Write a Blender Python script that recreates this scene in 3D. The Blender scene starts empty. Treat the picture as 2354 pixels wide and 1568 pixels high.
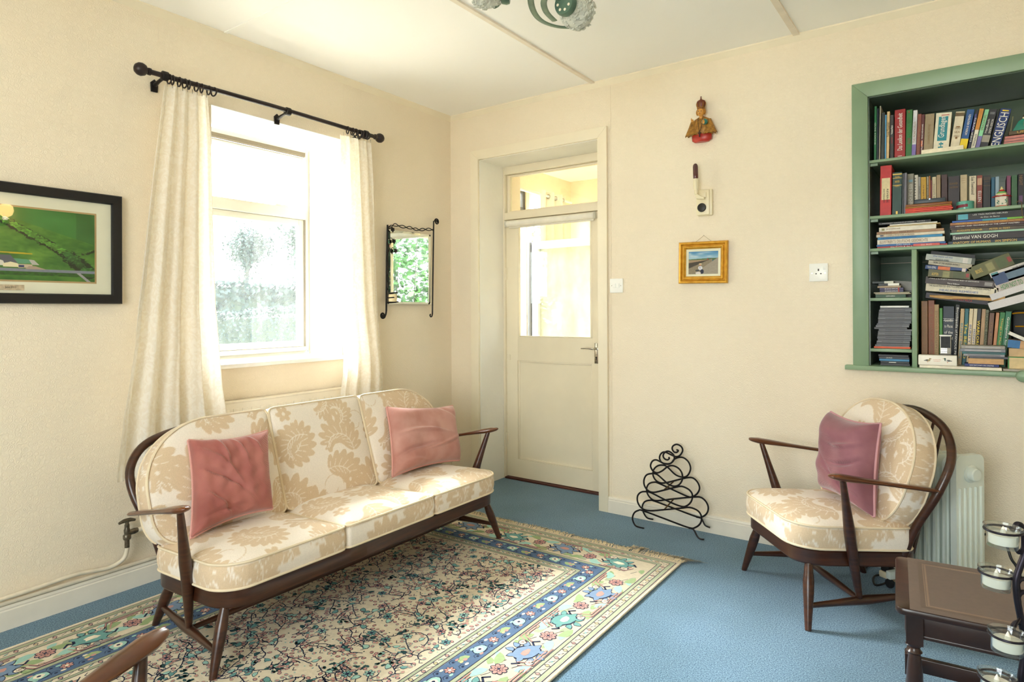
# A cottage sitting room: spindle-back sofa, armchairs, rug, wall bookcase.  World: window wall x = 0, door wall y = 0, z up, metres.
SKY = 5.0
SUN = 15.0
SUN_DIR = (1.0, 0.03, -0.74)
RW = 4.6
EXPO = 1.42
import bpy, bmesh, math, random
import numpy as np
from mathutils import Vector, Matrix

random.seed(7)
rng = np.random.default_rng(7)
scene = bpy.context.scene
COL = scene.collection
PI = math.pi
R_ = math.radians

# ------------------------------------------------------------------ camera
CAMP = (3.04956, -3.49918, 1.23408)
FPX, YAW, PITCH, ROLL, CY = 1462.33, 0.62158, 0.0020692, -0.0043029, 709.19
cam_d = bpy.data.cameras.new('camera')
cam = bpy.data.objects.new('camera', cam_d)
COL.objects.link(cam)
scene.camera = cam
cam_d.sensor_width = 36.0
cam_d.lens = FPX / 2354.0 * 36.0
cam_d.shift_y = -(784.0 - CY) / 2354.0
cam_d.clip_start = 0.02
_F = Vector((-math.sin(YAW) * math.cos(PITCH), math.cos(YAW) * math.cos(PITCH), math.sin(PITCH)))
_R0 = Vector((math.cos(YAW), math.sin(YAW), 0)); _U0 = _R0.cross(_F)
_Rv = _R0 * math.cos(ROLL) + _U0 * math.sin(ROLL)
_U = -_R0 * math.sin(ROLL) + _U0 * math.cos(ROLL)
cam.matrix_world = Matrix(((_Rv.x, _U.x, -_F.x, CAMP[0]), (_Rv.y, _U.y, -_F.y, CAMP[1]), (_Rv.z, _U.z, -_F.z, CAMP[2]), (0, 0, 0, 1)))

def at(px, py, axis, val):
    """the point of the world plane axis = val that a photo measurement belongs to"""
    d = _F + _Rv * ((px - 1177.0) / FPX) - _U * ((py - CY) / FPX)
    c = Vector(CAMP); t = (val - c[axis]) / d[axis]
    return c + d * t

# ------------------------------------------------------------------ world, sun, exposure
vs = scene.view_settings
vs.view_transform = 'Standard'; vs.look = 'None'; vs.gamma = 1.0; vs.use_curve_mapping = False
vs.exposure = EXPO
scene.cycles.max_bounces = 10
scene.cycles.diffuse_bounces = 6
scene.cycles.glossy_bounces = 4
scene.cycles.transmission_bounces = 8
scene.cycles.transparent_max_bounces = 12
scene.cycles.caustics_reflective = False
scene.cycles.caustics_refractive = False
scene.cycles.sample_clamp_indirect = 8.0
wd = bpy.data.worlds.new('sky'); scene.world = wd; wd.use_nodes = True
wn = wd.node_tree.nodes; wl = wd.node_tree.links
bg = wn['Background']
tc = wn.new('ShaderNodeTexCoord'); sx = wn.new('ShaderNodeSeparateXYZ'); wr = wn.new('ShaderNodeValToRGB')
wl.new(tc.outputs['Generated'], sx.inputs[0]); wl.new(sx.outputs['Z'], wr.inputs[0])
wr.color_ramp.elements[0].position = 0.0; wr.color_ramp.elements[0].color = (0.98, 0.99, 1.0, 1)
wr.color_ramp.elements[1].position = 0.7; wr.color_ramp.elements[1].color = (0.84, 0.92, 1.0, 1)
wl.new(wr.outputs[0], bg.inputs['Color']); bg.inputs['Strength'].default_value = SKY
def sun(d, strength, ang, colr):
    l = bpy.data.lights.new('sun', 'SUN'); l.energy = strength; l.angle = R_(ang); l.color = colr
    o = bpy.data.objects.new('sun', l); COL.objects.link(o)
    o.rotation_euler = Vector(d).to_track_quat('-Z', 'Y').to_euler()
sun(SUN_DIR, SUN, 30.0, (1.0, 0.98, 0.95))  # hazy sun behind thin bright cloud
def portal(loc, rot, sx_, sy_):
    l = bpy.data.lights.new('sky_portal', 'AREA'); l.shape = 'RECTANGLE'; l.size = sx_; l.size_y = sy_
    l.cycles.is_portal = True
    o = bpy.data.objects.new('sky_portal', l); COL.objects.link(o); o.location = loc; o.rotation_euler = rot
portal((-0.36, -1.395, 1.62), (0, -PI/2, 0), 1.30, 0.86)
portal((2.3, -5.02, 1.45), (PI/2, 0, 0), 2.0, 1.7)

# ------------------------------------------------------------------ materials
def lin(c):
    if isinstance(c, str):
        c = tuple(int(c[i:i+2], 16) / 255 for i in (0, 2, 4))
    return tuple((x / 12.92 if x <= .04045 else ((x + .055) / 1.055) ** 2.4) for x in c) + (1,)
_mc = {}
def mat(name, col='808080', rough=.6, metal=0., var=.06, vscale=14., bump=0., bscale=80., coat=0., trans=0., col2=None, stretch=None, spec=.5, sub=0.):
    """Principled with procedural noise variation of the colour and an optional bump"""
    if name in _mc: return _mc[name]
    m = bpy.data.materials.new(name); m.use_nodes = True; _mc[name] = m
    n = m.node_tree.nodes; l = m.node_tree.links; b = n['Principled BSDF']
    c = lin(col)
    t = n.new('ShaderNodeTexCoord'); mp = n.new('ShaderNodeMapping'); l.new(t.outputs['Object'], mp.inputs[0])
    if stretch: mp.inputs['Scale'].default_value = stretch
    nz = n.new('ShaderNodeTexNoise'); nz.inputs['Scale'].default_value = vscale; nz.inputs['Detail'].default_value = 4
    l.new(mp.outputs[0], nz.inputs['Vector'])
    r = n.new('ShaderNodeValToRGB'); l.new(nz.outputs[0], r.inputs[0])
    r.color_ramp.elements[0].position = .3; r.color_ramp.elements[1].position = .7
    c2 = lin(col2) if col2 else tuple(min(1, x * (1 + var)) for x in c[:3]) + (1,)
    c1 = c if col2 else tuple(x * (1 - var) for x in c[:3]) + (1,)
    r.color_ramp.elements[0].color = c1; r.color_ramp.elements[1].color = c2
    l.new(r.outputs[0], b.inputs['Base Color'])
    b.inputs['Roughness'].default_value = rough; b.inputs['Metallic'].default_value = metal
    b.inputs['Specular IOR Level'].default_value = spec
    if coat: b.inputs['Coat Weight'].default_value = coat; b.inputs['Coat Roughness'].default_value = .15
    if trans: b.inputs['Transmission Weight'].default_value = trans
    if bump:
        n2 = n.new('ShaderNodeTexNoise'); n2.inputs['Scale'].default_value = bscale; n2.inputs['Detail'].default_value = 5
        l.new(mp.outputs[0], n2.inputs['Vector'])
        bp = n.new('ShaderNodeBump'); bp.inputs['Strength'].default_value = bump; bp.inputs['Distance'].default_value = .004
        l.new(n2.outputs[0], bp.inputs['Height']); l.new(bp.outputs[0], b.inputs['Normal'])
    return m

def pane_mat(name, tint=(1, 1, 1), haze=0.0, gloss=1.0, hazecol=(.9, .95, 1)):
    """thin glass: passes light, reflects by Fresnel, with an optional hazy film"""
    m = bpy.data.materials.new(name); m.use_nodes = True; n = m.node_tree.nodes; l = m.node_tree.links
    n.remove(n['Principled BSDF']); out = n['Material Output']
    tr = n.new('ShaderNodeBsdfTransparent'); tr.inputs[0].default_value = (*tint, 1)
    gl = n.new('ShaderNodeBsdfGlossy'); gl.inputs['Roughness'].default_value = .01
    fr = n.new('ShaderNodeLayerWeight'); fr.inputs[0].default_value = .5      # Schlick: 0.04 + 0.96 facing^5, alike from both sides
    pw5 = n.new('ShaderNodeMath'); pw5.operation = 'POWER'; pw5.inputs[1].default_value = 5; l.new(fr.outputs['Facing'], pw5.inputs[0])
    sc5 = n.new('ShaderNodeMath'); sc5.operation = 'MULTIPLY_ADD'; sc5.inputs[1].default_value = .96; sc5.inputs[2].default_value = .04; l.new(pw5.outputs[0], sc5.inputs[0])
    mx = n.new('ShaderNodeMixShader'); mm = n.new('ShaderNodeMath'); mm.operation = 'MULTIPLY'; mm.inputs[1].default_value = gloss
    l.new(sc5.outputs[0], mm.inputs[0]); l.new(mm.outputs[0], mx.inputs[0]); l.new(tr.outputs[0], mx.inputs[1]); l.new(gl.outputs[0], mx.inputs[2])
    last = mx
    if haze:
        df = n.new('ShaderNodeBsdfDiffuse'); df.inputs[0].default_value = (*hazecol, 1)
        tl = n.new('ShaderNodeBsdfTranslucent'); tl.inputs[0].default_value = (*hazecol, 1)
        ad = n.new('ShaderNodeMixShader'); ad.inputs[0].default_value = .6
        l.new(df.outputs[0], ad.inputs[1]); l.new(tl.outputs[0], ad.inputs[2])
        t = n.new('ShaderNodeTexCoord'); nz = n.new('ShaderNodeTexNoise'); nz.inputs['Scale'].default_value = 9; nz.inputs['Detail'].default_value = 6
        mp = n.new('ShaderNodeMapping'); mp.inputs['Scale'].default_value = (1, 3, .6); l.new(t.outputs['Object'], mp.inputs[0]); l.new(mp.outputs[0], nz.inputs['Vector'])
        mr = n.new('ShaderNodeMapRange'); mr.inputs[1].default_value = .35; mr.inputs[2].default_value = .7
        mr.inputs[3].default_value = haze * .7; mr.inputs[4].default_value = haze * 1.3
        l.new(nz.outputs[0], mr.inputs[0])
        m2 = n.new('ShaderNodeMixShader'); l.new(mr.outputs[0], m2.inputs[0]); l.new(mx.outputs[0], m2.inputs[1]); l.new(ad.outputs[0], m2.inputs[2]); last = m2
    l.new(last.outputs[0], out.inputs[0]); return m

def attr_mat(name, ca, cb, rough=.85, bump=.25, bscale=900., sheen=.0, transl=0.):
    """two-tone woven cloth: the point attribute 'pat' picks between the two tones"""
    m = bpy.data.materials.new(name); m.use_nodes = True; n = m.node_tree.nodes; l = m.node_tree.links; b = n['Principled BSDF']
    a = n.new('ShaderNodeAttribute'); a.attribute_name = 'pat'
    mx = n.new('ShaderNodeMix'); mx.data_type = 'RGBA'; mx.inputs[6].default_value = lin(ca); mx.inputs[7].default_value = lin(cb)
    l.new(a.outputs['Fac'], mx.inputs[0])
    t = n.new('ShaderNodeTexCoord'); nz = n.new('ShaderNodeTexNoise'); nz.inputs['Scale'].default_value = bscale / 4
    l.new(t.outputs['Object'], nz.inputs['Vector'])
    hs = n.new('ShaderNodeMix'); hs.data_type = 'RGBA'; hs.blend_type = 'MULTIPLY'; hs.inputs[0].default_value = 1
    r = n.new('ShaderNodeValToRGB'); r.color_ramp.elements[0].color = (.86, .86, .86, 1); r.color_ramp.elements[1].color = (1.08, 1.08, 1.08, 1)
    l.new(nz.outputs[0], r.inputs[0]); l.new(mx.outputs[2], hs.inputs[6]); l.new(r.outputs[0], hs.inputs[7])
    l.new(hs.outputs[2], b.inputs['Base Color']); b.inputs['Roughness'].default_value = rough
    b.inputs['Specular IOR Level'].default_value = .2
    if sheen: b.inputs['Sheen Weight'].default_value = sheen
    bp = n.new('ShaderNodeBump'); bp.inputs['Strength'].default_value = bump; bp.inputs['Distance'].default_value = .002
    l.new(nz.outputs[0], bp.inputs['Height']); l.new(bp.outputs[0], b.inputs['Normal'])
    return m

def vcol_mat(name, rough=.4, bumpn=0, coat=0.):
    m = bpy.data.materials.new(name); m.use_nodes = True; n = m.node_tree.nodes; l = m.node_tree.links; b = n['Principled BSDF']
    a = n.new('ShaderNodeAttribute'); a.attribute_name = 'paint'
    l.new(a.outputs['Color'], b.inputs['Base Color']); b.inputs['Roughness'].default_value = rough
    if coat: b.inputs['Coat Weight'].default_value = coat; b.inputs['Coat Roughness'].default_value = .03
    return m

# ------------------------------------------------------------------ mesh helpers
class MB:
    def __init__(s): s.v = []; s.f = []; s.m = []
    def add(s, v, f, mi=0):
        o = len(s.v); s.v += [tuple(p) for p in v]; s.f += [tuple(i + o for i in q) for q in f]; s.m += [mi] * len(f); return s
    def box(s, x0, x1, y0, y1, z0, z1, mi=0, M=None):
        v = [(x, y, z) for x in (x0, x1) for y in (y0, y1) for z in (z0, z1)]
        if M is not None: v = [M @ Vector(p) for p in v]
        return s.add(v, [(0, 1, 3, 2), (4, 6, 7, 5), (0, 4, 5, 1), (2, 3, 7, 6), (0, 2, 6, 4), (1, 5, 7, 3)], mi)
    def tube(s, pts, r, seg=10, closed=False, mi=0, flat=None, smooth=0, caps=True, up=None):
        """swept round (or flat = (w,h) factors) section with parallel-transport frames"""
        pts = [Vector(p) for p in pts]
        if not hasattr(r, '__len__'): r = [r] * len(pts)
        if smooth: pts, r = spline(pts, r, smooth, closed)
        n = len(pts); rings = []
        T = []
        for i in range(n):
            a = pts[(i - 1) % n] if (closed or i) else pts[i]; b = pts[(i + 1) % n] if (closed or i < n - 1) else pts[i]
            t = (b - a); t = t.normalized() if t.length > 1e-9 else Vector((0, 0, 1)); T.append(t)
        u = Vector(up) if up else (Vector((0, 0, 1)) if abs(T[0].z) < .9 else Vector((1, 0, 0)))
        nrm = (u - T[0] * u.dot(T[0])).normalized()
        for i in range(n):
            if up:
                nrm = (Vector(up) - T[i] * Vector(up).dot(T[i])).normalized()
            else:
                nrm = (nrm - T[i] * nrm.dot(T[i])).normalized()
            bi = T[i].cross(nrm)
            fw, fh = (flat if flat else (1, 1))
            rings.append([pts[i] + (bi * (math.cos(k * 2 * PI / seg) * fw) + nrm * (math.sin(k * 2 * PI / seg) * fh)) * r[i] for k in range(seg)])
        v = [p for q in rings for p in q]; f = []
        for i in range(n if closed else n - 1):
            j = (i + 1) % n
            for k in range(seg):
                k2 = (k + 1) % seg; f.append((i * seg + k, i * seg + k2, j * seg + k2, j * seg + k))
        if not closed and caps:
            f.append(tuple(reversed(range(seg)))); f.append(tuple((n - 1) * seg + k for k in range(seg)))
        return s.add(v, f, mi)
    def lathe(s, prof, seg=20, M=None, mi=0, cap=True):
        """prof: (radius, z) pairs from the bottom up"""
        v = []; f = []
        for r, z in prof:
            for k in range(seg): v.append(Vector((r * math.cos(k * 2 * PI / seg), r * math.sin(k * 2 * PI / seg), z)))
        for i in range(len(prof) - 1):
            for k in range(seg):
                k2 = (k + 1) % seg; f.append((i * seg + k, i * seg + k2, (i + 1) * seg + k2, (i + 1) * seg + k))
        if cap:
            f.append(tuple(reversed(range(seg)))); f.append(tuple((len(prof) - 1) * seg + k for k in range(seg)))
        if M is not None: v = [M @ p for p in v]
        return s.add(v, f, mi)
    def prism(s, poly, d0, d1, M=None, mi=0):
        """poly in XY, extruded z d0..d1, then M"""
        n = len(poly); v = [Vector((p[0], p[1], d0)) for p in poly] + [Vector((p[0], p[1], d1)) for p in poly]
        if M is not None: v = [M @ p for p in v]
        f = [tuple(reversed(range(n))), tuple(range(n, 2 * n))] + [(i, (i + 1) % n, (i + 1) % n + n, i + n) for i in range(n)]
        return s.add(v, f, mi)
    def build(s, name, m, parent=None, bevel=0, smooth=True, ang=40, bseg=2, loc=None, rot=None):
        me = bpy.data.meshes.new(name); me.from_pydata([tuple(p) for p in s.v], [], s.f)
        ms = m if isinstance(m, (list, tuple)) else [m]
        for q in ms: me.materials.append(q)
        if len(ms) > 1: me.polygons.foreach_set('material_index', s.m)
        if bevel:
            bm = bmesh.new(); bm.from_mesh(me)
            ed = [e for e in bm.edges if len(e.link_faces) == 2 and e.calc_face_angle(0) > R_(35)]
            bmesh.ops.bevel(bm, geom=ed, offset=bevel, segments=bseg, affect='EDGES', profile=.5, clamp_overlap=True)
            bm.to_mesh(me); bm.free()
        bm = bmesh.new(); bm.from_mesh(me); bmesh.ops.recalc_face_normals(bm, faces=bm.faces); bm.to_mesh(me); bm.free()
        if smooth:
            me.polygons.foreach_set('use_smooth', [True] * len(me.polygons)); me.set_sharp_from_angle(angle=R_(ang))
        o = bpy.data.objects.new(name, me); COL.objects.link(o)
        if parent: o.parent = parent
        if loc: o.location = loc
        if rot: o.rotation_euler = rot
        return o

def spline(pts, r, k, closed=False):
    n = len(pts); op = []; orr = []
    rng_ = range(n if closed else n - 1)
    for i in rng_:
        if closed: a, b, c, d = [pts[(i + q) % n] for q in (-1, 0, 1, 2)]; rb, rc = r[i], r[(i + 1) % n]
        else: a, b, c, d = pts[max(i - 1, 0)], pts[i], pts[i + 1], pts[min(i + 2, n - 1)]; rb, rc = r[i], r[i + 1]
        for j in range(k):
            t = j / k; t2 = t * t; t3 = t2 * t
            op.append(.5 * ((2 * b) + (-a + c) * t + (2 * a - 5 * b + 4 * c - d) * t2 + (-a + 3 * b - 3 * c + d) * t3)); orr.append(rb + (rc - rb) * t)
    if not closed: op.append(pts[-1]); orr.append(r[-1])
    return op, orr

def thing(name, label, cat, loc=(0, 0, 0), rotz=0, group=None):
    o = bpy.data.objects.new(name, None); COL.objects.link(o); o.location = loc; o.rotation_euler = (0, 0, rotz)
    o.empty_display_size = .05
    o['label'] = label; o['category'] = cat
    if group: o['group'] = group
    return o
def tag(o, label, cat, group=None, kind=None):
    o['label'] = label; o['category'] = cat
    if group: o['group'] = group
    if kind: o['kind'] = kind
    return o
def struct(o, label=None):
    o['kind'] = 'structure'
    if label: o['label'] = label
    return o
def frame_box(mb, x0, x1, z0, z1, w, y0, y1, mi=0):
    """rectangular frame in the XZ plane; w = (left,right,bottom,top) widths"""
    a, b, c, d = w if hasattr(w, '__len__') else (w,) * 4
    mb.box(x0, x0 + a, y0, y1, z0, z1, mi); mb.box(x1 - b, x1, y0, y1, z0, z1, mi)
    mb.box(x0 + a, x1 - b, y0, y1, z0, z0 + c, mi); mb.box(x0 + a, x1 - b, y0, y1, z1 - d, z1, mi)
def frame_boxY(mb, y0, y1, z0, z1, w, x0, x1, mi=0):
    a, b, c, d = w if hasattr(w, '__len__') else (w,) * 4
    mb.box(x0, x1, y0, y0 + a, z0, z1, mi); mb.box(x0, x1, y1 - b, y1, z0, z1, mi)
    mb.box(x0, x1, y0 + a, y1 - b, z0, z0 + c, mi); mb.box(x0, x1, y0 + a, y1 - b, z1 - d, z1, mi)

def painted(name, img, M, parent, m, thick=.001):
    """a flat print: a grid of points carrying the colours of img (rows from the top); M maps (u,v,0)"""
    h, w, _ = img.shape
    u, v = np.meshgrid(np.linspace(0, 1, w), np.linspace(1, 0, h))
    P = np.stack([u.ravel(), v.ravel(), np.zeros(w * h), np.ones(w * h)], 1) @ np.array(M).T
    i = np.arange((h - 1) * (w - 1)); rr = i // (w - 1); cc = i % (w - 1); a = rr * w + cc
    F = np.stack([a, a + w, a + w + 1, a + 1], 1)
    me = bpy.data.meshes.new(name); me.from_pydata(P[:, :3].tolist(), [], F.tolist())
    at_ = me.color_attributes.new('paint', 'FLOAT_COLOR', 'POINT')
    rgb = np.clip(img.reshape(-1, 3), 0, 1); l_ = np.where(rgb <= .04045, rgb / 12.92, ((rgb + .055) / 1.055) ** 2.4)
    at_.data.foreach_set('color', np.concatenate([l_, np.ones((len(l_), 1))], 1).ravel().astype(np.float32))
    me.materials.append(m); o = bpy.data.objects.new(name, me); COL.objects.link(o)
    if parent: o.parent = parent
    return o

def lettering(text, size, m, parent, M, width=None, bold=0, height=None, name='lettering', shear=0):
    cu = bpy.data.curves.new('t', 'FONT'); cu.body = text; cu.size = size; cu.align_x = 'CENTER'; cu.align_y = 'CENTER'
    cu.offset = bold; cu.extrude = 0.0002; cu.resolution_u = 2; cu.shear = shear
    to = bpy.data.objects.new('t', cu); COL.objects.link(to)
    me = bpy.data.meshes.new_from_object(to)
    bpy.data.objects.remove(to); bpy.data.curves.remove(cu)
    n = len(me.vertices); co = np.empty(n * 3); me.vertices.foreach_get('co', co); co = co.reshape(-1, 3)
    if n:
        mn = co.min(0); mx = co.max(0); sx_ = (width / (mx[0] - mn[0])) if width else 1; sy_ = (height / (mx[1] - mn[1])) if height else (1 if not width else min(1, 1))
        c0 = (mn + mx) / 2; co[:, 0] = (co[:, 0] - c0[0]) * sx_; co[:, 1] = (co[:, 1] - c0[1]) * sy_
        me.vertices.foreach_set('co', co.ravel())
    me.name = name; me.transform(M); me.materials.clear(); me.materials.append(m)
    o = bpy.data.objects.new(name, me); COL.objects.link(o); o.parent = parent
    return o
# ------------------------------------------------------------------ structure materials
def wallpaper_mat():
    m = bpy.data.materials.new('cream embossed wallpaper'); m.use_nodes = True; n = m.node_tree.nodes; l = m.node_tree.links; b = n['Principled BSDF']
    t = n.new('ShaderNodeTexCoord')
    mp = n.new('ShaderNodeMapping'); l.new(t.outputs['Object'], mp.inputs[0])
    nz = n.new('ShaderNodeTexNoise'); nz.inputs['Scale'].default_value = 1.2; nz.inputs['Detail'].default_value = 6; l.new(mp.outputs[0], nz.inputs[0])
    r = n.new('ShaderNodeValToRGB'); r.color_ramp.elements[0].position = .3; r.color_ramp.elements[1].position = .7
    r.color_ramp.elements[0].color = lin('ecdec6'); r.color_ramp.elements[1].color = lin('f2e6d0')
    l.new(nz.outputs[0], r.inputs[0]); l.new(r.outputs[0], b.inputs['Base Color'])
    b.inputs['Roughness'].default_value = .62; b.inputs['Specular IOR Level'].default_value = .3
    vo = n.new('ShaderNodeTexVoronoi'); vo.inputs['Scale'].default_value = 50; vo.inputs['Randomness'].default_value = .55; l.new(mp.outputs[0], vo.inputs['Vector'])
    m1 = n.new('ShaderNodeMath'); m1.operation = 'MULTIPLY'; m1.inputs[1].default_value = 21; l.new(vo.outputs['Distance'], m1.inputs[0])
    m2 = n.new('ShaderNodeMath'); m2.operation = 'SINE'; l.new(m1.outputs[0], m2.inputs[0])
    n3 = n.new('ShaderNodeTexNoise'); n3.inputs['Scale'].default_value = 30; l.new(mp.outputs[0], n3.inputs[0])
    m3 = n.new('ShaderNodeMath'); m3.operation = 'MULTIPLY'; l.new(m2.outputs[0], m3.inputs[0]); l.new(n3.outputs[0], m3.inputs[1])
    bp = n.new('ShaderNodeBump'); bp.inputs['Strength'].default_value = .34; bp.inputs['Distance'].default_value = .0020
    l.new(m3.outputs[0], bp.inputs['Height']); l.new(bp.outputs[0], b.inputs['Normal'])
    return m
def carpet_mat():
    m = bpy.data.materials.new('blue carpet'); m.use_nodes = True; n = m.node_tree.nodes; l = m.node_tree.links; b = n['Principled BSDF']
    t = n.new('ShaderNodeTexCoord')
    a = n.new('ShaderNodeTexNoise'); a.inputs['Scale'].default_value = 210; a.inputs['Detail'].default_value = 6; l.new(t.outputs['Object'], a.inputs[0])
    c = n.new('ShaderNodeTexNoise'); c.inputs['Scale'].default_value = 2.2; c.inputs['Detail'].default_value = 5; l.new(t.outputs['Object'], c.inputs[0])
    r = n.new('ShaderNodeValToRGB'); r.color_ramp.elements[0].position = .38; r.color_ramp.elements[1].position = .62
    r.color_ramp.elements[0].color = lin('385c78'); r.color_ramp.elements[1].color = lin('7598b0'); l.new(a.outputs[0], r.inputs[0])
    r2 = n.new('ShaderNodeValToRGB'); r2.color_ramp.elements[0].position = .35; r2.color_ramp.elements[1].position = .65
    r2.color_ramp.elements[0].color = (.80, .84, .82, 1); r2.color_ramp.elements[1].color = (1.05, 1.03, 1.03, 1); l.new(c.outputs[0], r2.inputs[0])
    mx = n.new('ShaderNodeMix'); mx.data_type = 'RGBA'; mx.blend_type = 'MULTIPLY'; mx.inputs[0].default_value = 1
    l.new(r.outputs[0], mx.inputs[6]); l.new(r2.outputs[0], mx.inputs[7]); l.new(mx.outputs[2], b.inputs['Base Color'])
    b.inputs['Roughness'].default_value = .95; b.inputs['Specular IOR Level'].default_value = .1; b.inputs['Sheen Weight'].default_value = .25
    bp = n.new('ShaderNodeBump'); bp.inputs['Strength'].default_value = .6; bp.inputs['Distance'].default_value = .003
    l.new(a.outputs[0], bp.inputs['Height']); l.new(bp.outputs[0], b.inputs['Normal']); return m
WP = wallpaper_mat()
PLAS = mat('white plaster reveal', 'f2efe6', .7, bump=.25, bscale=30, var=.03, vscale=3)
CEIL = mat('ceiling board paint', 'fdfcf8', .7, bump=.1, bscale=20, var=.02, vscale=2)
GLOSSW = mat('cream gloss paint', 'f1e6cd', .38, var=.03, vscale=5, bump=.08, bscale=40)
SKIRT = mat('off white skirting paint', 'ece5d6', .4, var=.05, vscale=9, bump=.12, bscale=40)
WFR = mat('white window paint', 'dad6ca', .4, var=.03, vscale=10)
CARP = carpet_mat()
H = 2.635

# floor, ceiling, walls
o = struct(MB().box(-.02, RW + .02, -5.0, .36, -.06, 0).build('floor', CARP, smooth=False), 'blue speckled carpet floor of the room')
cl = struct(MB().box(-.02, RW + .02, -5.0, .02, H, H + .06).build('ceiling', CEIL, smooth=False), 'off white boarded ceiling')
WY0, WY1, WZ0, WZ1 = -1.803, -.991, .955, 2.262
w = MB()
w.box(-.32, 0, -5.0, WY0, 0, H); w.box(-.32, 0, WY1, .5, 0, H); w.box(-.32, 0, WY0, WY1, 0, WZ0 - .01); w.box(-.32, 0, WY0, WY1, WZ1, H)
struct(w.build('wall_left', WP, smooth=False), 'cream embossed wall around the bright window')
DX0, DX1, DZ = .267, 1.205, 2.285
BX0, BX1, BZ0, BZ1 = 2.645, 4.2, .958, 2.262
w = MB()
w.box(0, DX0, 0, .5, 0, H); w.box(DX1, BX0, 0, .5, 0, H); w.box(DX0, DX1, 0, .5, DZ, H)
w.box(BX0, BX1, 0, .5, 0, BZ0 - .005); w.box(BX0, BX1, 0, .5, BZ1, H); w.box(BX1, RW, 0, .5, 0, H); w.box(BX0, BX1, .47, .5, BZ0 - .005, BZ1)
struct(w.build('wall_back', WP, smooth=False), 'cream embossed wall with the door recess and bookcase')
struct(MB().box(RW, RW + .2, -5.0, .5, 0, H).build('wall_right', WP, smooth=False))
w = MB(); w.box(-.32, 1.3, -5.2, -5.0, 0, H); w.box(3.3, RW, -5.2, -5.0, 0, H); w.box(1.3, 3.3, -5.2, -5.0, 0, .6); w.box(1.3, 3.3, -5.2, -5.0, 2.3, H)
struct(w.build('wall_front', WP, smooth=False))
# plaster lining of the door recess
w = MB(); w.box(DX0, DX0 + .004, .0, .30, 0, DZ); w.box(DX0, DX1, .0, .30, DZ - .004, DZ); w.box(DX1 - .004, DX1, 0, .30, 0, DZ)
struct(w.build('trim_1', PLAS, smooth=False), 'rough white plaster lining of the door recess')
# bright painted lining of the window reveal
w = MB(); w.box(-.30, .0, WY0, WY0 + .004, WZ0, WZ1); w.box(-.30, .0, WY1 - .004, WY1, WZ0, WZ1); w.box(-.30, .0, WY0, WY1, WZ1 - .004, WZ1)
struct(w.build('trim_2', PLAS, smooth=False), 'white plaster lining of the window reveal')
# cornice strips
w = MB().prism([(0, 0), (.022, .028), (.022, .035), (0, .035)], -5.0, 0, Matrix(((1, 0, 0, 0), (0, 0, 1, 0), (0, 1, 0, 2.60), (0, 0, 0, 1))))
struct(w.build('trim_3', GLOSSW, smooth=False), 'narrow cornice strip above the window wall')
w = MB().prism([(0, 0), (-.022, .028), (-.022, .035), (0, .035)], 0, RW, Matrix(((0, 0, 1, 0), (1, 0, 0, 0), (0, 1, 0, 2.60), (0, 0, 0, 1))))
struct(w.build('trim_4', GLOSSW, smooth=False), 'narrow cornice strip above the door wall')
BAT = mat('weathered ceiling batten', 'ece2d2', .7, var=.05)
for i, (x0, x1, y0, y1, lb) in enumerate([(1.165, 1.19, -5, -.022, 'ceiling batten ending above the door casing'), (2.332, 2.362, -5, -.022, 'ceiling batten near the top right of the photo'), (.022, RW, -1.745, -1.725, 'faint ceiling seam strip above the curtain pole')]):
    struct(MB().box(x0, x1, y0, y1, H - (.010 if i < 2 else .004), H + .001).build('trim_%d' % (5 + i), BAT if i < 2 else CEIL, smooth=False), lb)
# skirting boards with a moulded top
def skirting(name, pts, lb):
    w = MB(); prof = [(0, 0), (.018, 0), (.018, .074), (.014, .078), (.016, .084), (.012, .094), (0, .096)]
    (x0, y0), (x1, y1), nx, ny = pts
    if nx: M = Matrix(((nx, 0, 0, x0), (0, 0, 1, 0), (0, 1, 0, 0), (0, 0, 0, 1))); w.prism(prof, y0, y1, M)
    else: M = Matrix(((0, 0, 1, 0), (ny, 0, 0, y0), (0, 1, 0, 0), (0, 0, 0, 1))); w.prism(prof, x0, x1, M)
    return struct(w.build(name, SKIRT, smooth=False), lb)
skirting('baseboard_left', ((0, -5), (0, 0), 1, 0), 'off white skirting board under the window wall')
skirting('baseboard_back', ((1.268, 0), (RW, 0), 0, -1), 'off white skirting board right of the door')
skirting('baseboard_corner', ((.018, 0), (.2, 0), 0, -1), 'short skirting board left of the door')

# wallpaper seams: narrow overlapping edges of the paper strips
for i, (px, py, ax) in enumerate([(365, 300, 0), (790, 230, 0)]):
    p = at(px, py, 0, 0.0)
    struct(MB().box(0, .0012, p.y - .0015, p.y + .0015, WZ1 + .02 if i else .096, 2.60).build('trim_%d' % (8 + i), WP, smooth=False), 'thin wallpaper seam')
struct(MB().box(1.283, 1.289, -.0025, 0, .096, 2.60).build('trim_10', WP, smooth=False), 'wallpaper seam beside the door casing')

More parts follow.
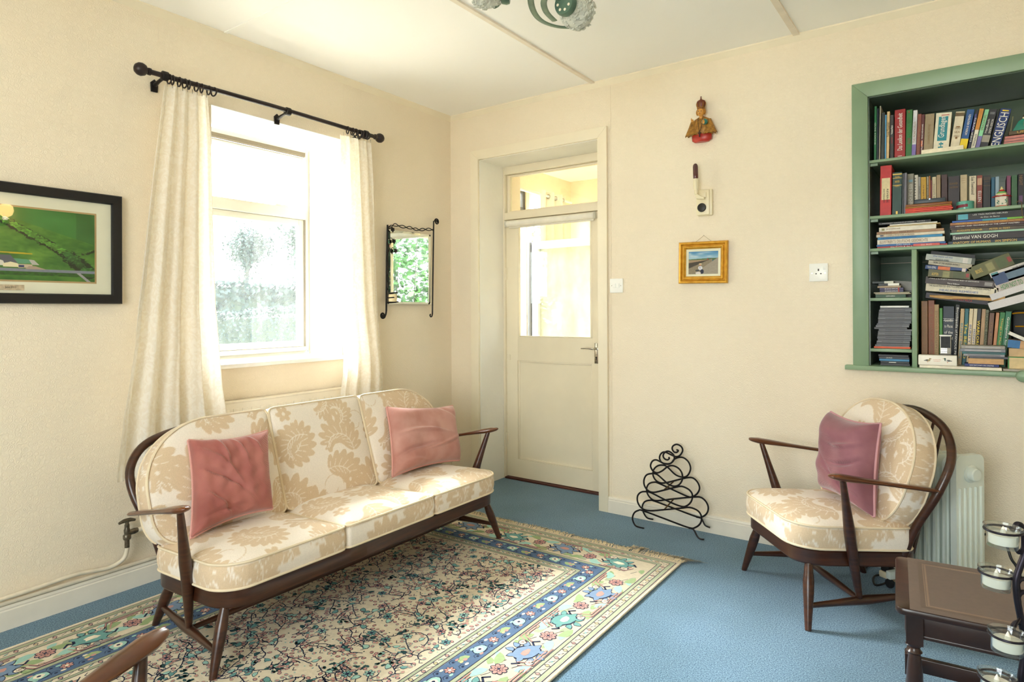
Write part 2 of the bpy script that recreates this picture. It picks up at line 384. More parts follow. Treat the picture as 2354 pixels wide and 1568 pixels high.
# door casing
def bar(mb, x0, x1, z0, z1, y0=-.020, y1=.0): mb.box(x0, x1, y0, y1, z0, z1)
cs = thing('trim_11', 'wide cream casing around the door recess', 'trim'); del cs['category']; cs['kind'] = 'structure'
w = MB().prism([(.2, .0), (DX0, .0), (DX0, DZ), (.2, 2.352)], 0, .020, Matrix(((1, 0, 0, 0), (0, 0, 1, -.020), (0, 1, 0, 0), (0, 0, 0, 1)))); w.build('casing_board', GLOSSW, cs, bevel=.002)
w = MB().prism([(1.205, .0), (1.268, .0), (1.268, 2.352), (1.205, DZ)], 0, .020, Matrix(((1, 0, 0, 0), (0, 0, 1, -.020), (0, 1, 0, 0), (0, 0, 0, 1)))); w.build('casing_board', GLOSSW, cs, bevel=.002)
w = MB().prism([(DX0, DZ), (1.205, DZ), (1.268, 2.352), (.2, 2.352)], 0, .020, Matrix(((1, 0, 0, 0), (0, 0, 1, -.020), (0, 1, 0, 0), (0, 0, 0, 1)))); w.build('casing_board', GLOSSW, cs, bevel=.002)

# door frame, transom and leaf
GLASS = pane_mat('clear glass', (.97, .99, .98))
GLASSW = pane_mat('glare veil window glass', (.97, .99, .985), haze=.02)  # thin white veil stands in for glare over the garden view
FROST = pane_mat('frosted glass', (.80, .86, .84), haze=.5, hazecol=(.80, .86, .84))
CHROME = mat('worn chrome', 'c9c6bd', .22, 1.0, var=.1, vscale=60)
df = struct(bpy.data.objects.new('door_2', None), 'cream door frame with a glazed light above the door'); COL.objects.link(df)
w = MB(); w.box(DX0 + .004, .285, .27, .36, 0, DZ - .004); w.box(1.066, DX1 - .004, .27, .36, 0, DZ - .004)
w.box(.285, 1.066, .27, .36, 1.893, 1.945); w.box(.285, 1.066, .27, .36, 2.226, DZ - .004); w.build('frame', GLOSSW, df, bevel=.003)
w = MB(); frame_box(w, .287, 1.064, 1.947, 2.224, (.024, .024, .012, .014), .30, .33); w.build('sash', GLOSSW, df, bevel=.002)
MB().box(.311, 1.04, .313, .317, 1.959, 2.21).build('pane', GLASS, df, smooth=False)
MB().box(.285, 1.066, .262, .38, 0, .012).build('threshold', mat('dark red threshold', '4a1d12', .5), df, bevel=.002)
dr = struct(bpy.data.objects.new('door_1', None), 'cream half glazed door with one lower panel'); COL.objects.link(dr)
w = MB(); frame_box(w, .287, 1.064, .016, 1.890, (.098, .066, .0, .046), .290, .330)
w.box(.385, .998, .290, .330, .016, .148); w.box(.385, .998, .290, .330, .866, 1.040)
w.build('door_frame', GLOSSW, dr, bevel=.002)
MB().box(.385, .998, .302, .318, .148, .866).build('panel', GLOSSW, dr, smooth=False)
w = MB(); frame_box(w, .385, .998, .148, .866, .012, .294, .303); w.build('panel_moulding', GLOSSW, dr, bevel=.004)
w = MB(); frame_box(w, .385, .998, 1.040, 1.844, (.014, .014, .006, .012), .288, .306); w.build('glazing_bead', GLOSSW, dr, bevel=.003)
MB().box(.392, .99, .309, .313, 1.042, 1.84).build('pane', GLASS, dr, smooth=False)
for z in (.29, 1.50):
    w = MB(); w.tube([(.286, .283, z - .045), (.286, .283, z + .045)], .006, 8); w.box(.287, .300, .287, .291, z - .045, z + .045); w.build('hinge', GLOSSW, dr, bevel=.001)
pl = MB().box(1.016, 1.046, .284, .290, .872, 1.008).build('handle_plate', CHROME, dr, bevel=.002)
w = MB(); w.tube([(1.030, .286, .972), (1.030, .252, .972), (1.022, .242, .973), (.985, .240, .976), (.938, .242, .972)], [.009, .007, .007, .0065, .004], 10, smooth=4); w.build('lever', CHROME, dr)
w = MB(); w.tube([(1.031, .285, .912), (1.031, .281, .912)], .006, 12); w.box(1.029, 1.033, .281, .285, .895, .912); w.build('keyhole', mat('keyhole black', '1a1714', .5), dr, smooth=False)
MB().box(.302, .318, .284, .290, .865, .905).build('rim_plate', GLOSSW, dr, bevel=.002)
# roller blind on the door
rb = thing('roller_blind', 'white roller blind rolled up above the door glass', 'blind', (.67, .262, 1.862))
MB().tube([(-.355, 0, 0), (.355, 0, 0)], .021, 24).build('roll', mat('blind cloth', 'f3eee0', .6), rb)
for s in (-1, 1):
    w = MB(); w.tube([(s * .356, 0, 0), (s * .367, 0, 0)], .024, 20); w.box(s * .367 - .004, s * .367 + .004, -.01, .027, -.02, .02); w.build('end_bracket', WFR, rb, bevel=.001)
MB().box(-.35, .35, .012, .020, -.034, -.018).build('bottom_bar', mat('blind bar', 'e9e3d3', .4), rb, bevel=.002)

# window frame, sill, open vent
XW = -.31
wo = struct(bpy.data.objects.new('window_1', None), 'bright window with an open top vent'); COL.objects.link(wo)
w = MB(); frame_boxY(w, WY0, WY1, .985, 2.245, .026, XW - .05, XW); w.box(XW - .05, XW + .004, WY0 + .026, WY1 - .026, 1.800, 1.866); w.build('window_frame', WFR, wo, bevel=.003)
w = MB(); frame_boxY(w, WY0 + .028, WY1 - .034, 1.012, 1.798, .036, XW - .045, XW - .01); w.build('lower_sash', WFR, wo, bevel=.003)
MB().box(XW - .030, XW - .026, WY0 + .05, WY1 - .06, 1.04, 1.77).build('pane', GLASSW, wo, smooth=False)
MB().box(XW - .012, XW - .004, WY1 - .036, WY1 - .026, 1.0, 1.8).build('metal_strip', mat('grey seal', '8d8377', .5), wo, smooth=False)
MB().box(XW - .03, XW - .004, WY0 + .026, WY1 - .026, 2.196, 2.222).build('vent_gap', mat('brown grey gap shade', '7d7464', .5), wo, smooth=False)  # dark strip painted in for the shaded gap between vent and frame
# vent hung from its top edge, pushed outwards
ve = bpy.data.objects.new('vent', None); COL.objects.link(ve); ve.parent = wo; ve.location = (XW - .03, 0, 2.196); ve.rotation_euler = (0, R_(33), 0)
w = MB(); frame_boxY(w, WY0 + .03, WY1 - .03, -.325, -.002, .034, -.018, .018); w.build('vent_frame', WFR, ve, bevel=.003)
MB().box(-.002, .002, WY0 + .06, WY1 - .06, -.30, -.03).build('vent_pane', GLASS, ve, smooth=False)
w = MB(); w.tube([(XW - .02, -1.14, 1.872), (XW - .02, -1.22, 1.876)], .006, 8); w.box(XW - .03, XW + .006, -1.235, -1.15, 1.866, 1.874); w.build('stay', WFR, wo)
w = MB(); w.box(-.305, .028, WY0 - .012, WY1 + .012, .943, .967); w.build('window_sill', mat('sill gloss', 'f7f4ee', .3), wo, bevel=.006)
w = MB(); w.prism([(-.34, .985), (-.46, .95), (-.46, .93), (-.30, .95)], WY0, WY1, Matrix(((1, 0, 0, 0), (0, 0, 1, 0), (0, 1, 0, 0), (0, 0, 0, 1)))); w.build('outer_sill', PLAS, wo, smooth=False)
# added window, unseen behind the camera, put in for fill light
wo2 = struct(bpy.data.objects.new('fill_window', None), None) if False else bpy.data.objects.new('fill_window', None); COL.objects.link(wo2); wo2['kind'] = 'structure'
w = MB(); frame_box(w, 1.3, 3.3, .6, 2.3, .06, -5.12, -5.06); w.box(2.27, 2.33, -5.12, -5.06, .66, 2.24); w.build('window_frame', WFR, wo2, bevel=.003)
MB().box(1.35, 3.25, -5.092, -5.088, .65, 2.25).build('pane', GLASS, wo2, smooth=False)

# ------------------------------------------------------------------ porch behind the door
PC = mat('porch cream paint', 'f3e3c2', .6, var=.03)
PY = 1.72; PH = 2.44
w = MB(); w.box(-.06, 0, .5, .56, 0, PH); w.box(-.06, 0, .56, .97, 2.02, 2.07); w.box(-.06, 0, .97, 1.02, 0, 2.26); w.box(-.06, 0, .56, PY, 2.26, PH); w.box(-.06, 0, 1.02, PY, 0, 1.0); w.box(-.06, 0, 1.60, PY, 1.0, 2.26)
struct(w.build('wall_porch_left', PC, smooth=False))
w = MB(); w.box(-.06, 1.75, PY, PY + .06, 0, 1.0); w.box(-.06, 1.75, PY, PY + .06, 1.0, PH)
struct(w.build('wall_porch_back', PC, smooth=False))
w = MB(); w.box(1.69, 1.75, .5, PY, 0, .85); w.box(1.69, 1.75, .5, PY, 2.05, PH); w.box(1.69, 1.75, .5, .80, .85, 2.05)
struct(w.build('wall_porch_right', PC, smooth=False))
struct(MB().box(-.06, 1.75, .5, PY + .06, PH, PH + .05).build('ceiling_porch', CEIL, smooth=False))
struct(MB().box(-.06, 1.75, .36, PY + .06, -.06, 0).build('floor_porch', mat('porch tile', 'a98f74', .5), smooth=False))
UP = mat('white plastic frame', 'f7f7f4', .3)
pw = bpy.data.objects.new('window_3', None); COL.objects.link(pw); struct(pw, 'porch side window seen through the light above the door')
w = MB(); frame_boxY(w, 1.02, 1.60, 1.0, 2.26, .05, -.05, -.01); w.build('window_frame', UP, pw, bevel=.003)
MB().box(-.032, -.028, 1.06, 1.56, 1.04, 2.22).build('pane', GLASS, pw, smooth=False)
w = MB(); frame_boxY(w, .56, .97, 2.07, 2.26, .03, -.05, -.01, ); w.build('light_frame', mat('dark frame', '4c4a46', .5), pw, bevel=.002)
pw2 = bpy.data.objects.new('window_4', None); COL.objects.link(pw2); struct(pw2, 'porch window frame reflected in the wall mirror')
w = MB(); frame_boxY(w, .80, PY, .85, 2.05, .05, 1.70, 1.74); w.build('window_frame', UP, pw2, bevel=.003)
# open glazed porch door, seen through the door glass
pd = struct(bpy.data.objects.new('door_3', None), 'white plastic porch door standing open behind the glass'); COL.objects.link(pd)
pd.location = (.085, .96, 0); pd.rotation_euler = (0, 0, R_(-3))
w = MB(); frame_box(w, 0, .70, .04, 1.80, (.062, .062, .10, .062), -.03, .03); w.build('door_frame', UP, pd, bevel=.004)
MB().box(.06, .64, -.004, .004, .13, 1.75).build('pane', FROST, pd, smooth=False)
MB().box(-.05, -.012, -.03, .03, .02, 1.80).build('door_edge', mat('grey door seal', '4f5052', .45), pd, bevel=.003)
# porch curtain on a pole
pc = thing('porch_curtain', 'cream eyelet curtain seen through the light above the door', 'curtain', (.08, 1.2, 2.2))
w = MB().tube([(0, -.60, .02), (0, .40, .02)], .011, 12); w.build('pole', UP, pc)
N = 60; v = []; f = []
for i in range(N + 1):
    t = i / N; y = -.13 + t * .42; x = .03 * math.sin(t * 2 * PI * 3)
    v += [(x, y, .06), (x * 1.1, y, -.9)]
for i in range(N): f.append((2 * i, 2 * i + 2, 2 * i + 3, 2 * i + 1))
MB().add(v, f).build('cloth', mat('porch curtain cloth', 'f8f1df', .8), pc)
for y in (-.10, .0, .12, .24):
    MB().tube([(.016 * math.cos(a) , y, .02 + .018 * math.sin(a)) for a in np.linspace(0, 2 * PI, 13)[:-1]], .004, 6, closed=True).build('eyelet', CHROME, pc)

# ------------------------------------------------------------------ garden outside
GR = mat('sunlit grass', '8a9a72', .9, var=.2, vscale=3)
GRV = mat('neutral bounce gravel', 'c4b8a4', .95, var=.15, vscale=30)  # unseen gravel put in by the house so bounced light loses its green
g = MB(); 
n = 24
gv = []; gf = []
for i in range(n + 1):
    for j in range(n + 1):
        x = -5.6 - 40 * (i / n) ** 1.3; y = -25 + 60 * j / n; z = -.45 + max(0, -x - 6) * .115 + .12 * math.sin(x * .7 + y)
        gv.append((x, y, z))
for i in range(n):
    for j in range(n): gf.append((i * (n + 1) + j, i * (n + 1) + j + 1, (i + 1) * (n + 1) + j + 1, (i + 1) * (n + 1) + j))
tag(g.add(gv, gf).build('grass', GR), 'pale sunlit grass of the garden beyond the window', 'grass', kind='stuff')
LEAF = mat('leaf green', '32433d', .6, var=.3, vscale=5)
LEAF2 = mat('bright leaf green', '2f5420', .5, var=.35, vscale=7)
BARK = mat('bark', '44443e', .9, var=.2)
def leaves(n, fn, size, seed=1):
    r = np.random.default_rng(seed); w = MB(); V = []; F = []
    for i in range(n):
        p = Vector(fn(r)); d = Vector(r.normal(size=3)).normalized(); e = d.orthogonal().normalized(); s = size * (.6 + .8 * r.random())
        k = len(V); V += [p, p + d * s * .5 + e * s * .3, p + d * s, p + d * s * .5 - e * s * .3]; F.append((k, k + 1, k + 2, k + 3))
    return w.add(V, F)
def hedge(name, label, c, sz, n, size, seed, m=LEAF, grp=None):
    t = thing(name, label, 'hedge', c, group=grp)
    MB().box(-sz[0] / 2 * .8, sz[0] / 2 * .8, -sz[1] / 2 * .96, sz[1] / 2 * .96, 0, sz[2] * .9).build('stems', mat('hedge core', '33402f', .9), t, smooth=False)
    def fn(r):
        q = [r.uniform(-1, 1), r.uniform(-1, 1), r.random() ** .6]
        if r.random() < .5: q[0] = math.copysign(1, q[0])
        else: q[2] = 1
        return (q[0] * sz[0] / 2, q[1] * sz[1] / 2, q[2] * sz[2] * (1 + .05 * math.sin(9 * q[1])))
    leaves(n, fn, size, seed).build('foliage', m, t, smooth=False)['kind'] = 'stuff'
    return t
hedge('hedge', 'clipped hedge low in the window view', (-8.2, 1.2, .02), (1.0, 7.0, 1.2), 15000, .06, 3)
hedge('shrub_row', 'loose row of shrubs under the tree beyond the window', (-18, 6.5, 1.12), (1.6, 14, .95), 6000, .20, 4)
def tree(name, label, base, ht, spread, seed, n, m=LEAF):
    r = random.Random(seed); t = thing(name, label, 'tree', base); w = MB(); tips = []
    def grow(p, d, L, rad, k):
        q = p + d * L; w.tube([p, (p + q) / 2 + Vector((r.uniform(-.05, .05) * L, r.uniform(-.05, .05) * L, 0)), q], [rad, rad * .85, rad * .7], 6)
        if k == 0: tips.append(q); return
        tips.append(q)
        for _ in range(3 if k > 1 else 2):
            nd = (d + Vector((r.uniform(-1, 1), r.uniform(-1, 1), r.uniform(-.1, .7))) * spread).normalized(); grow(q, nd, L * r.uniform(.6, .82), rad * .65, k - 1)
    grow(Vector((0, 0, -.3)), Vector((0, 0, 1)), ht * .30, ht * .035, 4)
    w.build('trunk', BARK, t)
    tp = [p for p in tips]
    leaves(n, lambda q: tp[int(q.integers(len(tp)))] + Vector(q.normal(size=3)) * ht * .07, ht * .035, seed).build('foliage', m, t, smooth=False)['kind'] = 'stuff'
    return t
tree('bare_tree', 'small branching tree in the middle of the window view', (-19.9, 10.7, 1.95), 2.9, .75, 11, 7000)
tree('leafy_tree', 'pale leafy tree at the right edge of the window glass', (-16.5, 10.6, 1.55), 3.4, .6, 5, 9000, LEAF)
# foliage by the porch
def bush(name, label, c, sz, n, seed):
    t = thing(name, label, 'bush', c)
    fn = lambda r: (r.uniform(-.5, .5) * sz[0], r.uniform(-.5, .5) * sz[1], r.uniform(0, 1) * sz[2])
    leaves(n, fn, .09, seed).build('foliage', LEAF2, t, smooth=False)['kind'] = 'stuff'
    rs = random.Random(seed); w = MB()
    for _ in range(14):
        a, b = rs.uniform(-.4, .4) * sz[0], rs.uniform(-.4, .4) * sz[1]; w.tube([(a * .5, b * .7, 0), (a * .8, b, sz[2] * .5), (a, b, sz[2] * .95)], [.012, .009, .004], 6)
    w.build('stems', BARK, t)
    return t
bush('climbing_shrub', 'bright green foliage glimpsed through the left of the door glass', (-.85, 1.9, -.3), (.8, 1.7, 2.45), 4000, 8)
bush('leafy_shrub', 'dense green foliage reflected in the wall mirror', (3.0, 2.6, -.3), (1.2, 3.6, 2.9), 16000, 9)
struct(MB().box(-.3, 9, 1.85, 9, -.6, -.52).build('ground_porch', GRV, smooth=False))
struct(MB().box(-5.6, -.36, -9, 6, -.6, -.40).build('ground_bounce', GRV, smooth=False))  # added apron below the window, out of view, for neutral bounced light
struct(MB().box(-2, 8, -14, -5.3, -.6, -.40).build('ground_front', GRV, smooth=False))
# ------------------------------------------------------------------ damask pattern (two-tone weave) as a numpy tile
def damask_tile():
    TW, TH, S = .40, .46, 950.0
    w, h = int(TW * S), int(TH * S); img = np.zeros((h, w))
    Y, X = np.mgrid[0:h, 0:w]; X = X / S; Y = Y / S
    def ell(cx, cy, rx, ry, a, val=1.):
        for ox in (-TW, 0, TW):
            for oy in (-TH, 0, TH):
                if abs(cx + ox - TW / 2) > TW / 2 + .09 or abs(cy + oy - TH / 2) > TH / 2 + .09: continue
                dx = X - cx - ox; dy = Y - cy - oy; c, s = math.cos(a), math.sin(a)
                m = ((dx * c + dy * s) / rx) ** 2 + ((-dx * s + dy * c) / ry) ** 2 < 1; img[m] = val
    def stroke(pts, wd, val):
        for (x0, y0), (x1, y1) in zip(pts[:-1], pts[1:]):
            L = math.hypot(x1 - x0, y1 - y0); k = max(1, int(L / (wd * .6)))
            for i in range(k): t = i / k; ell(x0 + (x1 - x0) * t, y0 + (y1 - y0) * t, wd, wd, 0, val)
    def frond(x, y, a, L, curl, w0, side=1):
        n = 10; L *= 1.1; pts = [(x, y)]; lobes = []
        for i in range(n):
            a += curl / n * (1 + i / n); x += math.cos(a) * L / n; y += math.sin(a) * L / n; pts.append((x, y)); t = (i + .5) / n
            ww = 1.30 * w0 * math.sin(PI * min(1, t * .85 + .15)) ** .7
            for s in (-1, 1):
                la = a + s * (1.05 - .35 * t); ell(x + math.cos(la) * ww * .5, y + math.sin(la) * ww * .5, ww * .66, ww * .27, la); lobes.append((x, y, la, ww))
        for (lx, ly, la, ww) in lobes:
            stroke([(lx, ly), (lx + math.cos(la) * ww * .55, ly + math.sin(la) * ww * .55)], .0011, 0.)
        stroke(pts, .0016, 0.)
    for (x, y, a, L, c, w0) in [(.06, .04, 1.2, .20, 1.9, .055), (.10, .26, .5, .17, -1.8, .05), (.30, .10, 2.1, .19, -2.0, .055), (.24, .30, 1.3, .17, 2.1, .052),
                                (.34, .34, -.3, .15, 1.9, .045), (.16, .12, -.8, .13, -1.6, .040), (.05, .40, 2.6, .13, 1.9, .040), (.20, .42, .3, .10, 2.2, .034), (.33, .22, .2, .11, -2.1, .036)]:
        frond(x, y, a, L, c, w0)
    for cx, cy in ((.2, .21), (.38, .03), (.02, .17)):
        for k in range(6): ell(cx + .018 * math.cos(k * 1.047), cy + .018 * math.sin(k * 1.047), .012, .009, k * 1.047)
        ell(cx, cy, .006, .006, 0, 0.)
    for a0, b0, c0 in ((.12, .2, 2.), (.28, .42, -2.)):
        stroke([(a0 + .05 * math.cos(t) * math.exp(-.12 * t), b0 + .05 * math.sin(t) * math.exp(-.12 * t)) for t in np.linspace(0, 6, 40)], .0013, 1.)
    return img, TW, TH, S
DT = damask_tile()
def damask(a, b):
    a = a * .78; b = b * .78
    img, TW, TH, S = DT; h, w = img.shape
    x = (np.mod(a, TW) * S).astype(int) % w; y = (np.mod(b, TH) * S).astype(int) % h
    return .5 * img[y, x] + .25 * img[(y + 1) % h, x] + .25 * img[y, (x + 1) % w]

CLOTH = attr_mat('ivory damask', 'f1e6d8', 'dbc3a3', .8, .3, sheen=.2)
PIPE = mat('ivory piping', 'e9d8ba', .8, bump=.3, bscale=500)
WOODA = mat('dark stained beech', '30180e', .30, var=.0, col2='4a2816', vscale=6, stretch=(1, 1, 12), coat=.22, bump=.05, bscale=30)
WOODB = mat('mid stained beech', '4a2614', .28, col2='6a3819', vscale=5, stretch=(1, 1, 8), coat=.4, bump=.04, bscale=30)
WORN = mat('worn beech varnish', '8a4a1e', .25, col2='4a2616', vscale=9, stretch=(3, 3, 3), coat=.5)

def cushion(name, outline, T, crown, parent, M, N=120, centre=None, off=(0, 0), Mb=8, seed=0, wr=.003, sag=0., back=True, pipes=True):
    """boxed cushion; outline (a,b) around centre, thickness T along n; M maps (a,b,n) into the parent"""
    ol = np.array(outline, float); c = np.array(centre) if centre is not None else ol.mean(0)
    d = ol - c; ang = np.arctan2(d[:, 1], d[:, 0]); rad = np.hypot(d[:, 0], d[:, 1]); k = np.argsort(ang); ang, rad = ang[k], rad[k]
    ang = np.concatenate([ang - 2 * PI, ang, ang + 2 * PI]); rad = np.tile(rad, 3)
    W, Hh = np.abs(d[:, 0]).max(), np.abs(d[:, 1]).max()
    g = np.linspace(-1, 1, N); u, v = np.meshgrid(g, g, indexing='ij'); s = np.maximum(np.abs(u), np.abs(v))
    ph = np.arctan2(v * Hh, u * W); Rr = np.interp(ph, ang, rad)
    A = c[0] + s * Rr * np.cos(ph); B = c[1] + s * Rr * np.sin(ph)
    rg = np.random.default_rng(seed); wn_ = np.zeros_like(A)
    for _ in range(5):
        kx, ky = rg.normal(size=2) * 14; wn_ += np.sin(A * kx + B * ky + rg.uniform(0, 6)) / 5
    n = T / 2 + crown * (1 - s ** 3.2) + wr * wn_ * (1 - s ** 6) - sag * np.exp(-((u) ** 2 + (v) ** 2) * 3)
    n = n - .004 * np.exp(-((1 - s) / .04) ** 2)
    V = [np.stack([A.ravel(), B.ravel(), n.ravel()], 1)]; P = [damask(A.ravel() + off[0], B.ravel() + off[1])]
    idx = lambda i, j: i * N + j
    i, j = np.meshgrid(np.arange(N - 1), np.arange(N - 1), indexing='ij'); i = i.ravel(); j = j.ravel()
    F = np.stack([idx(i, j), idx(i + 1, j), idx(i + 1, j + 1), idx(i, j + 1)], 1).tolist()
    ring = [idx(q, 0) for q in range(N - 1)] + [idx(N - 1, q) for q in range(N - 1)] + [idx(q, N - 1) for q in range(N - 1, 0, -1)] + [idx(0, q) for q in range(N - 1, 0, -1)]
    rp = V[0][ring]; m = len(ring); per = np.concatenate([[0], np.cumsum(np.hypot(*(np.diff(rp[:, :2], axis=0).T)))])
    dirs = rp[:, :2] - c; dirs /= np.linalg.norm(dirs, axis=1)[:, None]
    base = N * N; prev = ring
    for q in range(1, Mb + 1):
        t = q / Mb; nn = (T / 2 - .004) * (1 - t) + (-T / 2) * t; bul = .007 * math.sin(PI * t)
        V.append(np.column_stack([rp[:, :2] + dirs * bul, np.full(m, nn)])); P.append(damask(per + off[0], np.full(m, nn * 1.0) + off[1] + .2))
        cur = list(range(base, base + m)); base += m
        for a in range(m): b = (a + 1) % m; F.append((prev[a], prev[b], cur[b], cur[a]))
        prev = cur
    F.append(tuple(prev))
    V = np.concatenate(V); P = np.concatenate(P)
    Mn = np.array(M); V = (np.column_stack([V, np.ones(len(V))]) @ Mn.T)[:, :3]
    me = bpy.data.meshes.new(name); me.from_pydata(V.tolist(), [], F); at_ = me.attributes.new('pat', 'FLOAT', 'POINT'); at_.data.foreach_set('value', P.astype(np.float32))
    bm = bmesh.new(); bm.from_mesh(me); bmesh.ops.recalc_face_normals(bm, faces=bm.faces); bm.to_mesh(me); bm.free()
    me.polygons.foreach_set('use_smooth', [True] * len(me.polygons)); me.set_sharp_from_angle(angle=R_(55)); me.materials.append(CLOTH)
    o = bpy.data.objects.new(name, me); COL.objects.link(o); o.parent = parent
    if pipes:
        st = max(1, m // 90)
        for nn in (T / 2 - .002, -T / 2):
            w = MB(); w.tube([M @ Vector((rp[a][0] + dirs[a][0] * .001, rp[a][1] + dirs[a][1] * .001, nn)) for a in range(0, m, st)], .0048, 6, closed=True); w.build('piping', PIPE, o)
    return o

def rrect(a0, a1, b0, b1, r, n=8):
    """rounded rectangle outline, r = radii at (a1,b1),(a0,b1),(a0,b0),(a1,b0)"""
    if not hasattr(r, '__len__'): r = [r] * 4
    out = []
    for k, (ca, cb, s) in enumerate([(a1, b1, 0), (a0, b1, 1), (a0, b0, 2), (a1, b0, 3)]):
        rr = r[k]; rx, ry = rr if hasattr(rr, '__len__') else (rr, rr)
        cx = ca - rx if k in (0, 3) else ca + rx; cy = cb - ry if k in (0, 1) else cb + ry
        for i in range(n + 1):
            t = (s + i / n) * PI / 2; out.append((cx + rx * math.cos(t), cy + ry * math.sin(t)))
    # densify straight runs
    res = []
    for (p, q) in zip(out, out[1:] + out[:1]):
        L = math.hypot(q[0] - p[0], q[1] - p[1]); k = max(1, int(L / .02))
        res += [(p[0] + (q[0] - p[0]) * i / k, p[1] + (q[1] - p[1]) * i / k) for i in range(k)]
    return res

def leg(mb, p0, p1, r=(.013, .021, .0115), seg=14):
    p0, p1 = Vector(p0), Vector(p1); ts = [0, .12, .34, .5, .75, 1]; rr = [r[0], r[0] * 1.2, r[1], r[1] * .97, (r[1] + r[2]) / 2, r[2]]
    mb.tube([p0 + (p1 - p0) * t for t in ts], rr, seg, smooth=3)

def windsor(name, label, cat, w, loc, rotz, rz, ncush, hoop, group=None, N=120, seed=0, wood=WOODA, fill=1.0, arm=(.606, .535)):
    """spindle-back seat; local X forward (front feet at X = 0), width along Y; w = half spacing of the front feet, rz = rail underside"""
    t = thing(name, label, cat, loc, rotz, group)
    hw = w - .035; rt = rz + .062; XR = -.50
    tilt = lambda X, z: z + (X - .015) * .045
    # seat rail: a rounded bent ring
    ow = rrect(XR, .015, -hw, hw, [(.13, .085), (.10, .10), (.10, .10), (.13, .085)]); cxy = np.array([(XR + .015) / 2, 0])
    inn = rrect(XR + .03, -.017, -hw + .03, hw - .03, [(.11, .07), (.08, .08), (.08, .08), (.11, .07)])
    def resample(p, n):
        p = np.array(p + p[:1]); L = np.concatenate([[0], np.cumsum(np.hypot(*np.diff(p, axis=0).T))]); s = np.linspace(0, L[-1], n, endpoint=False)
        return np.column_stack([np.interp(s, L, p[:, 0]), np.interp(s, L, p[:, 1])])
    n = 120; A = resample(ow, n); B = resample(inn, n)
    sec = []
    for i in range(n):
        a, b = A[i], B[i]; ai = a + (b - a) / np.linalg.norm(b - a) * .005
        sec.append([(a[0], a[1], tilt(a[0], rz + .006)), (a[0], a[1], tilt(a[0], rt - .006)), (ai[0], ai[1], tilt(ai[0], rt)), (b[0], b[1], tilt(b[0], rt)), (b[0], b[1], tilt(b[0], rz)), (ai[0], ai[1], tilt(ai[0], rz))])
    V = [p for s in sec for p in s]; F = [(i * 6 + k, i * 6 + (k + 1) % 6, ((i + 1) % n) * 6 + (k + 1) % 6, ((i + 1) % n) * 6 + k) for i in range(n) for k in range(6)]
    MB().add(V, F).build('seat_rail', wood, t, ang=30)
    web = mat('rubber webbing', '20242a', .8)
    k = max(3, int(hw * 2 / .11))
    for i in range(k):
        y = -hw + (i + .5) * 2 * hw / k; MB().box(XR + .02, -.02, y - .022, y + .022, rt - .022, rt - .018).build('webbing', web, t, smooth=False)
    zf = rz + .02
    for s in (-1, 1):
        b = MB(); leg(b, (-.045, s * (w - .075), zf), (0, s * w, 0)); b.build('leg', wood, t)
        b = MB(); leg(b, (XR + .065, s * (w - .09), zf - .02), (XR - .045, s * (w - .07), 0)); b.build('leg', wood, t)
        f_ = Vector((-.018, s * (w - .022), .085)); r_ = Vector((XR - .012, s * (w - .078), .088))
        b = MB(); b.tube([f_, f_.lerp(r_, .25), f_.lerp(r_, .5), f_.lerp(r_, .75), r_], [.009, .013, .0185, .013, .009], 12, smooth=3); b.build('side_stretcher', wood, t)
        # arm post passes outside the rail down to the side stretcher
        bot = Vector((-.235, s * (w - .045), .088)); top = Vector((-.112, s * (w + .048), arm[0] - .020)); mid = bot.lerp(top, .36)
        mid.y = s * (w - .018)
        b = MB(); b.tube([bot, mid, mid.lerp(top, .35), mid.lerp(top, .7), top], [.010, .0205, .021, .015, .011], 12, smooth=4); b.build('arm_post', wood, t)
        # flat paddle arm
        fr = Vector((-.052, s * (w + .055), arm[0])); rr = Vector((-.490, s * (w + .040), arm[1]))
        pts = [fr.lerp(rr, q) for q in (0, .03, .10, .22, .5, .8, .97, 1)]
        b = MB(); b.tube(pts, [.005, .019, .029, .028, .019, .018, .018, .008], 14, flat=(1, .46), smooth=4, up=(0, 0, 1)); b.build('arm', WOODB if wood is WOODA else wood, t)
        b = MB(); b.tube([fr.lerp(rr, q) + Vector((0, s*.004, .0035)) for q in (.004, .035, .10, .2, .27)], [.003, .0145, .0215, .018, .004], 12, flat=(1, .42), smooth=4, up=(0, 0, 1)); b.build('worn_patch', WORN, t)
    c0 = Vector((-.238, -(w - .045), .088)); c1 = Vector((-.238, (w - .045), .088))
    b = MB(); b.tube([c0, c0.lerp(c1, .5), c1], [.009, .0155, .009], 12, smooth=6); b.build('cross_stretcher', wood, t)
    # hoop
    hp, _ = spline([Vector(p) for p in hoop], [1] * len(hoop), 6)
    b = MB(); b.tube(hp, .0165, 12, flat=(1.0, 1.0)); b.build('back_hoop', wood, t)
    # spindles from the rear rail up to the hoop
    ns = int(round(w / .05)) + 1
    for i in range(ns):
        y = -hw * .82 + i * 2 * hw * .82 / (ns - 1); yt = y * 1.12
        best = min((p for p in hp if p.z > .5), key=lambda p: abs(p.y - yt)); 
        cand = [p for p in hp if abs(p.y - yt) < .05]; tp = max(cand, key=lambda p: p.z) if cand else best
        b = MB(); p0 = Vector((XR + .02, y, tilt(XR, rt) - .02)); b.tube([p0, p0.lerp(tp, .4), tp], [.006, .0085, .005], 8, smooth=3); b.build('spindle', wood, t)
    # cushions
    zs = rt + .008; Tc = .088
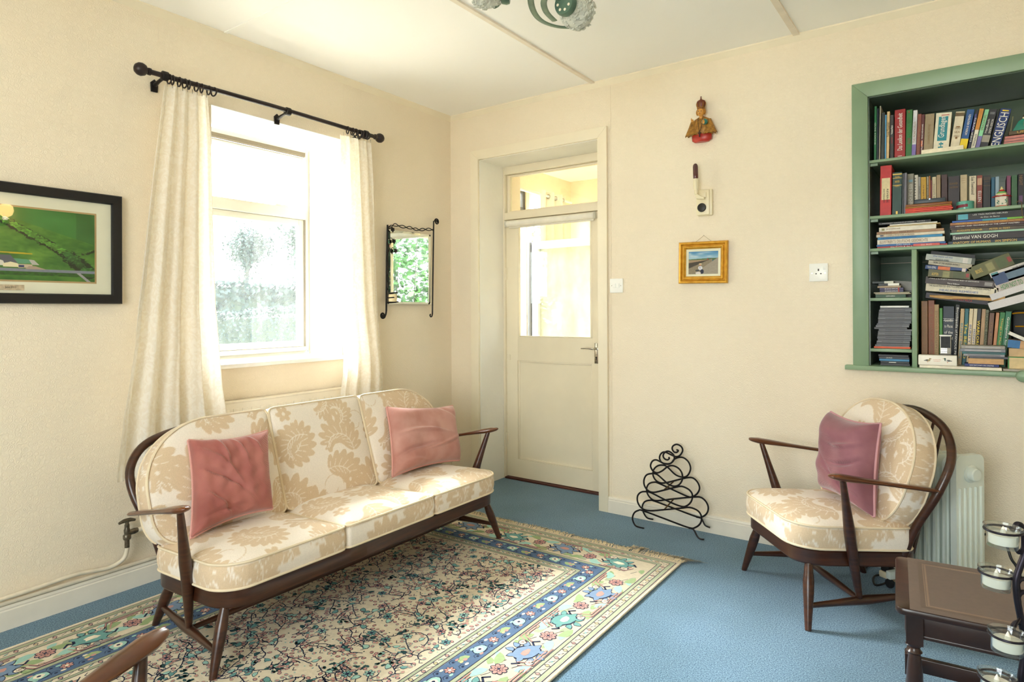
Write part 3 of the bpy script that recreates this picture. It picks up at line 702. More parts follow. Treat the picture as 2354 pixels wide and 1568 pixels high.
    for i in range(ncush):
        y0 = -hw - .012 + i * (2 * hw + .024) / ncush; y1 = y0 + (2 * hw + .024) / ncush
        r = [(.03, .03)] * 4
        rad = [.03, .03, .03, .03]
        if i == ncush - 1: rad[0] = (.10, .11); rad[3] = .03
        rad = [.025] * 4
        # outline axes: a = Y, b = X
        ra = [.025, .025, .025, .025]
        if i == ncush - 1: ra[0] = (.11, .12); ra[3] = (.07, .07)
        if i == 0: ra[1] = (.11, .12); ra[2] = (.07, .07)
        ol = rrect(y0 + .002, y1 - .002, XR + .03, .032, ra)
        M = Matrix(((0, 1, 0, 0), (1, 0, 0, 0), (.0, .045, 1, zs + Tc / 2), (0, 0, 0, 1)))
        cushion('seat_cushion', ol, Tc, .036 * fill, t, M, N=N, centre=((y0 + y1) / 2, -.22), off=(.11 * i + .05 * seed, .13 * i), seed=seed * 7 + i)
    return t, hw, rt

def back_cushion(t, ol, base, lean, T, crown, N, off, seed, centre=None):
    """a = Y, b = up along the leaning back, n = forward; base = (X,z) of b = 0"""
    ca, sa = math.cos(lean), math.sin(lean)
    M = Matrix(((0, -sa, ca, base[0]), (1, 0, 0, 0), (0, ca, sa, base[1]), (0, 0, 0, 1)))
    return cushion('back_cushion', ol, T, crown, t, M, N=N, off=off, seed=seed, centre=centre)

# sofa -------------------------------------------------------------
w = .80
hoop = [(-.42, -(w - .055), .245), (-.455, -(w - .035), .37), (-.525, -(w + .015), .545), (-.575, -(w - .0), .645), (-.615, -(w - .09), .715), (-.64, -(w - .28), .745), (-.65, -.3, .75), (-.65, 0, .75)]
hoop = hoop + [(p[0], -p[1], p[2]) for p in hoop[-2::-1]]
sofa, hw, rt = windsor('sofa', 'three seat wooden spindle-back sofa with ivory damask cushions under the window', 'sofa', w, (1.0, -1.56, 0), 0, .213, 3, hoop, N=150, seed=1, arm=(.580, .480))
LEAN = R_(19)
bb = (-.395, .352)
bl = .455
yy = [-(w + .012), -.262, .262, w + .012]
for i in range(3):
    ra = [.025] * 4
    if i == 0: ra[1] = (.27, .25); ra[2] = (.09, .12)
    if i == 2: ra[0] = (.27, .25); ra[3] = (.09, .12)
    ol = rrect(yy[i] + .003, yy[i + 1] - .003, 0, bl, ra, n=14)
    back_cushion(sofa, ol, bb, LEAN, .085, .028, 150, (.17 * i, .21 * i), 20 + i)
# armchair by the bookcase -----------------------------------------
w2 = .286
hoop2 = [(-.415, -(w2 - .045), .262), (-.45, -(w2 - .02), .38), (-.505, -(w2 + .03), .53), (-.565, -(w2 + .02), .66), (-.615, -(w2 - .09), .755), (-.635, 0, .795)]
hoop2 = hoop2 + [(p[0], -p[1], p[2]) for p in hoop2[-2::-1]]
ol2 = rrect(-.285, .285, 0, .475, [(.26, .26), (.26, .26), (.10, .16), (.10, .16)], n=16)
def armchair(label, loc, rz_, N, seed, wood=WOODA, cush=True):
    t, _, _ = windsor('armchair', label, 'armchair', w2, loc, rz_, .233, 1, hoop2, 'matching spindle-back armchairs', N=N, seed=seed, wood=wood)
    if cush: back_cushion(t, ol2, (-.385, .372), LEAN, .092, .028, N, (.03, .1 * seed), 40 + seed, centre=(0, .24))
    return t
armchair('wooden spindle-back armchair with ivory damask cushions standing below the bookcase', (2.3655, -.638, 0), R_(219.4), 150, 3)
armchair('armchair of which only a worn wooden arm shows, bottom left corner of the photo', (2.085, -2.755, 0), math.atan2(.97, -.2), 40, 5, cush=False)

# throw pillows ----------------------------------------------------
def pillow_mat(name, col, col2):
    m = bpy.data.materials.new(name); m.use_nodes = True; n = m.node_tree.nodes; l = m.node_tree.links; b = n['Principled BSDF']
    t = n.new('ShaderNodeTexCoord'); mp = n.new('ShaderNodeMapping'); mp.inputs['Rotation'].default_value = (0, 0, R_(45)); l.new(t.outputs['Object'], mp.inputs[0])
    ck = n.new('ShaderNodeTexChecker'); ck.inputs['Scale'].default_value = 260; l.new(mp.outputs[0], ck.inputs['Vector'])
    nz = n.new('ShaderNodeTexNoise'); nz.inputs['Scale'].default_value = 8; nz.inputs['Detail'].default_value = 5; l.new(t.outputs['Object'], nz.inputs[0])
    r = n.new('ShaderNodeValToRGB'); r.color_ramp.elements[0].color = lin(col); r.color_ramp.elements[1].color = lin(col2); r.color_ramp.elements[0].position = .35; r.color_ramp.elements[1].position = .65; l.new(nz.outputs[0], r.inputs[0])
    wv = n.new('ShaderNodeTexWave'); wv.inputs['Scale'].default_value = 120; wv.bands_direction = 'DIAGONAL'; l.new(t.outputs['Object'], wv.inputs[0])
    mx = n.new('ShaderNodeMix'); mx.data_type = 'RGBA'; mx.blend_type = 'MULTIPLY'; mx.inputs[0].default_value = .14; l.new(r.outputs[0], mx.inputs[6]); l.new(wv.outputs[0], mx.inputs[7])
    l.new(mx.outputs[2], b.inputs['Base Color']); b.inputs['Roughness'].default_value = .75; b.inputs['Sheen Weight'].default_value = .5; b.inputs['Sheen Roughness'].default_value = .4
    b.inputs['Specular IOR Level'].default_value = .2
    bp = n.new('ShaderNodeBump'); bp.inputs['Strength'].default_value = .3; bp.inputs['Distance'].default_value = .0015; l.new(wv.outputs[0], bp.inputs['Height']); l.new(bp.outputs[0], b.inputs['Normal'])
    return m
def pillow(label, corners, T, m, pipe, seed, folds):
    """corners: bottom left, bottom right, top right, top left of the front as seen (world); normal points to the room"""
    bl_, br, tr, tl = [Vector(p) for p in corners]; c = (bl_ + br + tr + tl) / 4
    X = ((br + tr) - (bl_ + tl)).normalized(); Z = ((tl + tr) - (bl_ + br)).normalized(); Nn = X.cross(Z).normalized(); 
    t = thing('throw_pillow', label, 'cushion', c, 0, 'pink throw pillows'); N = 90; g = np.linspace(-1, 1, N); u, v = np.meshgrid(g, g, indexing='ij')
    q = [np.array(p - c) for p in (bl_, br, tr, tl)]
    uu = (u + 1) / 2; vv = (v + 1) / 2
    P = ((1 - uu) * (1 - vv))[..., None] * q[0] + (uu * (1 - vv))[..., None] * q[1] + (uu * vv)[..., None] * q[2] + ((1 - uu) * vv)[..., None] * q[3]
    pin = .075 * (1 - .0); # sides pull inwards
    P = P - (np.array(X) * ((u * (1 - v ** 2)) * pin * .38)[..., None]) * .5 - (np.array(Z) * ((v * (1 - u ** 2)) * pin * .38)[..., None]) * .7
    th = T / 2 * ((1 - u ** 4).clip(0) * (1 - v ** 4).clip(0)) ** .42
    wr = np.zeros_like(u); rg = np.random.default_rng(seed)
    for (x0, y0, dx, dy, amp, wd, ln) in folds:
        s_ = (u - x0) * dx + (v - y0) * dy; d_ = -(u - x0) * dy + (v - y0) * dx + .25 * s_ ** 2
        wr += 1.6 * amp * np.exp(-(d_ / wd) ** 2) * np.exp(-((s_ - ln / 2) / (ln * .6)) ** 2)
    for _ in range(8):
        a, b_ = rg.normal(size=2) * 5; wr += .0022 * np.sin(u * a + v * b_ + rg.uniform(0, 6))
    edge = ((1 - u ** 2) * (1 - v ** 2)).clip(0) ** .3
    V = []; F = []; idx = {}
    Vf = P + np.array(Nn) * (th + wr * edge)[..., None]; Vb = P - np.array(Nn) * (th * .45)[..., None]
    V = np.concatenate([Vf.reshape(-1, 3), Vb.reshape(-1, 3)])
    i, j = np.meshgrid(np.arange(N - 1), np.arange(N - 1), indexing='ij'); i = i.ravel(); j = j.ravel()
    Ff = np.stack([i * N + j, (i + 1) * N + j, (i + 1) * N + j + 1, i * N + j + 1], 1); Fb = Ff[:, ::-1] + N * N
    me = bpy.data.meshes.new('cover'); me.from_pydata(V.tolist(), [], np.concatenate([Ff, Fb]).tolist())
    bm = bmesh.new(); bm.from_mesh(me); bmesh.ops.remove_doubles(bm, verts=bm.verts, dist=.0004); bmesh.ops.recalc_face_normals(bm, faces=bm.faces); bm.to_mesh(me); bm.free()
    me.polygons.foreach_set('use_smooth', [True] * len(me.polygons)); me.materials.append(m)
    o = bpy.data.objects.new('cover', me); COL.objects.link(o); o.parent = t
    ring = [(k, 0) for k in range(N - 1)] + [(N - 1, k) for k in range(N - 1)] + [(k, N - 1) for k in range(N - 1, 0, -1)] + [(0, k) for k in range(N - 1, 0, -1)]
    w = MB(); w.tube([P[a] for a in ring[::2]], .0055, 6, closed=True); w.build('piping', pipe, t)
    return t
PK = pillow_mat('dusty pink corded velvet', 'a8635b', 'b9766c'); PK2 = pillow_mat('pale pink corded velvet', 'bb8277', 'cf9d92'); PKP = mat('pink piping', 'd49a90', .7, bump=.3, bscale=300)
PM = pillow_mat('mauve corded velvet', '93606a', 'a8737c'); PMP = mat('mauve piping', 'cf9aa0', .7, bump=.3, bscale=300)
def corners(pts, xs):
    return [at(px, py, 0, x) for (px, py), x in zip(pts, xs)]
pillow('deep pink corded pillow leaning at the left end of the sofa', corners([(438, 1238), (626, 1170), (614, 990), (432, 1012)], (.70, .72, .565, .55)), .15, PK, PKP, 3,
       [(-.95, .75, .9, -.43, .010, .05, 1.1), (-.9, .3, .93, -.3, -.012, .05, 1.2), (-.95, -.2, .85, -.5, .013, .05, 1.1), (-.8, -.75, .98, .1, -.012, .06, 1.2), (-.5, .95, .5, -.85, .011, .05, .7), (-.1, .95, .6, -.8, .010, .04, .6), (.3, .95, .65, -.75, .009, .04, .5)])
pillow('paler pink corded pillow leaning at the far right end of the sofa', corners([(902, 1096), (1057, 1058), (1040, 933), (888, 936)], (.72, .74, .585, .56)), .15, PK2, PKP, 5,
       [(-.9, .1, .97, .2, .012, .06, 1.0), (-.95, -.5, .9, .3, -.012, .06, .9), (-.8, -.75, .98, -.1, .010, .06, .8), (.9, .5, -.8, .5, -.010, .05, .7), (.9, -.2, -.8, -.5, .009, .05, .8)])
_o = Vector((2.3655, -.638, 0)); _f = Vector((-.773, -.635, 0)); _e = Vector((.635, -.773, 0))
def chl(X, Y, z): return _o + _f * X + _e * Y + Vector((0, 0, z))
pillow('mauve pink pillow propped upright on the armchair', [chl(-.300, -.128, .424), chl(-.300, .236, .410), chl(-.385, .150, .762), chl(-.335, -.128, .768)], .19, PM, PMP, 9,
       [(.9, .5, -.85, -.35, .012, .05, .8), (.9, .1, -.85, -.5, -.014, .05, .8), (.9, -.3, -.9, -.3, .012, .05, .9), (.8, -.7, -.95, .1, -.012, .05, .9)])
# ------------------------------------------------------------------ rug
RUGM = mat('ivory wool pile', 'ddd1ba', .95, var=.06, vscale=60, bump=.4, bscale=500)
def wool(name, c): return mat(name, c, .95, var=.05, vscale=80)
RC = [wool('rug navy wool', '1c2847'), wool('rug blue wool', '526b8c'), wool('rug teal wool', '6a9c99'), wool('rug leaf green wool', '95aa7c'), wool('rug pink wool', 'c09088'), wool('rug sage wool', 'a3ab90'), wool('rug pale aqua wool', '9cc7bd'), wool('rug cream wool', 'eae0ca'), wool('rug deep green wool', '234a4c'), wool('rug gold wool', 'd6c08c'), wool('rug grey blue wool', '7890ae')]
NAVY, BLUE, TEAL, LEAFG, PINK, SAGE, AQUA, CREAM, DGREEN, GOLD = range(10)
RW_, RL = 1.722, 2.75
rug = thing('rug', 'floral cream and blue wool rug with a fringed end under the sofa', 'rug', (.195, -.535, 0), R_(.15))
# local frame: u = 0..RW_ to the right, v = 0..RL towards the viewer (world -y); z up
RM = Matrix(((1, 0, 0, 0), (0, -1, 0, 0), (0, 0, 1, 0), (0, 0, 0, 1)))
w = MB(); w.box(0, RW_, -RL, 0, .0005, .0085); w.build('rug_base', RUGM, rug, bevel=.002)
class Pat:
    def __init__(s): s.V = []; s.F = []; s.M = []
    def poly(s, pts, m, lay):
        k = len(s.V); z = .0088 + .00018 * lay
        s.V += [(p[0], -p[1], z) for p in pts]; s.F.append(tuple(range(k, k + len(pts)))); s.M.append(m)
    def ell(s, x, y, a, b, r, m, lay, n=9, jag=0.):
        c, q = math.cos(r), math.sin(r); P = []
        for i in range(n):
            t = 2 * PI * i / n; f = 1 + jag * (random.random() - .5); P.append((x + (a * math.cos(t) * c - b * math.sin(t) * q) * f, y + (a * math.cos(t) * q + b * math.sin(t) * c) * f))
        s.poly(P, m, lay)
    def line(s, pts, wd, m, lay):
        for (x0, y0), (x1, y1) in zip(pts[:-1], pts[1:]):
            L = math.hypot(x1 - x0, y1 - y0)
            if L < 1e-6: continue
            nx, ny = -(y1 - y0) / L * wd / 2, (x1 - x0) / L * wd / 2; ex, ey = (x1 - x0) / L * wd * .3, (y1 - y0) / L * wd * .3
            s.poly([(x0 + nx - ex, y0 + ny - ey), (x1 + nx + ex, y1 + ny + ey), (x1 - nx + ex, y1 - ny + ey), (x0 - nx - ex, y0 - ny - ey)], m, lay)
    def ring(s, d0, d1, m, lay):
        """band between the offsets d0 and d1 from the edge"""
        for (a, b) in (((d0, d0), (RW_ - d0, d1)), ((d0, RL - d1), (RW_ - d0, RL - d0)), ((d0, d1), (d1, RL - d1)), ((RW_ - d1, d1), (RW_ - d0, RL - d1))):
            (x0, y0), (x1, y1) = a, b; s.poly([(x0, y0), (x1, y0), (x1, y1), (x0, y1)], m, lay)
    def build(s, name):
        return MB().add(s.V, s.F).__class__ and _pb(s, name)
def _pb(s, name):
    me = bpy.data.meshes.new(name); me.from_pydata(s.V, [], s.F); [me.materials.append(m) for m in RC]; me.polygons.foreach_set('material_index', s.M)
    o = bpy.data.objects.new(name, me); COL.objects.link(o); o.parent = rug; o['kind'] = 'stuff'; return o
R = random.Random(5)
Pb = Pat()
for d, m, wd in ((.014, NAVY, .0035), (.020, SAGE, .016), (.037, NAVY, .0025), (.066, NAVY, .0025), (.069, SAGE, .013), (.083, NAVY, .003), (.246, NAVY, .003), (.250, SAGE, .014), (.265, NAVY, .003), (.268, BLUE, .080), (.349, NAVY, .003), (.353, SAGE, .012), (.366, NAVY, .0025), (.388, NAVY, .0025), (.391, SAGE, .011), (.403, NAVY, .003)):
    Pb.ring(d, d + wd, m, 0 if wd > .01 else 1)
def along(d, step):
    """positions along a border at offset d: (x, y, dir, inward)"""
    out = []
    for (x0, y0, x1, y1, ix, iy) in ((d, d, RW_ - d, d, 0, 1), (RW_ - d, d, RW_ - d, RL - d, -1, 0), (d, d, d, RL - d, 1, 0)):
        L = math.hypot(x1 - x0, y1 - y0); n = max(1, int(L / step))
        for i in range(n):
            t = (i + .5) / n
            if d > .1 and d < .2 and step > .1 and iy == 0 and i == 0: continue
            out.append((x0 + (x1 - x0) * t, y0 + (y1 - y0) * t, math.atan2(y1 - y0, x1 - x0), ix, iy, i))
    return out
for d in (.052, .377):
    for (x, y, a, ix, iy, i) in along(d, .030):
        Pb.ell(x, y, .009, .0055, a + (.5 if i % 2 else -.5), (CREAM, PINK, AQUA, GOLD)[i % 4], 2, 4); 
        q = [(x + .012 * math.cos(a + b), y + .012 * math.sin(a + b) * .6) for b in (0, 1.57, 3.14, 4.71, 6.28)] if i % 2 else [(x - .010 * math.cos(a) - ix * .007, y - .010 * math.sin(a) - iy * .007), (x + .010 * math.cos(a) + ix * .006, y + .010 * math.sin(a) + iy * .006)]
        Pb.line(q, .0022, NAVY, 3)
def flower(P, x, y, s, petal, core, n=6, lay=3, line=NAVY):
    for k in range(n): P.ell(x + s * .62 * math.cos(k * 2 * PI / n), y + s * .62 * math.sin(k * 2 * PI / n), s * .44, s * .34, k * 2 * PI / n, line, lay, 8)
    for k in range(n): P.ell(x + s * .62 * math.cos(k * 2 * PI / n), y + s * .62 * math.sin(k * 2 * PI / n), s * .33, s * .23, k * 2 * PI / n, petal, lay + 1, 8)
    P.ell(x, y, s * .30, s * .30, 0, core, lay + 2, 8)
def leafshape(P, x, y, L, wd, a, m, lay=2, line=None):
    c, s_ = math.cos(a), math.sin(a)
    pts = [(0, 0), (L * .2, wd * .6), (L * .5, wd * .8), (L * .8, wd * .4), (L, -wd * .1), (L * .75, -wd * .3), (L * .45, -wd * .35), (L * .2, -wd * .25)]
    T = [(x + p * c - q * s_, y + p * s_ + q * c) for p, q in pts]
    if line is not None:
        cx = sum(p[0] for p in T) / 8; cy = sum(p[1] for p in T) / 8; P.poly([(cx + (p[0] - cx) * 1.22, cy + (p[1] - cy) * 1.22) for p in T], line, lay - 1)
    P.poly(T, m, lay)
# main border: big palmettes, rosettes, curling leaves, pink trellis
for (x, y, a, ix, iy, i) in along(.166, .142):
    ca, sa = math.cos(a), math.sin(a); flip = 1 if i % 4 < 2 else -1
    if i % 2 == 0:
        body = (TEAL, 10)[(i // 2) % 2]; cx, cy = x + ix * .006 * flip, y + iy * .006 * flip
        for k in range(9):
            b = a + .4 + k * .7; leafshape(Pb, cx + .048 * math.cos(b), cy + .038 * math.sin(b), .034, .020, b + .5, body, 4, NAVY)
        Pb.ell(cx, cy, .058, .043, a + .4, NAVY, 3, 20, .14); Pb.ell(cx, cy, .053, .038, a + .4, body, 5, 20, .10)
        Pb.ell(cx, cy, .026, .015, a, CREAM if (i // 2) % 2 == 0 else PINK, 7, 9, .5)
        for s_ in (-1, 1):
            q = (cx + ca * .050 * s_ + ix * .048 * flip * s_, cy + sa * .050 * s_ + iy * .048 * flip * s_); Pb.ell(q[0], q[1], .020, .017, a, NAVY, 5, 9); Pb.ell(q[0], q[1], .017, .014, a, CREAM, 6, 9); flower(Pb, q[0], q[1], .011, CREAM, PINK, 5, 7)
            Pb.line([(cx + ca * .052 * s_, cy + sa * .052 * s_), (cx + ca * .072 * s_ - ix * .02 * s_, cy + sa * .072 * s_ - iy * .02 * s_), (cx + ca * .090 * s_, cy + sa * .090 * s_)], .008, NAVY, 3)
    else:
        fx, fy = x - ix * .010 * flip, y - iy * .010 * flip
        flower(Pb, fx, fy, .033, PINK, BLUE, 8, 4); flower(Pb, fx, fy, .017, PINK, NAVY, 6, 7)
        for s_ in (-1, 1):
            for q in (-1, 1):
                leafshape(Pb, x + ca * .018 * s_ + ix * .040 * q, y + sa * .018 * s_ + iy * .040 * q, .078, .034, a + (0 if s_ > 0 else PI) + .35 * q * s_, (LEAFG, AQUA, SAGE, LEAFG)[(i + q + s_) % 4], 2)
            Pb.ell(x + ca * .034 * s_ + ix * .060 * flip, y + sa * .034 * s_ + iy * .060 * flip, .012, .008, a, NAVY, 3, 7); Pb.ell(x + ca * .034 * s_ + ix * .060 * flip, y + sa * .034 * s_ + iy * .060 * flip, .009, .0055, a, GOLD, 4, 7)
    for (o_, L0, L1) in ((.074 * flip, -.070, .060), (.062 * flip, -.050, .045)):
        p0 = (x + ca * L0 + ix * o_, y + sa * L0 + iy * o_); p1 = (x + ca * L1 + ix * o_, y + sa * L1 + iy * o_); p2 = (p1[0] + ca * .025 - ix * .045 * flip, p1[1] + sa * .025 - iy * .045 * flip)
        Pb.line([p0, p1, p2], .0085, NAVY, 1); Pb.line([p0, p1, p2], .0050, PINK, 6)
for (x, y, a, ix, iy, i) in along(.166, .047):
    for q in (-1, 1):
        if (i + q) % 3: leafshape(Pb, x + ix * .052 * q + R.uniform(-.01, .01), y + iy * .052 * q + R.uniform(-.01, .01), .050, .024, a + R.uniform(-.8, .8) + (PI if q > 0 else 0), (LEAFG, SAGE, AQUA, LEAFG)[(i + q) % 4], 1)
        if i % 2: Pb.line([(x + ix * (.030 * q + t * .004) + math.cos(a) * t * .008, y + iy * (.030 * q + t * .004) + math.sin(a) * t * .008) for t in (-2, -1, 0, 1, 2)], .0024, NAVY, 1)
# blue band
for (x, y, a, ix, iy, i) in along(.308, .080):
    ca, sa = math.cos(a), math.sin(a)
    if i % 3 == 0: flower(Pb, x, y, .021, PINK, CREAM, 7, 3)
    elif i % 3 == 1:
        Pb.ell(x, y, .034, .026, a, NAVY, 2, 12, .1); Pb.ell(x, y, .030, .022, a, AQUA, 3, 12, .2); Pb.ell(x, y, .017, .015, a, CREAM, 4, 8, .3); Pb.ell(x, y, .007, .006, a, NAVY, 6, 7)
    else:
        leafshape(Pb, x - ca * .028, y - sa * .028, .058, .026, a + .2, LEAFG, 3); Pb.ell(x, y, .010, .008, a, PINK, 4, 6); Pb.ell(x + ca * .02, y + sa * .02, .009, .006, a, GOLD, 4, 6)
    for s_ in (-1, 1):
        cx, cy = x + ca * .040 + ix * .022 * s_, y + sa * .040 + iy * .022 * s_
        Pb.ell(cx, cy, .006, .005, a, NAVY, 4, 7); Pb.ell(cx - ca * .022, cy - sa * .022, .010, .006, a, (PINK, CREAM, AQUA)[(i + s_) % 3], 3, 6)
        Pb.line([(cx + .014 * math.cos(a + t), cy + .014 * math.sin(a + t)) for t in (0, 1, 2, 3)], .0022, NAVY, 3)
Pb.build('border_pattern')
# field: wandering navy twigs with small blossoms and leaves
Pf = Pat(); X0, X1, Y0, Y1 = .42, RW_ - .42, .42, RL - .42
cell = {}
def free(x, y, d):
    i, j = int(x / .012), int(y / .012); k = int(d / .012) + 1
    for a in range(-k, k + 1):
        for b in range(-k, k + 1):
            for (p, q) in cell.get((i + a, j + b), ()):
                if (p - x) ** 2 + (q - y) ** 2 < d * d: return False
    return True
def mark(x, y, d): cell.setdefault((int(x / .012), int(y / .012)), []).append((x, y))
DD = .0145
def grow(x, y, a, n, depth):
    turn = R.uniform(-.25, .25); pts = [(x, y)]
    for i in range(n):
        a += turn + R.uniform(-.45, .45); L = R.uniform(.010, .016); nx, ny = x + math.cos(a) * L, y + math.sin(a) * L
        if not (X0 + .012 < nx < X1 - .012 and Y0 + .012 < ny < Y1 - .012): break
        if i > 1 and not free(nx, ny, DD * .55): break
        x, y = nx, ny; pts.append((x, y)); mark(x, y, DD)
        side = R.choice((-1, 1)); b = a + side * R.uniform(.7, 1.3); bx, by = x + math.cos(b) * .014, y + math.sin(b) * .014; q = R.random()
        if q > .66:
            m_ = (x + math.cos(b) * .009, y + math.sin(b) * .009); Pf.line([(x, y), m_, (m_[0] + math.cos(b + side * .9) * .008, m_[1] + math.sin(b + side * .9) * .008)], .0026, NAVY, 1)
        if q < .62 and free(bx, by, DD * .8):
            Pf.line([(x, y), (bx, by)], .0024, NAVY, 1); mark(bx, by, DD)
            if R.random() < .8: Pf.ell(bx, by, .0098, .0076, b, R.choice((NAVY, SAGE, TEAL)), 2, 7, .2); Pf.ell(bx, by, .0076, .0054, b, PINK, 3, 7, .2)
            else: leafshape(Pf, bx, by, .026, .014, b, R.choice((TEAL, AQUA, DGREEN)), 3, NAVY)
        elif q < .72: Pf.ell(bx, by, .0035, .003, b, R.choice((NAVY, PINK)), 2, 5)
        if depth and R.random() < .42: grow(x, y, a + R.choice((-1, 1)) * R.uniform(.6, 1.2), R.randint(5, 14), depth - 1)
    Pf.line(pts, .0040, NAVY, 2)
    e = pts[-1]
    if R.random() < .5: Pf.ell(e[0], e[1], .0085, .0062, a, NAVY, 3, 7, .2); Pf.ell(e[0], e[1], .0068, .0045, a, R.choice((PINK, PINK, TEAL)), 4, 6, .2)
for _ in range(190):
    x, y = R.uniform(X0 + .02, X1 - .02), R.uniform(Y0 + .02, Y1 - .02)
    if free(x, y, .03):
        q = R.random(); mark(x, y, DD)
        if q < .30: flower(Pf, x, y, .020, R.choice((TEAL, PINK, AQUA)), NAVY, 6, 4)
        elif q < .6:
            for k in range(R.randint(5, 9)): Pf.ell(x + R.uniform(-.03, .03), y + R.uniform(-.03, .03), .0095, .0060, R.uniform(0, 3), DGREEN, 3, 6, .3)
        else: leafshape(Pf, x, y, .032, .018, R.uniform(0, 6), R.choice((TEAL, AQUA)), 4, NAVY)
for _ in range(700):
    x, y = R.uniform(X0, X1), R.uniform(Y0, Y1)
    if free(x, y, .028): grow(x, y, R.uniform(0, 6.3), R.randint(8, 26), 3)
for _ in range(4200):
    x, y = R.uniform(X0, X1), R.uniform(Y0, Y1)
    if free(x, y, DD * 1.15):
        mark(x, y, DD); q = R.random()
        if q < .55: Pf.ell(x, y, .0095, .0075, R.uniform(0, 3), NAVY if q < .3 else TEAL, 2, 7); Pf.ell(x, y, .0075, .0055, R.uniform(0, 3), PINK, 3, 6, .2)
        elif q < .8: Pf.line([(x - .009, y - .006), (x + .002, y + .007), (x + .011, y)], .0028, NAVY, 2)
        else: Pf.ell(x, y, .0045, .003, R.uniform(0, 3), R.choice((TEAL, AQUA, DGREEN)), 2, 5)
Pf.build('field_pattern')
# fringe on the far end, messy and thicker at the right corner
w = MB(); V = []; F = []
for i in range(1200):
    u = R.random() * RW_; clump = math.sin(u * 31) * .5 + math.sin(u * 13 + 2) * .5
    L = .042 + .022 * R.random() + (.035 if u > RW_ - .30 else 0) + .012 * clump
    dx = .020 * math.sin(u * 23) + R.uniform(-.02, .02) + (.10 * R.random() if u > RW_ - .22 else 0)
    z = .006; p = [(u, 0, z), (u + dx * .3, L * .35, z + R.uniform(.002, .010)), (u + dx * .7 + R.uniform(-.006, .006), L * .75, R.uniform(.002, .009)), (u + dx + R.uniform(-.008, .008), L, R.uniform(.001, .006))]
    wd = .0014; k = len(V)
    for q in p: V += [(q[0] - wd, q[1], q[2]), (q[0] + wd, q[1], q[2] + .0006)]
    F += [(k + 2 * j, k + 2 * j + 1, k + 2 * j + 3, k + 2 * j + 2) for j in range(3)]
w.add(V, F).build('fringe', mat('fringe cotton', 'e2d2b0', .9, var=.1), rug, smooth=False)['kind'] = 'stuff'
for xx in (RW_ - .001, .001):
    MB().tube([(xx, -y, .006) for y in np.linspace(0, RL, 60)], .005, 8).build('bound_edge', RUGM, rug)

# ------------------------------------------------------------------ curtain pole, rings and curtains
IRON = mat('black brown iron', '171213', .42, .4, var=.15, vscale=40)
POLE = mat('dark brown pole', '201415', .4, .1, var=.1, vscale=30)
po = thing('curtain_pole', 'dark wooden curtain pole with ball finials over the window', 'curtain pole', (.105, -1.48, 2.297))
MB().tube([(0, -.66, 0), (0, -.05, .006), (0, .66, 0)], .0115, 14).build('pole', POLE, po)
for s in (-1, 1):
    M = Matrix.Translation((0, s * .655, 0)) @ Matrix.Rotation(-s * PI / 2, 4, 'X')
    MB().lathe([(.010, 0), (.016, .002), (.016, .012), (.012, .016), (.024, .026), (.029, .040), (.027, .054), (.018, .066), (.004, .072)], 20, M).build('finial', POLE, po)
for y in (-.595, .045, .585):
    w = MB(); w.lathe([(.0125, -.016), (.021, -.012), (.021, .012), (.0125, .016)], 16, Matrix.Translation((0, y, 0)) @ Matrix.Rotation(PI / 2, 4, 'X'))
    w.tube([(0, y, -.005), (-.05, y, -.012), (-.092, y, -.022)], [.008, .008, .010], 10, smooth=3); w.prism([(-.014, -.052), (.014, -.052), (.016, -.01), (0, .006), (-.016, -.01)], -.104, -.094, Matrix(((0, 0, 1, 0), (1, 0, 0, y), (0, 1, 0, 0), (0, 0, 0, 1))))
    w.build('bracket', IRON, po, bevel=.001)
ORD = ['first', 'second', 'third', 'fourth', 'fifth', 'sixth', 'seventh', 'eighth', 'ninth']
def rings(ys, label, grp):
    for y in ys:
        o = MB().tube([(.020 * math.cos(a), 0, .020 * math.sin(a)) for a in np.linspace(0, 2 * PI, 19)[:-1]], .0036, 8, closed=True).build('curtain_ring', POLE, None)
        o.location = (.105, y, 2.289); o.rotation_euler = (0, 0, R.uniform(-.35, .35)); tag(o, label % ORD[ys.index(y)], 'ring', grp)
rings([-2.055, -2.040, -2.010, -1.985, -1.965, -1.93, -1.905, -1.87, -1.845], 'dark curtain ring, %s from the left of those holding the left curtain', 'curtain rings on the left of the pole')
rings([-1.032, -.995, -.975, -.945, -.932, -.919, -.906, -.893, -.880], 'dark curtain ring, %s from the left of those holding the right curtain', 'curtain rings on the right of the pole')
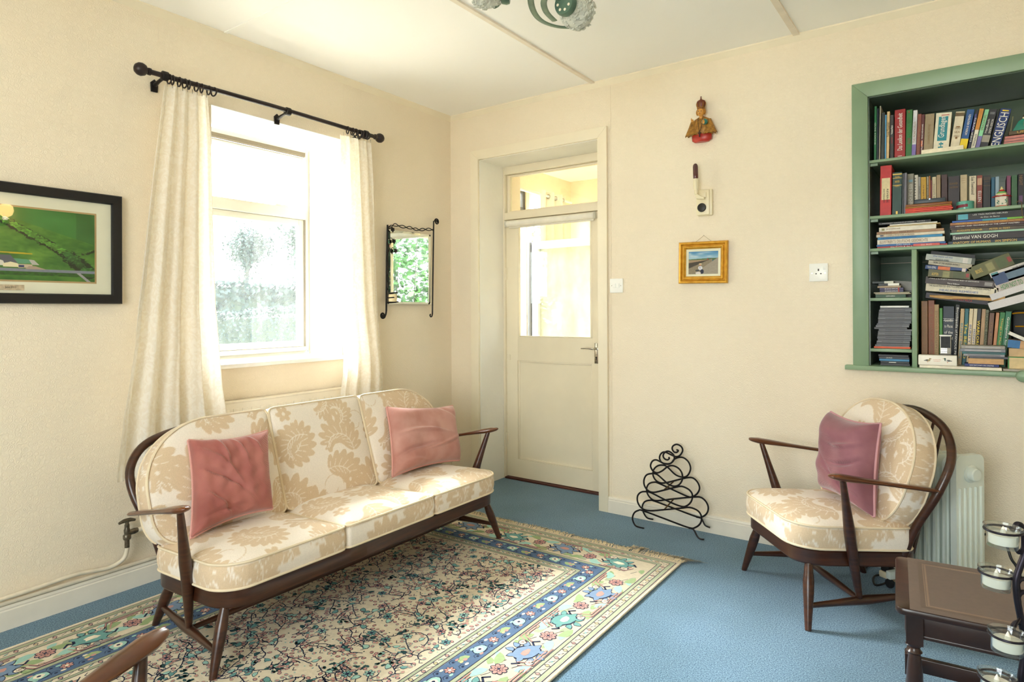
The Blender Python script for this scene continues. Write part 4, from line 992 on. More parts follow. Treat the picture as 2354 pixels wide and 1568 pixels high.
def curtain_mat():
    m = bpy.data.materials.new('ivory curtain cloth'); m.use_nodes = True; n = m.node_tree.nodes; l = m.node_tree.links; n.remove(n['Principled BSDF']); out = n['Material Output']
    t = n.new('ShaderNodeTexCoord'); v = n.new('ShaderNodeTexVoronoi'); v.inputs['Scale'].default_value = 22; l.new(t.outputs['UV'], v.inputs['Vector'])
    nz = n.new('ShaderNodeTexNoise'); nz.inputs['Scale'].default_value = 26; nz.inputs['Distortion'].default_value = 2.5; l.new(t.outputs['Object'], nz.inputs[0])
    r = n.new('ShaderNodeValToRGB'); r.color_ramp.elements[0].position = .46; r.color_ramp.elements[1].position = .54; r.color_ramp.elements[0].color = lin('f8f4ec'); r.color_ramp.elements[1].color = lin('fdfbf6'); l.new(nz.outputs[0], r.inputs[0])
    d = n.new('ShaderNodeBsdfDiffuse'); tl = n.new('ShaderNodeBsdfTranslucent'); mx = n.new('ShaderNodeMixShader'); mx.inputs[0].default_value = .5
    ty = n.new('ShaderNodeMix'); ty.data_type = 'RGBA'; ty.blend_type = 'MULTIPLY'; ty.inputs[0].default_value = 1; ty.inputs[7].default_value = (1, .97, .91, 1); l.new(r.outputs[0], ty.inputs[6])
    l.new(r.outputs[0], d.inputs[0]); l.new(ty.outputs[2], tl.inputs[0]); l.new(d.outputs[0], mx.inputs[1]); l.new(tl.outputs[0], mx.inputs[2]); l.new(mx.outputs[0], out.inputs[0])
    return m
CUR = curtain_mat()
def curtain(label, yl, yr, zt, zb, folds, seed, x0=.095, amp=.030):
    """yl / yr: lists of (z, y) for the left and right edge"""
    t = thing('curtain', label, 'curtain', (x0, (yl[0][1] + yr[0][1]) / 2, zt)); ox, oy, oz = t.location
    rr = random.Random(seed); NU, NV = 150, 60; ph = [rr.uniform(0, 6) for _ in range(4)]; V = []; F = []
    for j in range(NV + 1):
        q = j / NV; z = zt + (zb(0) - zt) * q
        a = np.interp(-z, [-p[0] for p in yl], [p[1] for p in yl]); b = np.interp(-z, [-p[0] for p in yr], [p[1] for p in yr])
        for i in range(NU + 1):
            s = i / NU; zz = zt + (zb(s) - zt) * q
            f = math.sin(2 * PI * folds * s + ph[0] + .5 * math.sin(3 * q + ph[1])) + .35 * math.sin(2 * PI * folds * 2.1 * s + ph[2] + q)
            sharp = math.copysign(abs(f) ** .8, f); am = amp * (.45 + .75 * q) * (.6 + .4 * math.sin(5 * s + ph[3]) ** 2)
            V.append((x0 + sharp * am - ox - .006 + .038 * min(1, max(0, (1.25 - zz) / .4)), a + (b - a) * (s + .006 * math.cos(2 * PI * folds * s * 2)) - oy, zz - oz))
    for j in range(NV):
        for i in range(NU): k = j * (NU + 1) + i; F.append((k, k + 1, k + NU + 2, k + NU + 1))
    MB().add(V, F).build('cloth', CUR, t, ang=80)
    n = int(folds * 1.0) + 1; hk = MB()
    for i in range(9):
        s = (i + .5) / 9; y = yl[0][1] + (yr[0][1] - yl[0][1]) * s - oy; hk.tube([(.105 - ox, y, 2.272 - oz), (.105 - ox, y, 2.252 - oz)], .0012, 5)
    hk.build('hooks', CHROME, t)
    return t
def Y(px, py, x=.095): return (at(px, py, 0, x).z, at(px, py, 0, x).y)
curtain('long ivory curtain hanging at the left side of the window', [Y(376, 192), Y(350, 390), Y(322, 640), Y(298, 800), Y(278, 950, .14), Y(262, 1085, .14)], [Y(478, 222), Y(486, 330), Y(489, 480), Y(497, 760), Y(508, 880, .13), Y(520, 945, .14), Y(536, 1120, .14)], 2.262, lambda s: .52 - .03 * s, 4.2, 4, amp=.042)
curtain('long ivory curtain hanging at the right side of the window', [Y(783, 306), Y(783, 500), Y(782, 700), Y(786, 820), Y(787, 905, .14), Y(788, 1050, .14)], [Y(853, 322), Y(858, 400), Y(864, 560), Y(872, 700), Y(882, 850, .12), Y(888, 960, .14), Y(894, 1050, .14)], 2.258, lambda s: .50, 3.6, 9, amp=.034)

# ------------------------------------------------------------------ radiator, valve and pipes
RADW = mat('cream radiator enamel', 'efe6d2', .35, var=.03)
PIPEW = mat('painted pipe', 'e3d8c2', .4, var=.08, vscale=30)
BRASS = mat('dull brass valve', '6d6557', .35, .8, var=.3, vscale=90)
ra = thing('radiator', 'long cream panel radiator under the window behind the sofa', 'radiator', (0, -1.45, 0))
w = MB(); w.box(.058, .068, -.66, .68, .20, .775)
for i in range(26): y = -.63 + i * .050; w.box(.068, .072, y, y + .030, .235, .745)
w.build('front_panel', RADW, ra, bevel=.003)
w = MB(); w.box(.022, .070, -.66, .68, .772, .782); w.build('top_grille', RADW, ra, bevel=.002)
w = MB(); w.box(.024, .066, -.664, -.658, .2, .78); w.box(.024, .066, .678, .684, .2, .78); w.build('side_cover', RADW, ra, bevel=.001)
w = MB(); w.box(.0005, .026, -.50, -.47, .25, .70); w.box(.0005, .026, .47, .50, .25, .70); w.build('wall_bracket', RADW, ra)
vy = at(292, 1230, 0, .05).y + 1.45
w = MB(); w.tube([(.05, vy, .20), (.05, vy, .30)], .010, 10); w.lathe([(.014, 0), (.016, .006), (.016, .018), (.011, .024), (.013, .04), (.010, .05), (.009, .066)], 12, Matrix.Translation((.05, vy, .235)))
w.tube([(.05, vy, .262), (.05, vy + .03, .264), (.05, vy + .045, .265)], [.011, .013, .010], 10); w.build('valve_body', BRASS, ra)
w = MB(); w.tube([(.05, vy - .034, .312), (.05, vy - .012, .318), (.05, vy + .012, .318), (.05, vy + .034, .312)], [.005, .009, .009, .005], 8, smooth=3); w.tube([(.05, vy, .296), (.05, vy, .324)], .008, 8); w.build('valve_handle', BRASS, ra)
w = MB(); w.tube([(.05, vy + .045, .265), (.055, vy + .10, .262)], .011, 12)
w.tube([(.05, vy, .235), (.05, vy, .19), (.045, vy - .015, .150), (.03, vy - .06, .128), (.026, vy - .12, .132), (.026, vy - .20, .140), (.026, vy - .34, .133), (.026, vy - .55, .128), (.026, vy - .9, .126)], .0088, 10, smooth=5); w.build('rising_pipe', PIPEW, ra)
w = MB(); w.tube([(.014, 1.1, .106), (.014, vy + .1, .106), (.014, vy - .9, .106)], .0088, 10, smooth=3); w.build('pipe', PIPEW, ra)

# ------------------------------------------------------------------ framed aerial photograph
BLKF = mat('black picture frame', '0b0c11', .38, .0, var=.2, vscale=30, coat=.05)
MATB = mat('ivory mount board', 'e9e6cd', .8, var=.02)
GILT = mat('gilt wood', 'c48a1c', .35, .45, col2='e0a93a', vscale=40, coat=.2)
y1 = -2.221; zb, zt = 1.267, 1.740; y0 = y1 - .80
ap = thing('framed_picture', 'large black framed aerial photograph of green fields at the left edge', 'picture', (0, (y0 + y1) / 2, (zb + zt) / 2))
hy, hz = .40, (zt - zb) / 2
FW = .041
def mitred(hy, hz, fw, prof, parent, name, m, gap=0):
    """four mitred mouldings in the YZ plane facing +x; prof = (distance from outer edge, x) pairs"""
    for k in range(4):
        w = MB(); V = []; L = (hy, hz, hy, hz)[k]; D = (hz, hy, hz, hy)[k]
        for e in (-1, 1):
            for (q, x) in prof: V.append((x, e * (L - q), D - q))
        n = len(prof); F = [(i, (i + 1) % n, n + (i + 1) % n, n + i) for i in range(n)] + [tuple(range(n)), tuple(range(n, 2 * n))]
        Mx = Matrix.Rotation(k * PI / 2, 4, 'X'); w.add([Mx @ Vector(p) for p in V], F); w.build(name, m, parent, smooth=False)
mitred(hy, hz, FW, [(0, .002), (0, .024), (.004, .030), (FW - .004, .028), (FW, .022), (FW, .002)], ap, 'frame_moulding', BLKF)
MB().box(.006, .012, -hy + .03, hy - .03, -hz + .03, hz - .03).build('mount', MATB, ap, smooth=False)
PRT = vcol_mat('print', .5)
def aerial(W=330, Hh=230):
    Yy, Xx = np.mgrid[0:Hh, 0:W]; X = Xx / W; Yv = Yy / Hh; r = np.random.default_rng(2)
    def noise(s, k=4):
        g = r.random((k * s + 2, k * s + 2)); xi = X * (k * s); yi = Yv * (k * s); a = xi.astype(int); b = yi.astype(int); fx = xi - a; fy = yi - b
        return g[b, a] * (1 - fx) * (1 - fy) + g[b, a + 1] * fx * (1 - fy) + g[b + 1, a] * (1 - fx) * fy + g[b + 1, a + 1] * fx * fy
    n1 = noise(2); n2 = noise(9); n3 = noise(26)
    img = np.zeros((Hh, W, 3)); base = np.array([.27, .47, .15]); img[:] = base
    img += ((n1 - .5) * .20 + (n2 - .5) * .10 + (n3 - .5) * .05)[..., None] * np.array([1.2, 1, .5])
    up = Yv < .02 + .62 * (X - .30)  # upper right field
    img[up] = np.array([.22, .47, .18]) + ((n1[up] - .5) * .10)[:, None]
    dk = X > .88; img[dk & up] *= .86
    def blob(cx, cy, rad, c, j=.35):
        m = (X - cx) ** 2 + ((Yv - cy) * .7) ** 2 < (rad * (1 + j * (n3 - .5) * 2)) ** 2; img[m] = np.array(c) * (.7 + .6 * n3[m])[:, None]
    def hedge_(x0, y0_, x1, y1_, rad, c, n):
        for i in range(n):
            t = i / (n - 1) + r.uniform(-.01, .01); blob(x0 + (x1 - x0) * t + r.uniform(-.008, .008), y0_ + (y1_ - y0_) * t + .012, rad * 1.15, (.07, .14, .05)); blob(x0 + (x1 - x0) * t - rad * .25, y0_ + (y1_ - y0_) * t - rad * .3, rad * r.uniform(.6, .95), np.array(c) * r.uniform(1.2, 1.75))
    hedge_(.40, .10, .84, .62, .030, (.22, .36, .12), 22); hedge_(.84, .62, .96, .86, .046, (.13, .26, .10), 16); hedge_(.30, .02, .42, .13, .014, (.36, .38, .2), 10)
    hedge_(.93, .58, 1.0, .52, .010, (.2, .3, .12), 6); hedge_(.33, .40, .37, .86, .034, (.25, .38, .2), 14); hedge_(0, .33, .30, .05, .015, (.22, .36, .14), 18)
    for cx, cy in ((.47, .17), (.42, .10)): blob(cx, cy, .018, (.85, .85, .75))
    road = (Yv > .835) & (Yv < .875); img[road] = np.array([.50, .52, .58]) + (n3[road] - .5)[:, None] * .06
    br = (np.abs((X - .885) - (Yv - .86) * .55) < .012) & (Yv > .87); img[br] = (.62, .6, .62)
    v = (Yv > .875) & (Yv < .93) & ~br; img[v] = np.array([.14, .32, .08]) * (.7 + .7 * n3[v])[:, None]
    v = (np.abs(Yv - .61 - .03 * X) < .010) & (X > .42) & (X < .62); img[v] = (.75, .65, .10)
    def quad(pts, c):
        m = np.ones(X.shape, bool)
        for (a, b), (p, q) in zip(pts, pts[1:] + pts[:1]): m &= (p - a) * (Yv - b) - (q - b) * (X - a) >= 0
        img[m] = c
    quad([(.43, .66), (.50, .66), (.54, .765), (.46, .775)], (.36, .36, .40)); quad([(.43, .72), (.46, .74), (.47, .80), (.43, .80)], (.88, .86, .80)); quad([(.46, .775), (.50, .75), (.54, .77), (.54, .82), (.46, .82)], (.93, .88, .72))
    quad([(.515, .70), (.60, .71), (.64, .76), (.54, .77)], (.36, .60, .46)); quad([(.60, .71), (.63, .715), (.66, .78), (.62, .78)], (.75, .73, .70)); quad([(.54, .775), (.62, .775), (.62, .82), (.54, .83)], (.80, .72, .62))
    quad([(.545, .79), (.575, .79), (.575, .82), (.545, .82)], (.15, .2, .4)); quad([(.60, .80), (.64, .80), (.70, .84), (.58, .84)], (.70, .60, .52))
    return img
iw, ih = .80 - 2 * .105, (zt - zb) - .105 - .085
painted('print', aerial(), Matrix.Translation((.0135, -.295, -hz + .093)) @ Matrix(((0, 0, 1, 0), (.59, 0, 0, 0), (0, (zt - zb) - .093 - .094, 0, 0), (0, 0, 0, 1))), ap, PRT)
w = MB().box(.012, .0132, -.302, .302, -hz + .086, hz - .087); w.build('mount_bevel', mat('bevel edge', 'b99a6a', .8), ap, smooth=False)
MB().box(.0125, .014, -.045, .045, -hz + .052, -hz + .074).build('caption_plate', mat('caption parchment', 'c9b595', .7, var=.25, vscale=60), ap, smooth=False)
TX = Matrix(((0, 0, 1, .0145), (1, 0, 0, 0), (0, 1, 0, -hz + .063), (0, 0, 0, 1)))
lettering('June 2010', .012, mat('ink', '26221c', .7), ap, TX, width=.036)
MB().box(.016, .0175, -hy + .035, hy - .035, -hz + .035, hz - .035).build('glazing', pane_mat('picture glass', (1, 1, 1), gloss=.8), ap, smooth=False)

# ------------------------------------------------------------------ small gilt picture on the door wall
gp = thing('small_picture', 'small gilt framed seaside photograph hanging between door and bookcase', 'picture', (1.857, 0, 1.492), 0)
gp.rotation_euler = (0, R_(.9), 0)

GM = Matrix.Rotation(-PI / 2, 4, 'Z')
def mitred_xz(hx, hz, prof, parent, name, m):
    for k in range(4):
        L = (hx, hz, hx, hz)[k]; D = (hz, hx, hz, hx)[k]; V = []
        for e in (-1, 1):
            for (q, y) in prof: V.append((e * (L - q), -y, D - q))
        n = len(prof); F = [(i, (i + 1) % n, n + (i + 1) % n, n + i) for i in range(n)] + [tuple(range(n)), tuple(range(n, 2 * n))]
        MB().add([Matrix.Rotation(k * PI / 2, 4, 'Y') @ Vector(p) for p in V], F).build(name, m, parent, smooth=False)
mitred_xz(.137, .116, [(0, .003), (0, .020), (.004, .025), (.012, .024), (.019, .014), (.022, .014), (.026, .021), (.031, .021), (.034, .016), (.040, .012), (.040, .003)], gp, 'frame_moulding', GILT)
MB().box(-.10, .10, -.009, -.005, -.08, .08).build('mount', MATB, gp, smooth=False)
def seaside(W=150, Hh=112):
    Yy, Xx = np.mgrid[0:Hh, 0:W]; X = Xx / W; Yv = Yy / Hh; r = np.random.default_rng(4); nz = r.random((Hh, W)); img = np.zeros((Hh, W, 3))
    t = np.clip(Yv / .4, 0, 1)[..., None]; img[:] = np.array([.22, .48, .68]) * (1 - t) + np.array([.72, .82, .84]) * t
    for cx, cy, a, b in ((.4, .10, .12, .05), (.25, .22, .10, .05), (.1, .2, .10, .07), (.7, .22, .10, .03), (.6, .05, .2, .03), (.04, .1, .06, .06)):
        m = ((X - cx) / a) ** 2 + ((Yv - cy) / b) ** 2; img += (np.exp(-m) * .5)[..., None] * (np.array([.92, .92, .9]) - img)
    m = (Yv > .335 - .05 * X) & (Yv > .30); img[m] = (.28, .40, .24)
    m = (Yv > .37) & (X < .75); img[m] = np.array([.62, .52, .40]) * (.85 + .3 * nz[m])[:, None]
    m = (Yv > .40) & (X >= .75); img[m] = (.20, .38, .50)
    m = (Yv > .50 - .14 * X / .75) & (X < .78); img[m] = (.23, .20, .15)
    m = (Yv > .74 - .40 * X / .75) & (X < .80); img[m] = np.array([.52, .47, .38]) * (.8 + .4 * nz[m])[:, None]
    m = (Yv > 1.12 - .85 * X) & (X > .45) | ((Yv > .52) & (X > .78)); img[m] = np.array([.60, .56, .50]) * (.9 + .2 * nz[m])[:, None]
    def e(cx, cy, a, b, c): img[((X - cx) / a) ** 2 + ((Yv - cy) / b) ** 2 < 1] = c
    e(.645, .35, .018, .03, (.75, .15, .12)); e(.40, .72, .07, .09, (.85, .85, .88)); e(.40, .55, .05, .03, (.85, .78, .62)); e(.40, .60, .025, .035, (.70, .42, .28)); e(.46, .88, .06, .10, (.10, .12, .22)); e(.30, .83, .07, .04, (.25, .25, .25)); e(.33, .95, .09, .06, (.85, .82, .8)); e(.385, .70, .006, .07, (.2, .2, .25)); e(.42, .70, .006, .07, (.2, .2, .25))
    return img
painted('print', seaside(), Matrix.Translation((-.083, -.0095, -.064)) @ Matrix(((.166, 0, 0, 0), (0, 0, -1, 0), (0, .126, 0, 0), (0, 0, 0, 1))), gp, PRT)
w = MB(); w.tube([(-.045, -.012, .114), (.0, -.004, .150)], .0008, 5); w.tube([(.048, -.012, .114), (0, -.004, .150)], .0008, 5); w.build('hanging_cord', mat('cord', '9c8350', .8), gp)
MB().tube([(0, 0, .150), (0, -.007, .151)], .0022, 8).build('nail', CHROME, gp)

# ------------------------------------------------------------------ switch, socket
WPL = mat('white plastic plate', 'f4f3ee', .3, var=.02)
sw = thing('light_switch', 'white double light switch beside the door casing', 'switch', (1.325, 0, 1.377))
MB().box(-.043, .043, -.010, 0, -.043, .043).build('plate', WPL, sw, bevel=.003)
for s in (-1, 1): MB().box(s * .012 - .0095, s * .012 + .0095, -.015, -.008, -.013, .013).build('rocker', WPL, sw, bevel=.002)
for s in (-1, 1): MB().tube([(s * .030, -.009, 0), (s * .030, -.0112, 0)], .0028, 10).build('screw', CHROME, sw)
so = thing('wall_socket', 'white three pin wall socket left of the bookcase', 'socket', (2.442, 0, 1.416))
MB().box(-.043, .043, -.010, 0, -.046, .044).build('plate', WPL, so, bevel=.003)
w = MB(); w.box(-.0032, .0032, -.0106, -.009, .006, .017); w.box(-.0145, -.0075, -.0106, -.009, -.010, -.005); w.box(.0075, .0145, -.0106, -.009, -.010, -.005); w.build('pin_holes', mat('socket hole', '2b2622', .6), so, smooth=False)
MB().box(.022, .033, -.014, -.008, .012, .030).build('rocker', WPL, so, bevel=.001)
for s in (-1, 1): MB().tube([(s * .030, -.009, -.005), (s * .030, -.0112, -.005)], .0028, 10).build('screw', CHROME, so)

# ------------------------------------------------------------------ votive lamp: bracket box, candle, red bulb
vl = thing('votive_lamp', 'cream electric votive lamp with dark red bulb on a wall box', 'lamp', (1.868, 0, 1.822))
CRM = mat('aged cream plastic', 'ece0bf', .35, var=.04)
w = MB(); w.box(-.040, .044, -.020, 0, -.072, .074); w.build('back_box', CRM, vl, bevel=.006); w = MB(); w.box(-.042, .030, -.030, -.018, -.068, .070); w.build('box_cover', CRM, vl, bevel=.003)
M = Matrix.Translation((-.010, -.029, -.028)) @ Matrix.Rotation(PI / 2, 4, 'X')
MB().lathe([(.024, 0), (.025, .004), (.022, .010), (.004, .012)], 20, M).build('round_plug', mat('black bakelite', '1a1817', .3), vl)
w = MB(); w.box(-.034, .016, -.040, -.028, .026, .054); w.prism([(-.038, .040), (-.038, .056), (-.012, .036), (.012, .022), (.012, .014), (-.030, .018)], .040, .060, Matrix(((1, 0, 0, 0), (0, 0, -1, 0), (0, 1, 0, 0), (0, 0, 0, 1)))); w.build('bracket_arm', CRM, vl, bevel=.002)
M = Matrix.Translation((-.030, -.062, .044)) @ Matrix.Rotation(R_(-1.5), 4, 'Y')
MB().lathe([(.008, 0), (.010, .006), (.011, .018), (.009, .022), (.014, .034), (.013, .040), (.0155, .046), (.0155, .074), (.013, .078), (.013, .084)], 18, M).build('candle_tube', CRM, vl)
rbm = mat('dark red glass', '5a0c14', .08, trans=.55, coat=.8, var=.05)
MB().lathe([(.011, .084), (.0135, .090), (.0140, .100), (.0140, .150), (.0125, .160), (.008, .167), (.001, .170)], 20, M).build('bulb', rbm, vl)
MB().lathe([(.0115, .082), (.0118, .088)], 16, M).build('bulb_cap', CHROME, vl)

# ------------------------------------------------------------------ crowned figure in relief
sf = thing('crowned_figurine', 'painted plaster bust of a crowned child holding an orb, hung high on the wall', 'figurine', (1.857, 0, 2.275))
GOLDP = mat('antique gold paint', '7a5320', .45, .15, col2='b98432', vscale=70); REDP = mat('red robe paint', '9c1c12', .4, col2='c22d18', vscale=30, coat=.2); FLESH = mat('amber flesh paint', 'cf9440', .4, var=.1, vscale=30, coat=.2)
MARO = mat('maroon crown paint', '5a1a12', .4, col2='7a3a1c', vscale=60); TEALP = mat('teal orb paint', '2c7a70', .4, var=.3, vscale=50); DRK = mat('dark brown paint', '3a2110', .5)
def ball(c, r, m, name, parent=sf, seg=18, sc=(1, 1, 1)):
    n = 10; prof = [(max(.0003, r * math.cos(t)), r * math.sin(t)) for t in np.linspace(-PI / 2, PI / 2, n)]
    return MB().lathe(prof, seg, Matrix.Translation(c) @ Matrix.Diagonal((*sc, 1))).build(name, m, parent)
w = MB(); w.lathe([(.040, -.116), (.054, -.106), (.056, -.085), (.048, -.060), (.040, -.030), (.044, -.010), (.036, .006), (.018, .014), (.012, .024)], 28, Matrix.Translation((0, -.022, 0)) @ Matrix.Diagonal((1, .45, 1, 1)))
w.build('robe', REDP, sf)
w = MB(); w.lathe([(.044, -.082), (.056, -.074), (.060, -.045), (.054, -.010), (.038, .010), (.016, .022)], 28, Matrix.Translation((0, -.022, .0)) @ Matrix.Diagonal((1.05, .44, 1, 1))); w.build('gold_cape', GOLDP, sf)
for s in (-1, 1):
    # fluted flaring sleeves
    cx = s * .045; V = []; n = 30; prof = [(.012, .014), (.022, -.022), (.037, -.066)]
    for (r, z) in prof:
        for k in range(n):
            a = 2 * PI * k / n; q = r * (1 + .10 * math.sin(a * 9) * (r / .033)); V.append((cx + s * .010 * (-z * 20) * .5 + q * math.cos(a), -.036 + q * .55 * math.sin(a), z - .012 + (-.004 * math.sin(a * 9) if r > .03 else 0)))
    F = [(i * n + k, i * n + (k + 1) % n, (i + 1) * n + (k + 1) % n, (i + 1) * n + k) for i in range(2) for k in range(n)]; F.append(tuple(range(2 * n, 3 * n)))
    MB().add(V, F).build('sleeve', GOLDP, sf, ang=60)
ball((0, -.036, .045), .021, FLESH, 'head', sc=(.92, .9, 1.12))
w = MB(); w.tube([(0, -.030, .012), (0, -.033, .030)], [.010, .009], 10); w.build('neck', FLESH, sf)
ball((0, -.056, .040), .0032, FLESH, 'nose', sc=(.8, 1, 1.2))
for s in (-1, 1): ball((s * .007, -.0535, .047), .0024, mat('eye paint', '31414a', .3), 'eye')
ball((0, -.0545, .033), .003, mat('lip paint', '8c2a18', .4), 'mouth', sc=(1.3, .6, .5))
hm = MB()
for k in range(14):
    a = -.5 + k * (PI + 1.0) / 13; hm.lathe([(.0003, -.007), (.0065, -.003), (.0065, .003), (.0003, .007)], 8, Matrix.Translation((.0215 * math.cos(a), -.034, .046 + .020 * math.sin(a))))
hm.build('curls', mat('golden hair paint', 'a8701f', .4, var=.2, vscale=80), sf)
w = MB(); w.lathe([(.020, .064), (.0215, .068), (.0215, .074), (.026, .088), (.0275, .098), (.023, .108), (.012, .114), (.006, .116)], 24, Matrix.Translation((0, -.032, 0)) @ Matrix.Diagonal((.92, .75, 1, 1))); w.build('crown', MARO, sf)
w = MB()
for k in range(8):
    a = k * PI / 4; w.tube([(.0195 * math.cos(a), -.032 + .016 * math.sin(a), .070), (.0255 * math.cos(a), -.032 + .020 * math.sin(a), .096), (.004 * math.cos(a), -.032, .117)], .0018, 6, smooth=4)
w.tube([(.0200 * math.cos(a), -.032 + .0165 * math.sin(a), .069) for a in np.linspace(0, 2 * PI, 17)[:-1]], .0028, 6, closed=True); w.build('crown_bands', GOLDP, sf)
w = MB(); w.lathe([(.002, .114), (.005, .117), (.005, .122), (.002, .125)], 10, Matrix.Translation((0, -.032, 0))); w.box(-.0015, .0015, -.034, -.030, .124, .134); w.box(-.004, .004, -.034, -.030, .128, .131); w.build('finial_cross', MARO, sf)
ball((.030, -.062, -.018), .016, TEALP, 'orb')
def hand(parent, c, s, m, up):
    """small painted hand: palm with five bent fingers"""
    w = MB(); c = Vector(c); w.lathe([(.0035, -.004), (.006, .0), (.0055, .006), (.003, .008)], 10, Matrix.Translation(c) @ Matrix.Diagonal((1, .55, 1, 1)))
    for k in range(4):
        x = c.x + (-.0048 + k * .0032) ; L = (.011, .0135, .012, .008)[k] * (1 if (up and k < 2) or not up else .5)
        b = Vector((x, c.y, c.z + .006)); t1 = b + Vector((0, -.001, L * .55)); t2 = t1 + Vector((0, -.002 if up else -.004, L * .45))
        w.tube([b, t1, t2], [.0016, .0015, .0011], 6)
    w.tube([(c.x + s * .005, c.y, c.z), (c.x + s * .0085, c.y - .002, c.z + .004), (c.x + s * .009, c.y - .003, c.z + .009)], [.0018, .0017, .0012], 6)
    w.build('hand', m, parent)
hand(sf, (-.047, -.044, .000), 1, FLESH, True); hand(sf, (.030, -.080, -.030), -1, FLESH, False)
w = MB(); w.tube([(-.012, -.046, .012), (-.010, -.052, -.02), (0, -.056, -.062), (.012, -.052, -.02), (.012, -.046, .012)], .0014, 6, smooth=5); w.build('chain', DRK, sf)
w = MB(); w.box(-.003, .003, -.062, -.056, -.095, -.062); w.box(-.009, .009, -.062, -.056, -.078, -.071); w.build('cross_pendant', DRK, sf, bevel=.001)

# ------------------------------------------------------------------ wrought iron mirror
mi = thing('iron_mirror', 'small mirror in a black wrought iron leaf frame beside the curtain', 'mirror', (0, -.41, 1.52))
def mp_(px, py, x): p = at(px, py, 0, x); return Vector((p.x, p.y + .41, p.z - 1.52))
MIR = bpy.data.materials.new('mirror silver'); MIR.use_nodes = True
_b = MIR.node_tree.nodes['Principled BSDF']; _b.inputs['Metallic'].default_value = 1; _b.inputs['Roughness'].default_value = .015; _b.inputs['Base Color'].default_value = (.88, .93, .89, 1)
_q = [mp_(895, 530, .03), mp_(992, 545, .03), mp_(992, 697, .03), mp_(893, 699, .03)]
_yl, _yr = (_q[0].y + _q[3].y) / 2, (_q[1].y + _q[2].y) / 2; _zt, _zb = mp_(895, 527, .03).z, _q[3].z
BV = .014
V = [(.026, _yl, _zb), (.026, _yr, _zb), (.026, _yr, _zt), (.026, _yl, _zt), (.030, _yl + BV, _zb + BV), (.030, _yr - BV, _zb + BV), (.030, _yr - BV, _zt - BV), (.030, _yl + BV, _zt - BV)]
MB().add(V, [(4, 5, 6, 7), (0, 1, 5, 4), (1, 2, 6, 5), (2, 3, 7, 6), (3, 0, 4, 7)]).build('mirror_glass', MIR, mi, smooth=False)
MB().box(.018, .0258, _yl, _yr, _zb, _zt).build('backing', mat('mirror back', '3a3a38', .7), mi, smooth=False)
XI = .042
def spiral(c, r0, turns, a0, d=1, n=30): return [(XI, c.y + r0 * (1 - .8 * i / n) * math.cos(a0 + d * turns * 2 * PI * i / n), c.z + r0 * (1 - .8 * i / n) * math.sin(a0 + d * turns * 2 * PI * i / n)) for i in range(n + 1)]
tl = mp_(891, 517, XI); blv = mp_(888, 715, XI); c1 = mp_(880, 725, XI)
w = MB(); w.tube([tl, mp_(889, 600, XI), blv], .0060, 8); w.tube([blv, (XI, blv.y - .004, blv.z - .02)] + spiral(Vector((XI, c1.y, c1.z)), .020, 1.6, -.2, -1), .0055, 8, smooth=2); w.build('left_bar', IRON, mi)
tr = mp_(997, 508, XI); br = mp_(994, 722, XI); c2 = mp_(1004, 510, XI)
w = MB(); w.tube([tr, br], .0050, 8); w.tube(spiral(Vector((XI, c2.y, c2.z)), .022, 1.6, PI, -1), .0050, 8); w.tube([br, (XI, br.y - .006, br.z - .016), (XI, br.y - .018, br.z - .018), (XI, br.y - .024, br.z - .006), (XI, br.y - .017, br.z - .002)], .0045, 8, smooth=4); w.build('right_bar', IRON, mi)
tp = [mp_(893, 526, XI), mp_(905, 517, XI), mp_(925, 521, XI), mp_(945, 524, XI), mp_(962, 528, XI), mp_(980, 527, XI), mp_(997, 528, XI)]
for s in (-1, 1):
    pts, _ = spline([Vector(p) for p in tp], [1] * len(tp), 7); pts = [p + Vector((.004 * math.cos(i * .55) * s, 0, .0085 * math.sin(i * .55) * s)) for i, p in enumerate(pts)]
    MB().tube(pts, .0030, 7).build('twisted_rod', IRON, mi)
pts, _ = spline([mp_(892, 560, XI + .004), mp_(893, 600, XI + .006), mp_(892, 640, XI + .006), mp_(891, 668, XI + .004)], [1] * 4, 8); pts = [p + Vector((0, .007 * math.sin(i * .7), 0)) for i, p in enumerate(pts)]
MB().tube(pts, .003, 7).build('twining_stem', IRON, mi)
for (px, py) in ((903, 528), (906, 555), (910, 577)):
    c = mp_(px, py, XI + .008); r_ = .020
    prof = [(0, 1), (.35, .55), (.85, .75), (.75, .2), (1, -.1), (.5, -.4), (.15, -1.05), (-.25, -.55), (-.9, -.35), (-.7, .15), (-.95, .6), (-.4, .5)]
    lf = MB(); V = [(0.004, 0, 0)] + [(-.002, a * r_, b * r_) for a, b in prof] + [(-.004, 0, 0)]; n = len(prof); F = [(0, 1 + i, 1 + (i + 1) % n) for i in range(n)] + [(n + 1, 1 + (i + 1) % n, 1 + i) for i in range(n)]
    o = lf.add(V, F).build('iron_leaf', IRON, mi, ang=60, loc=c)
    MB().tube([c, c + Vector((-.004, -.018, .020)), c + Vector((-.006, -.030, .016)), c + Vector((-.008, -.036, -.004))], .0022, 6, smooth=4).build('leaf_stalk', IRON, mi)
cc = mp_(903, 684, .075)
for i, dz in enumerate((-.030, .002, .028)):
    n = 16; rr = (.034, .036, .030)[i]
    MB().tube([(cc.x + rr * math.cos(a), cc.y + rr * math.sin(a), cc.z + dz + .004 * math.sin(a)) for a in np.linspace(.3, 2 * PI - (.0 if i == 0 else .5), n)], .0040, 7).build('candle_ring', IRON, mi)
MB().box(cc.x - .03, cc.x + .03, cc.y - .004, cc.y + .004, cc.z - .034, cc.z - .030).build('ring_support', IRON, mi)
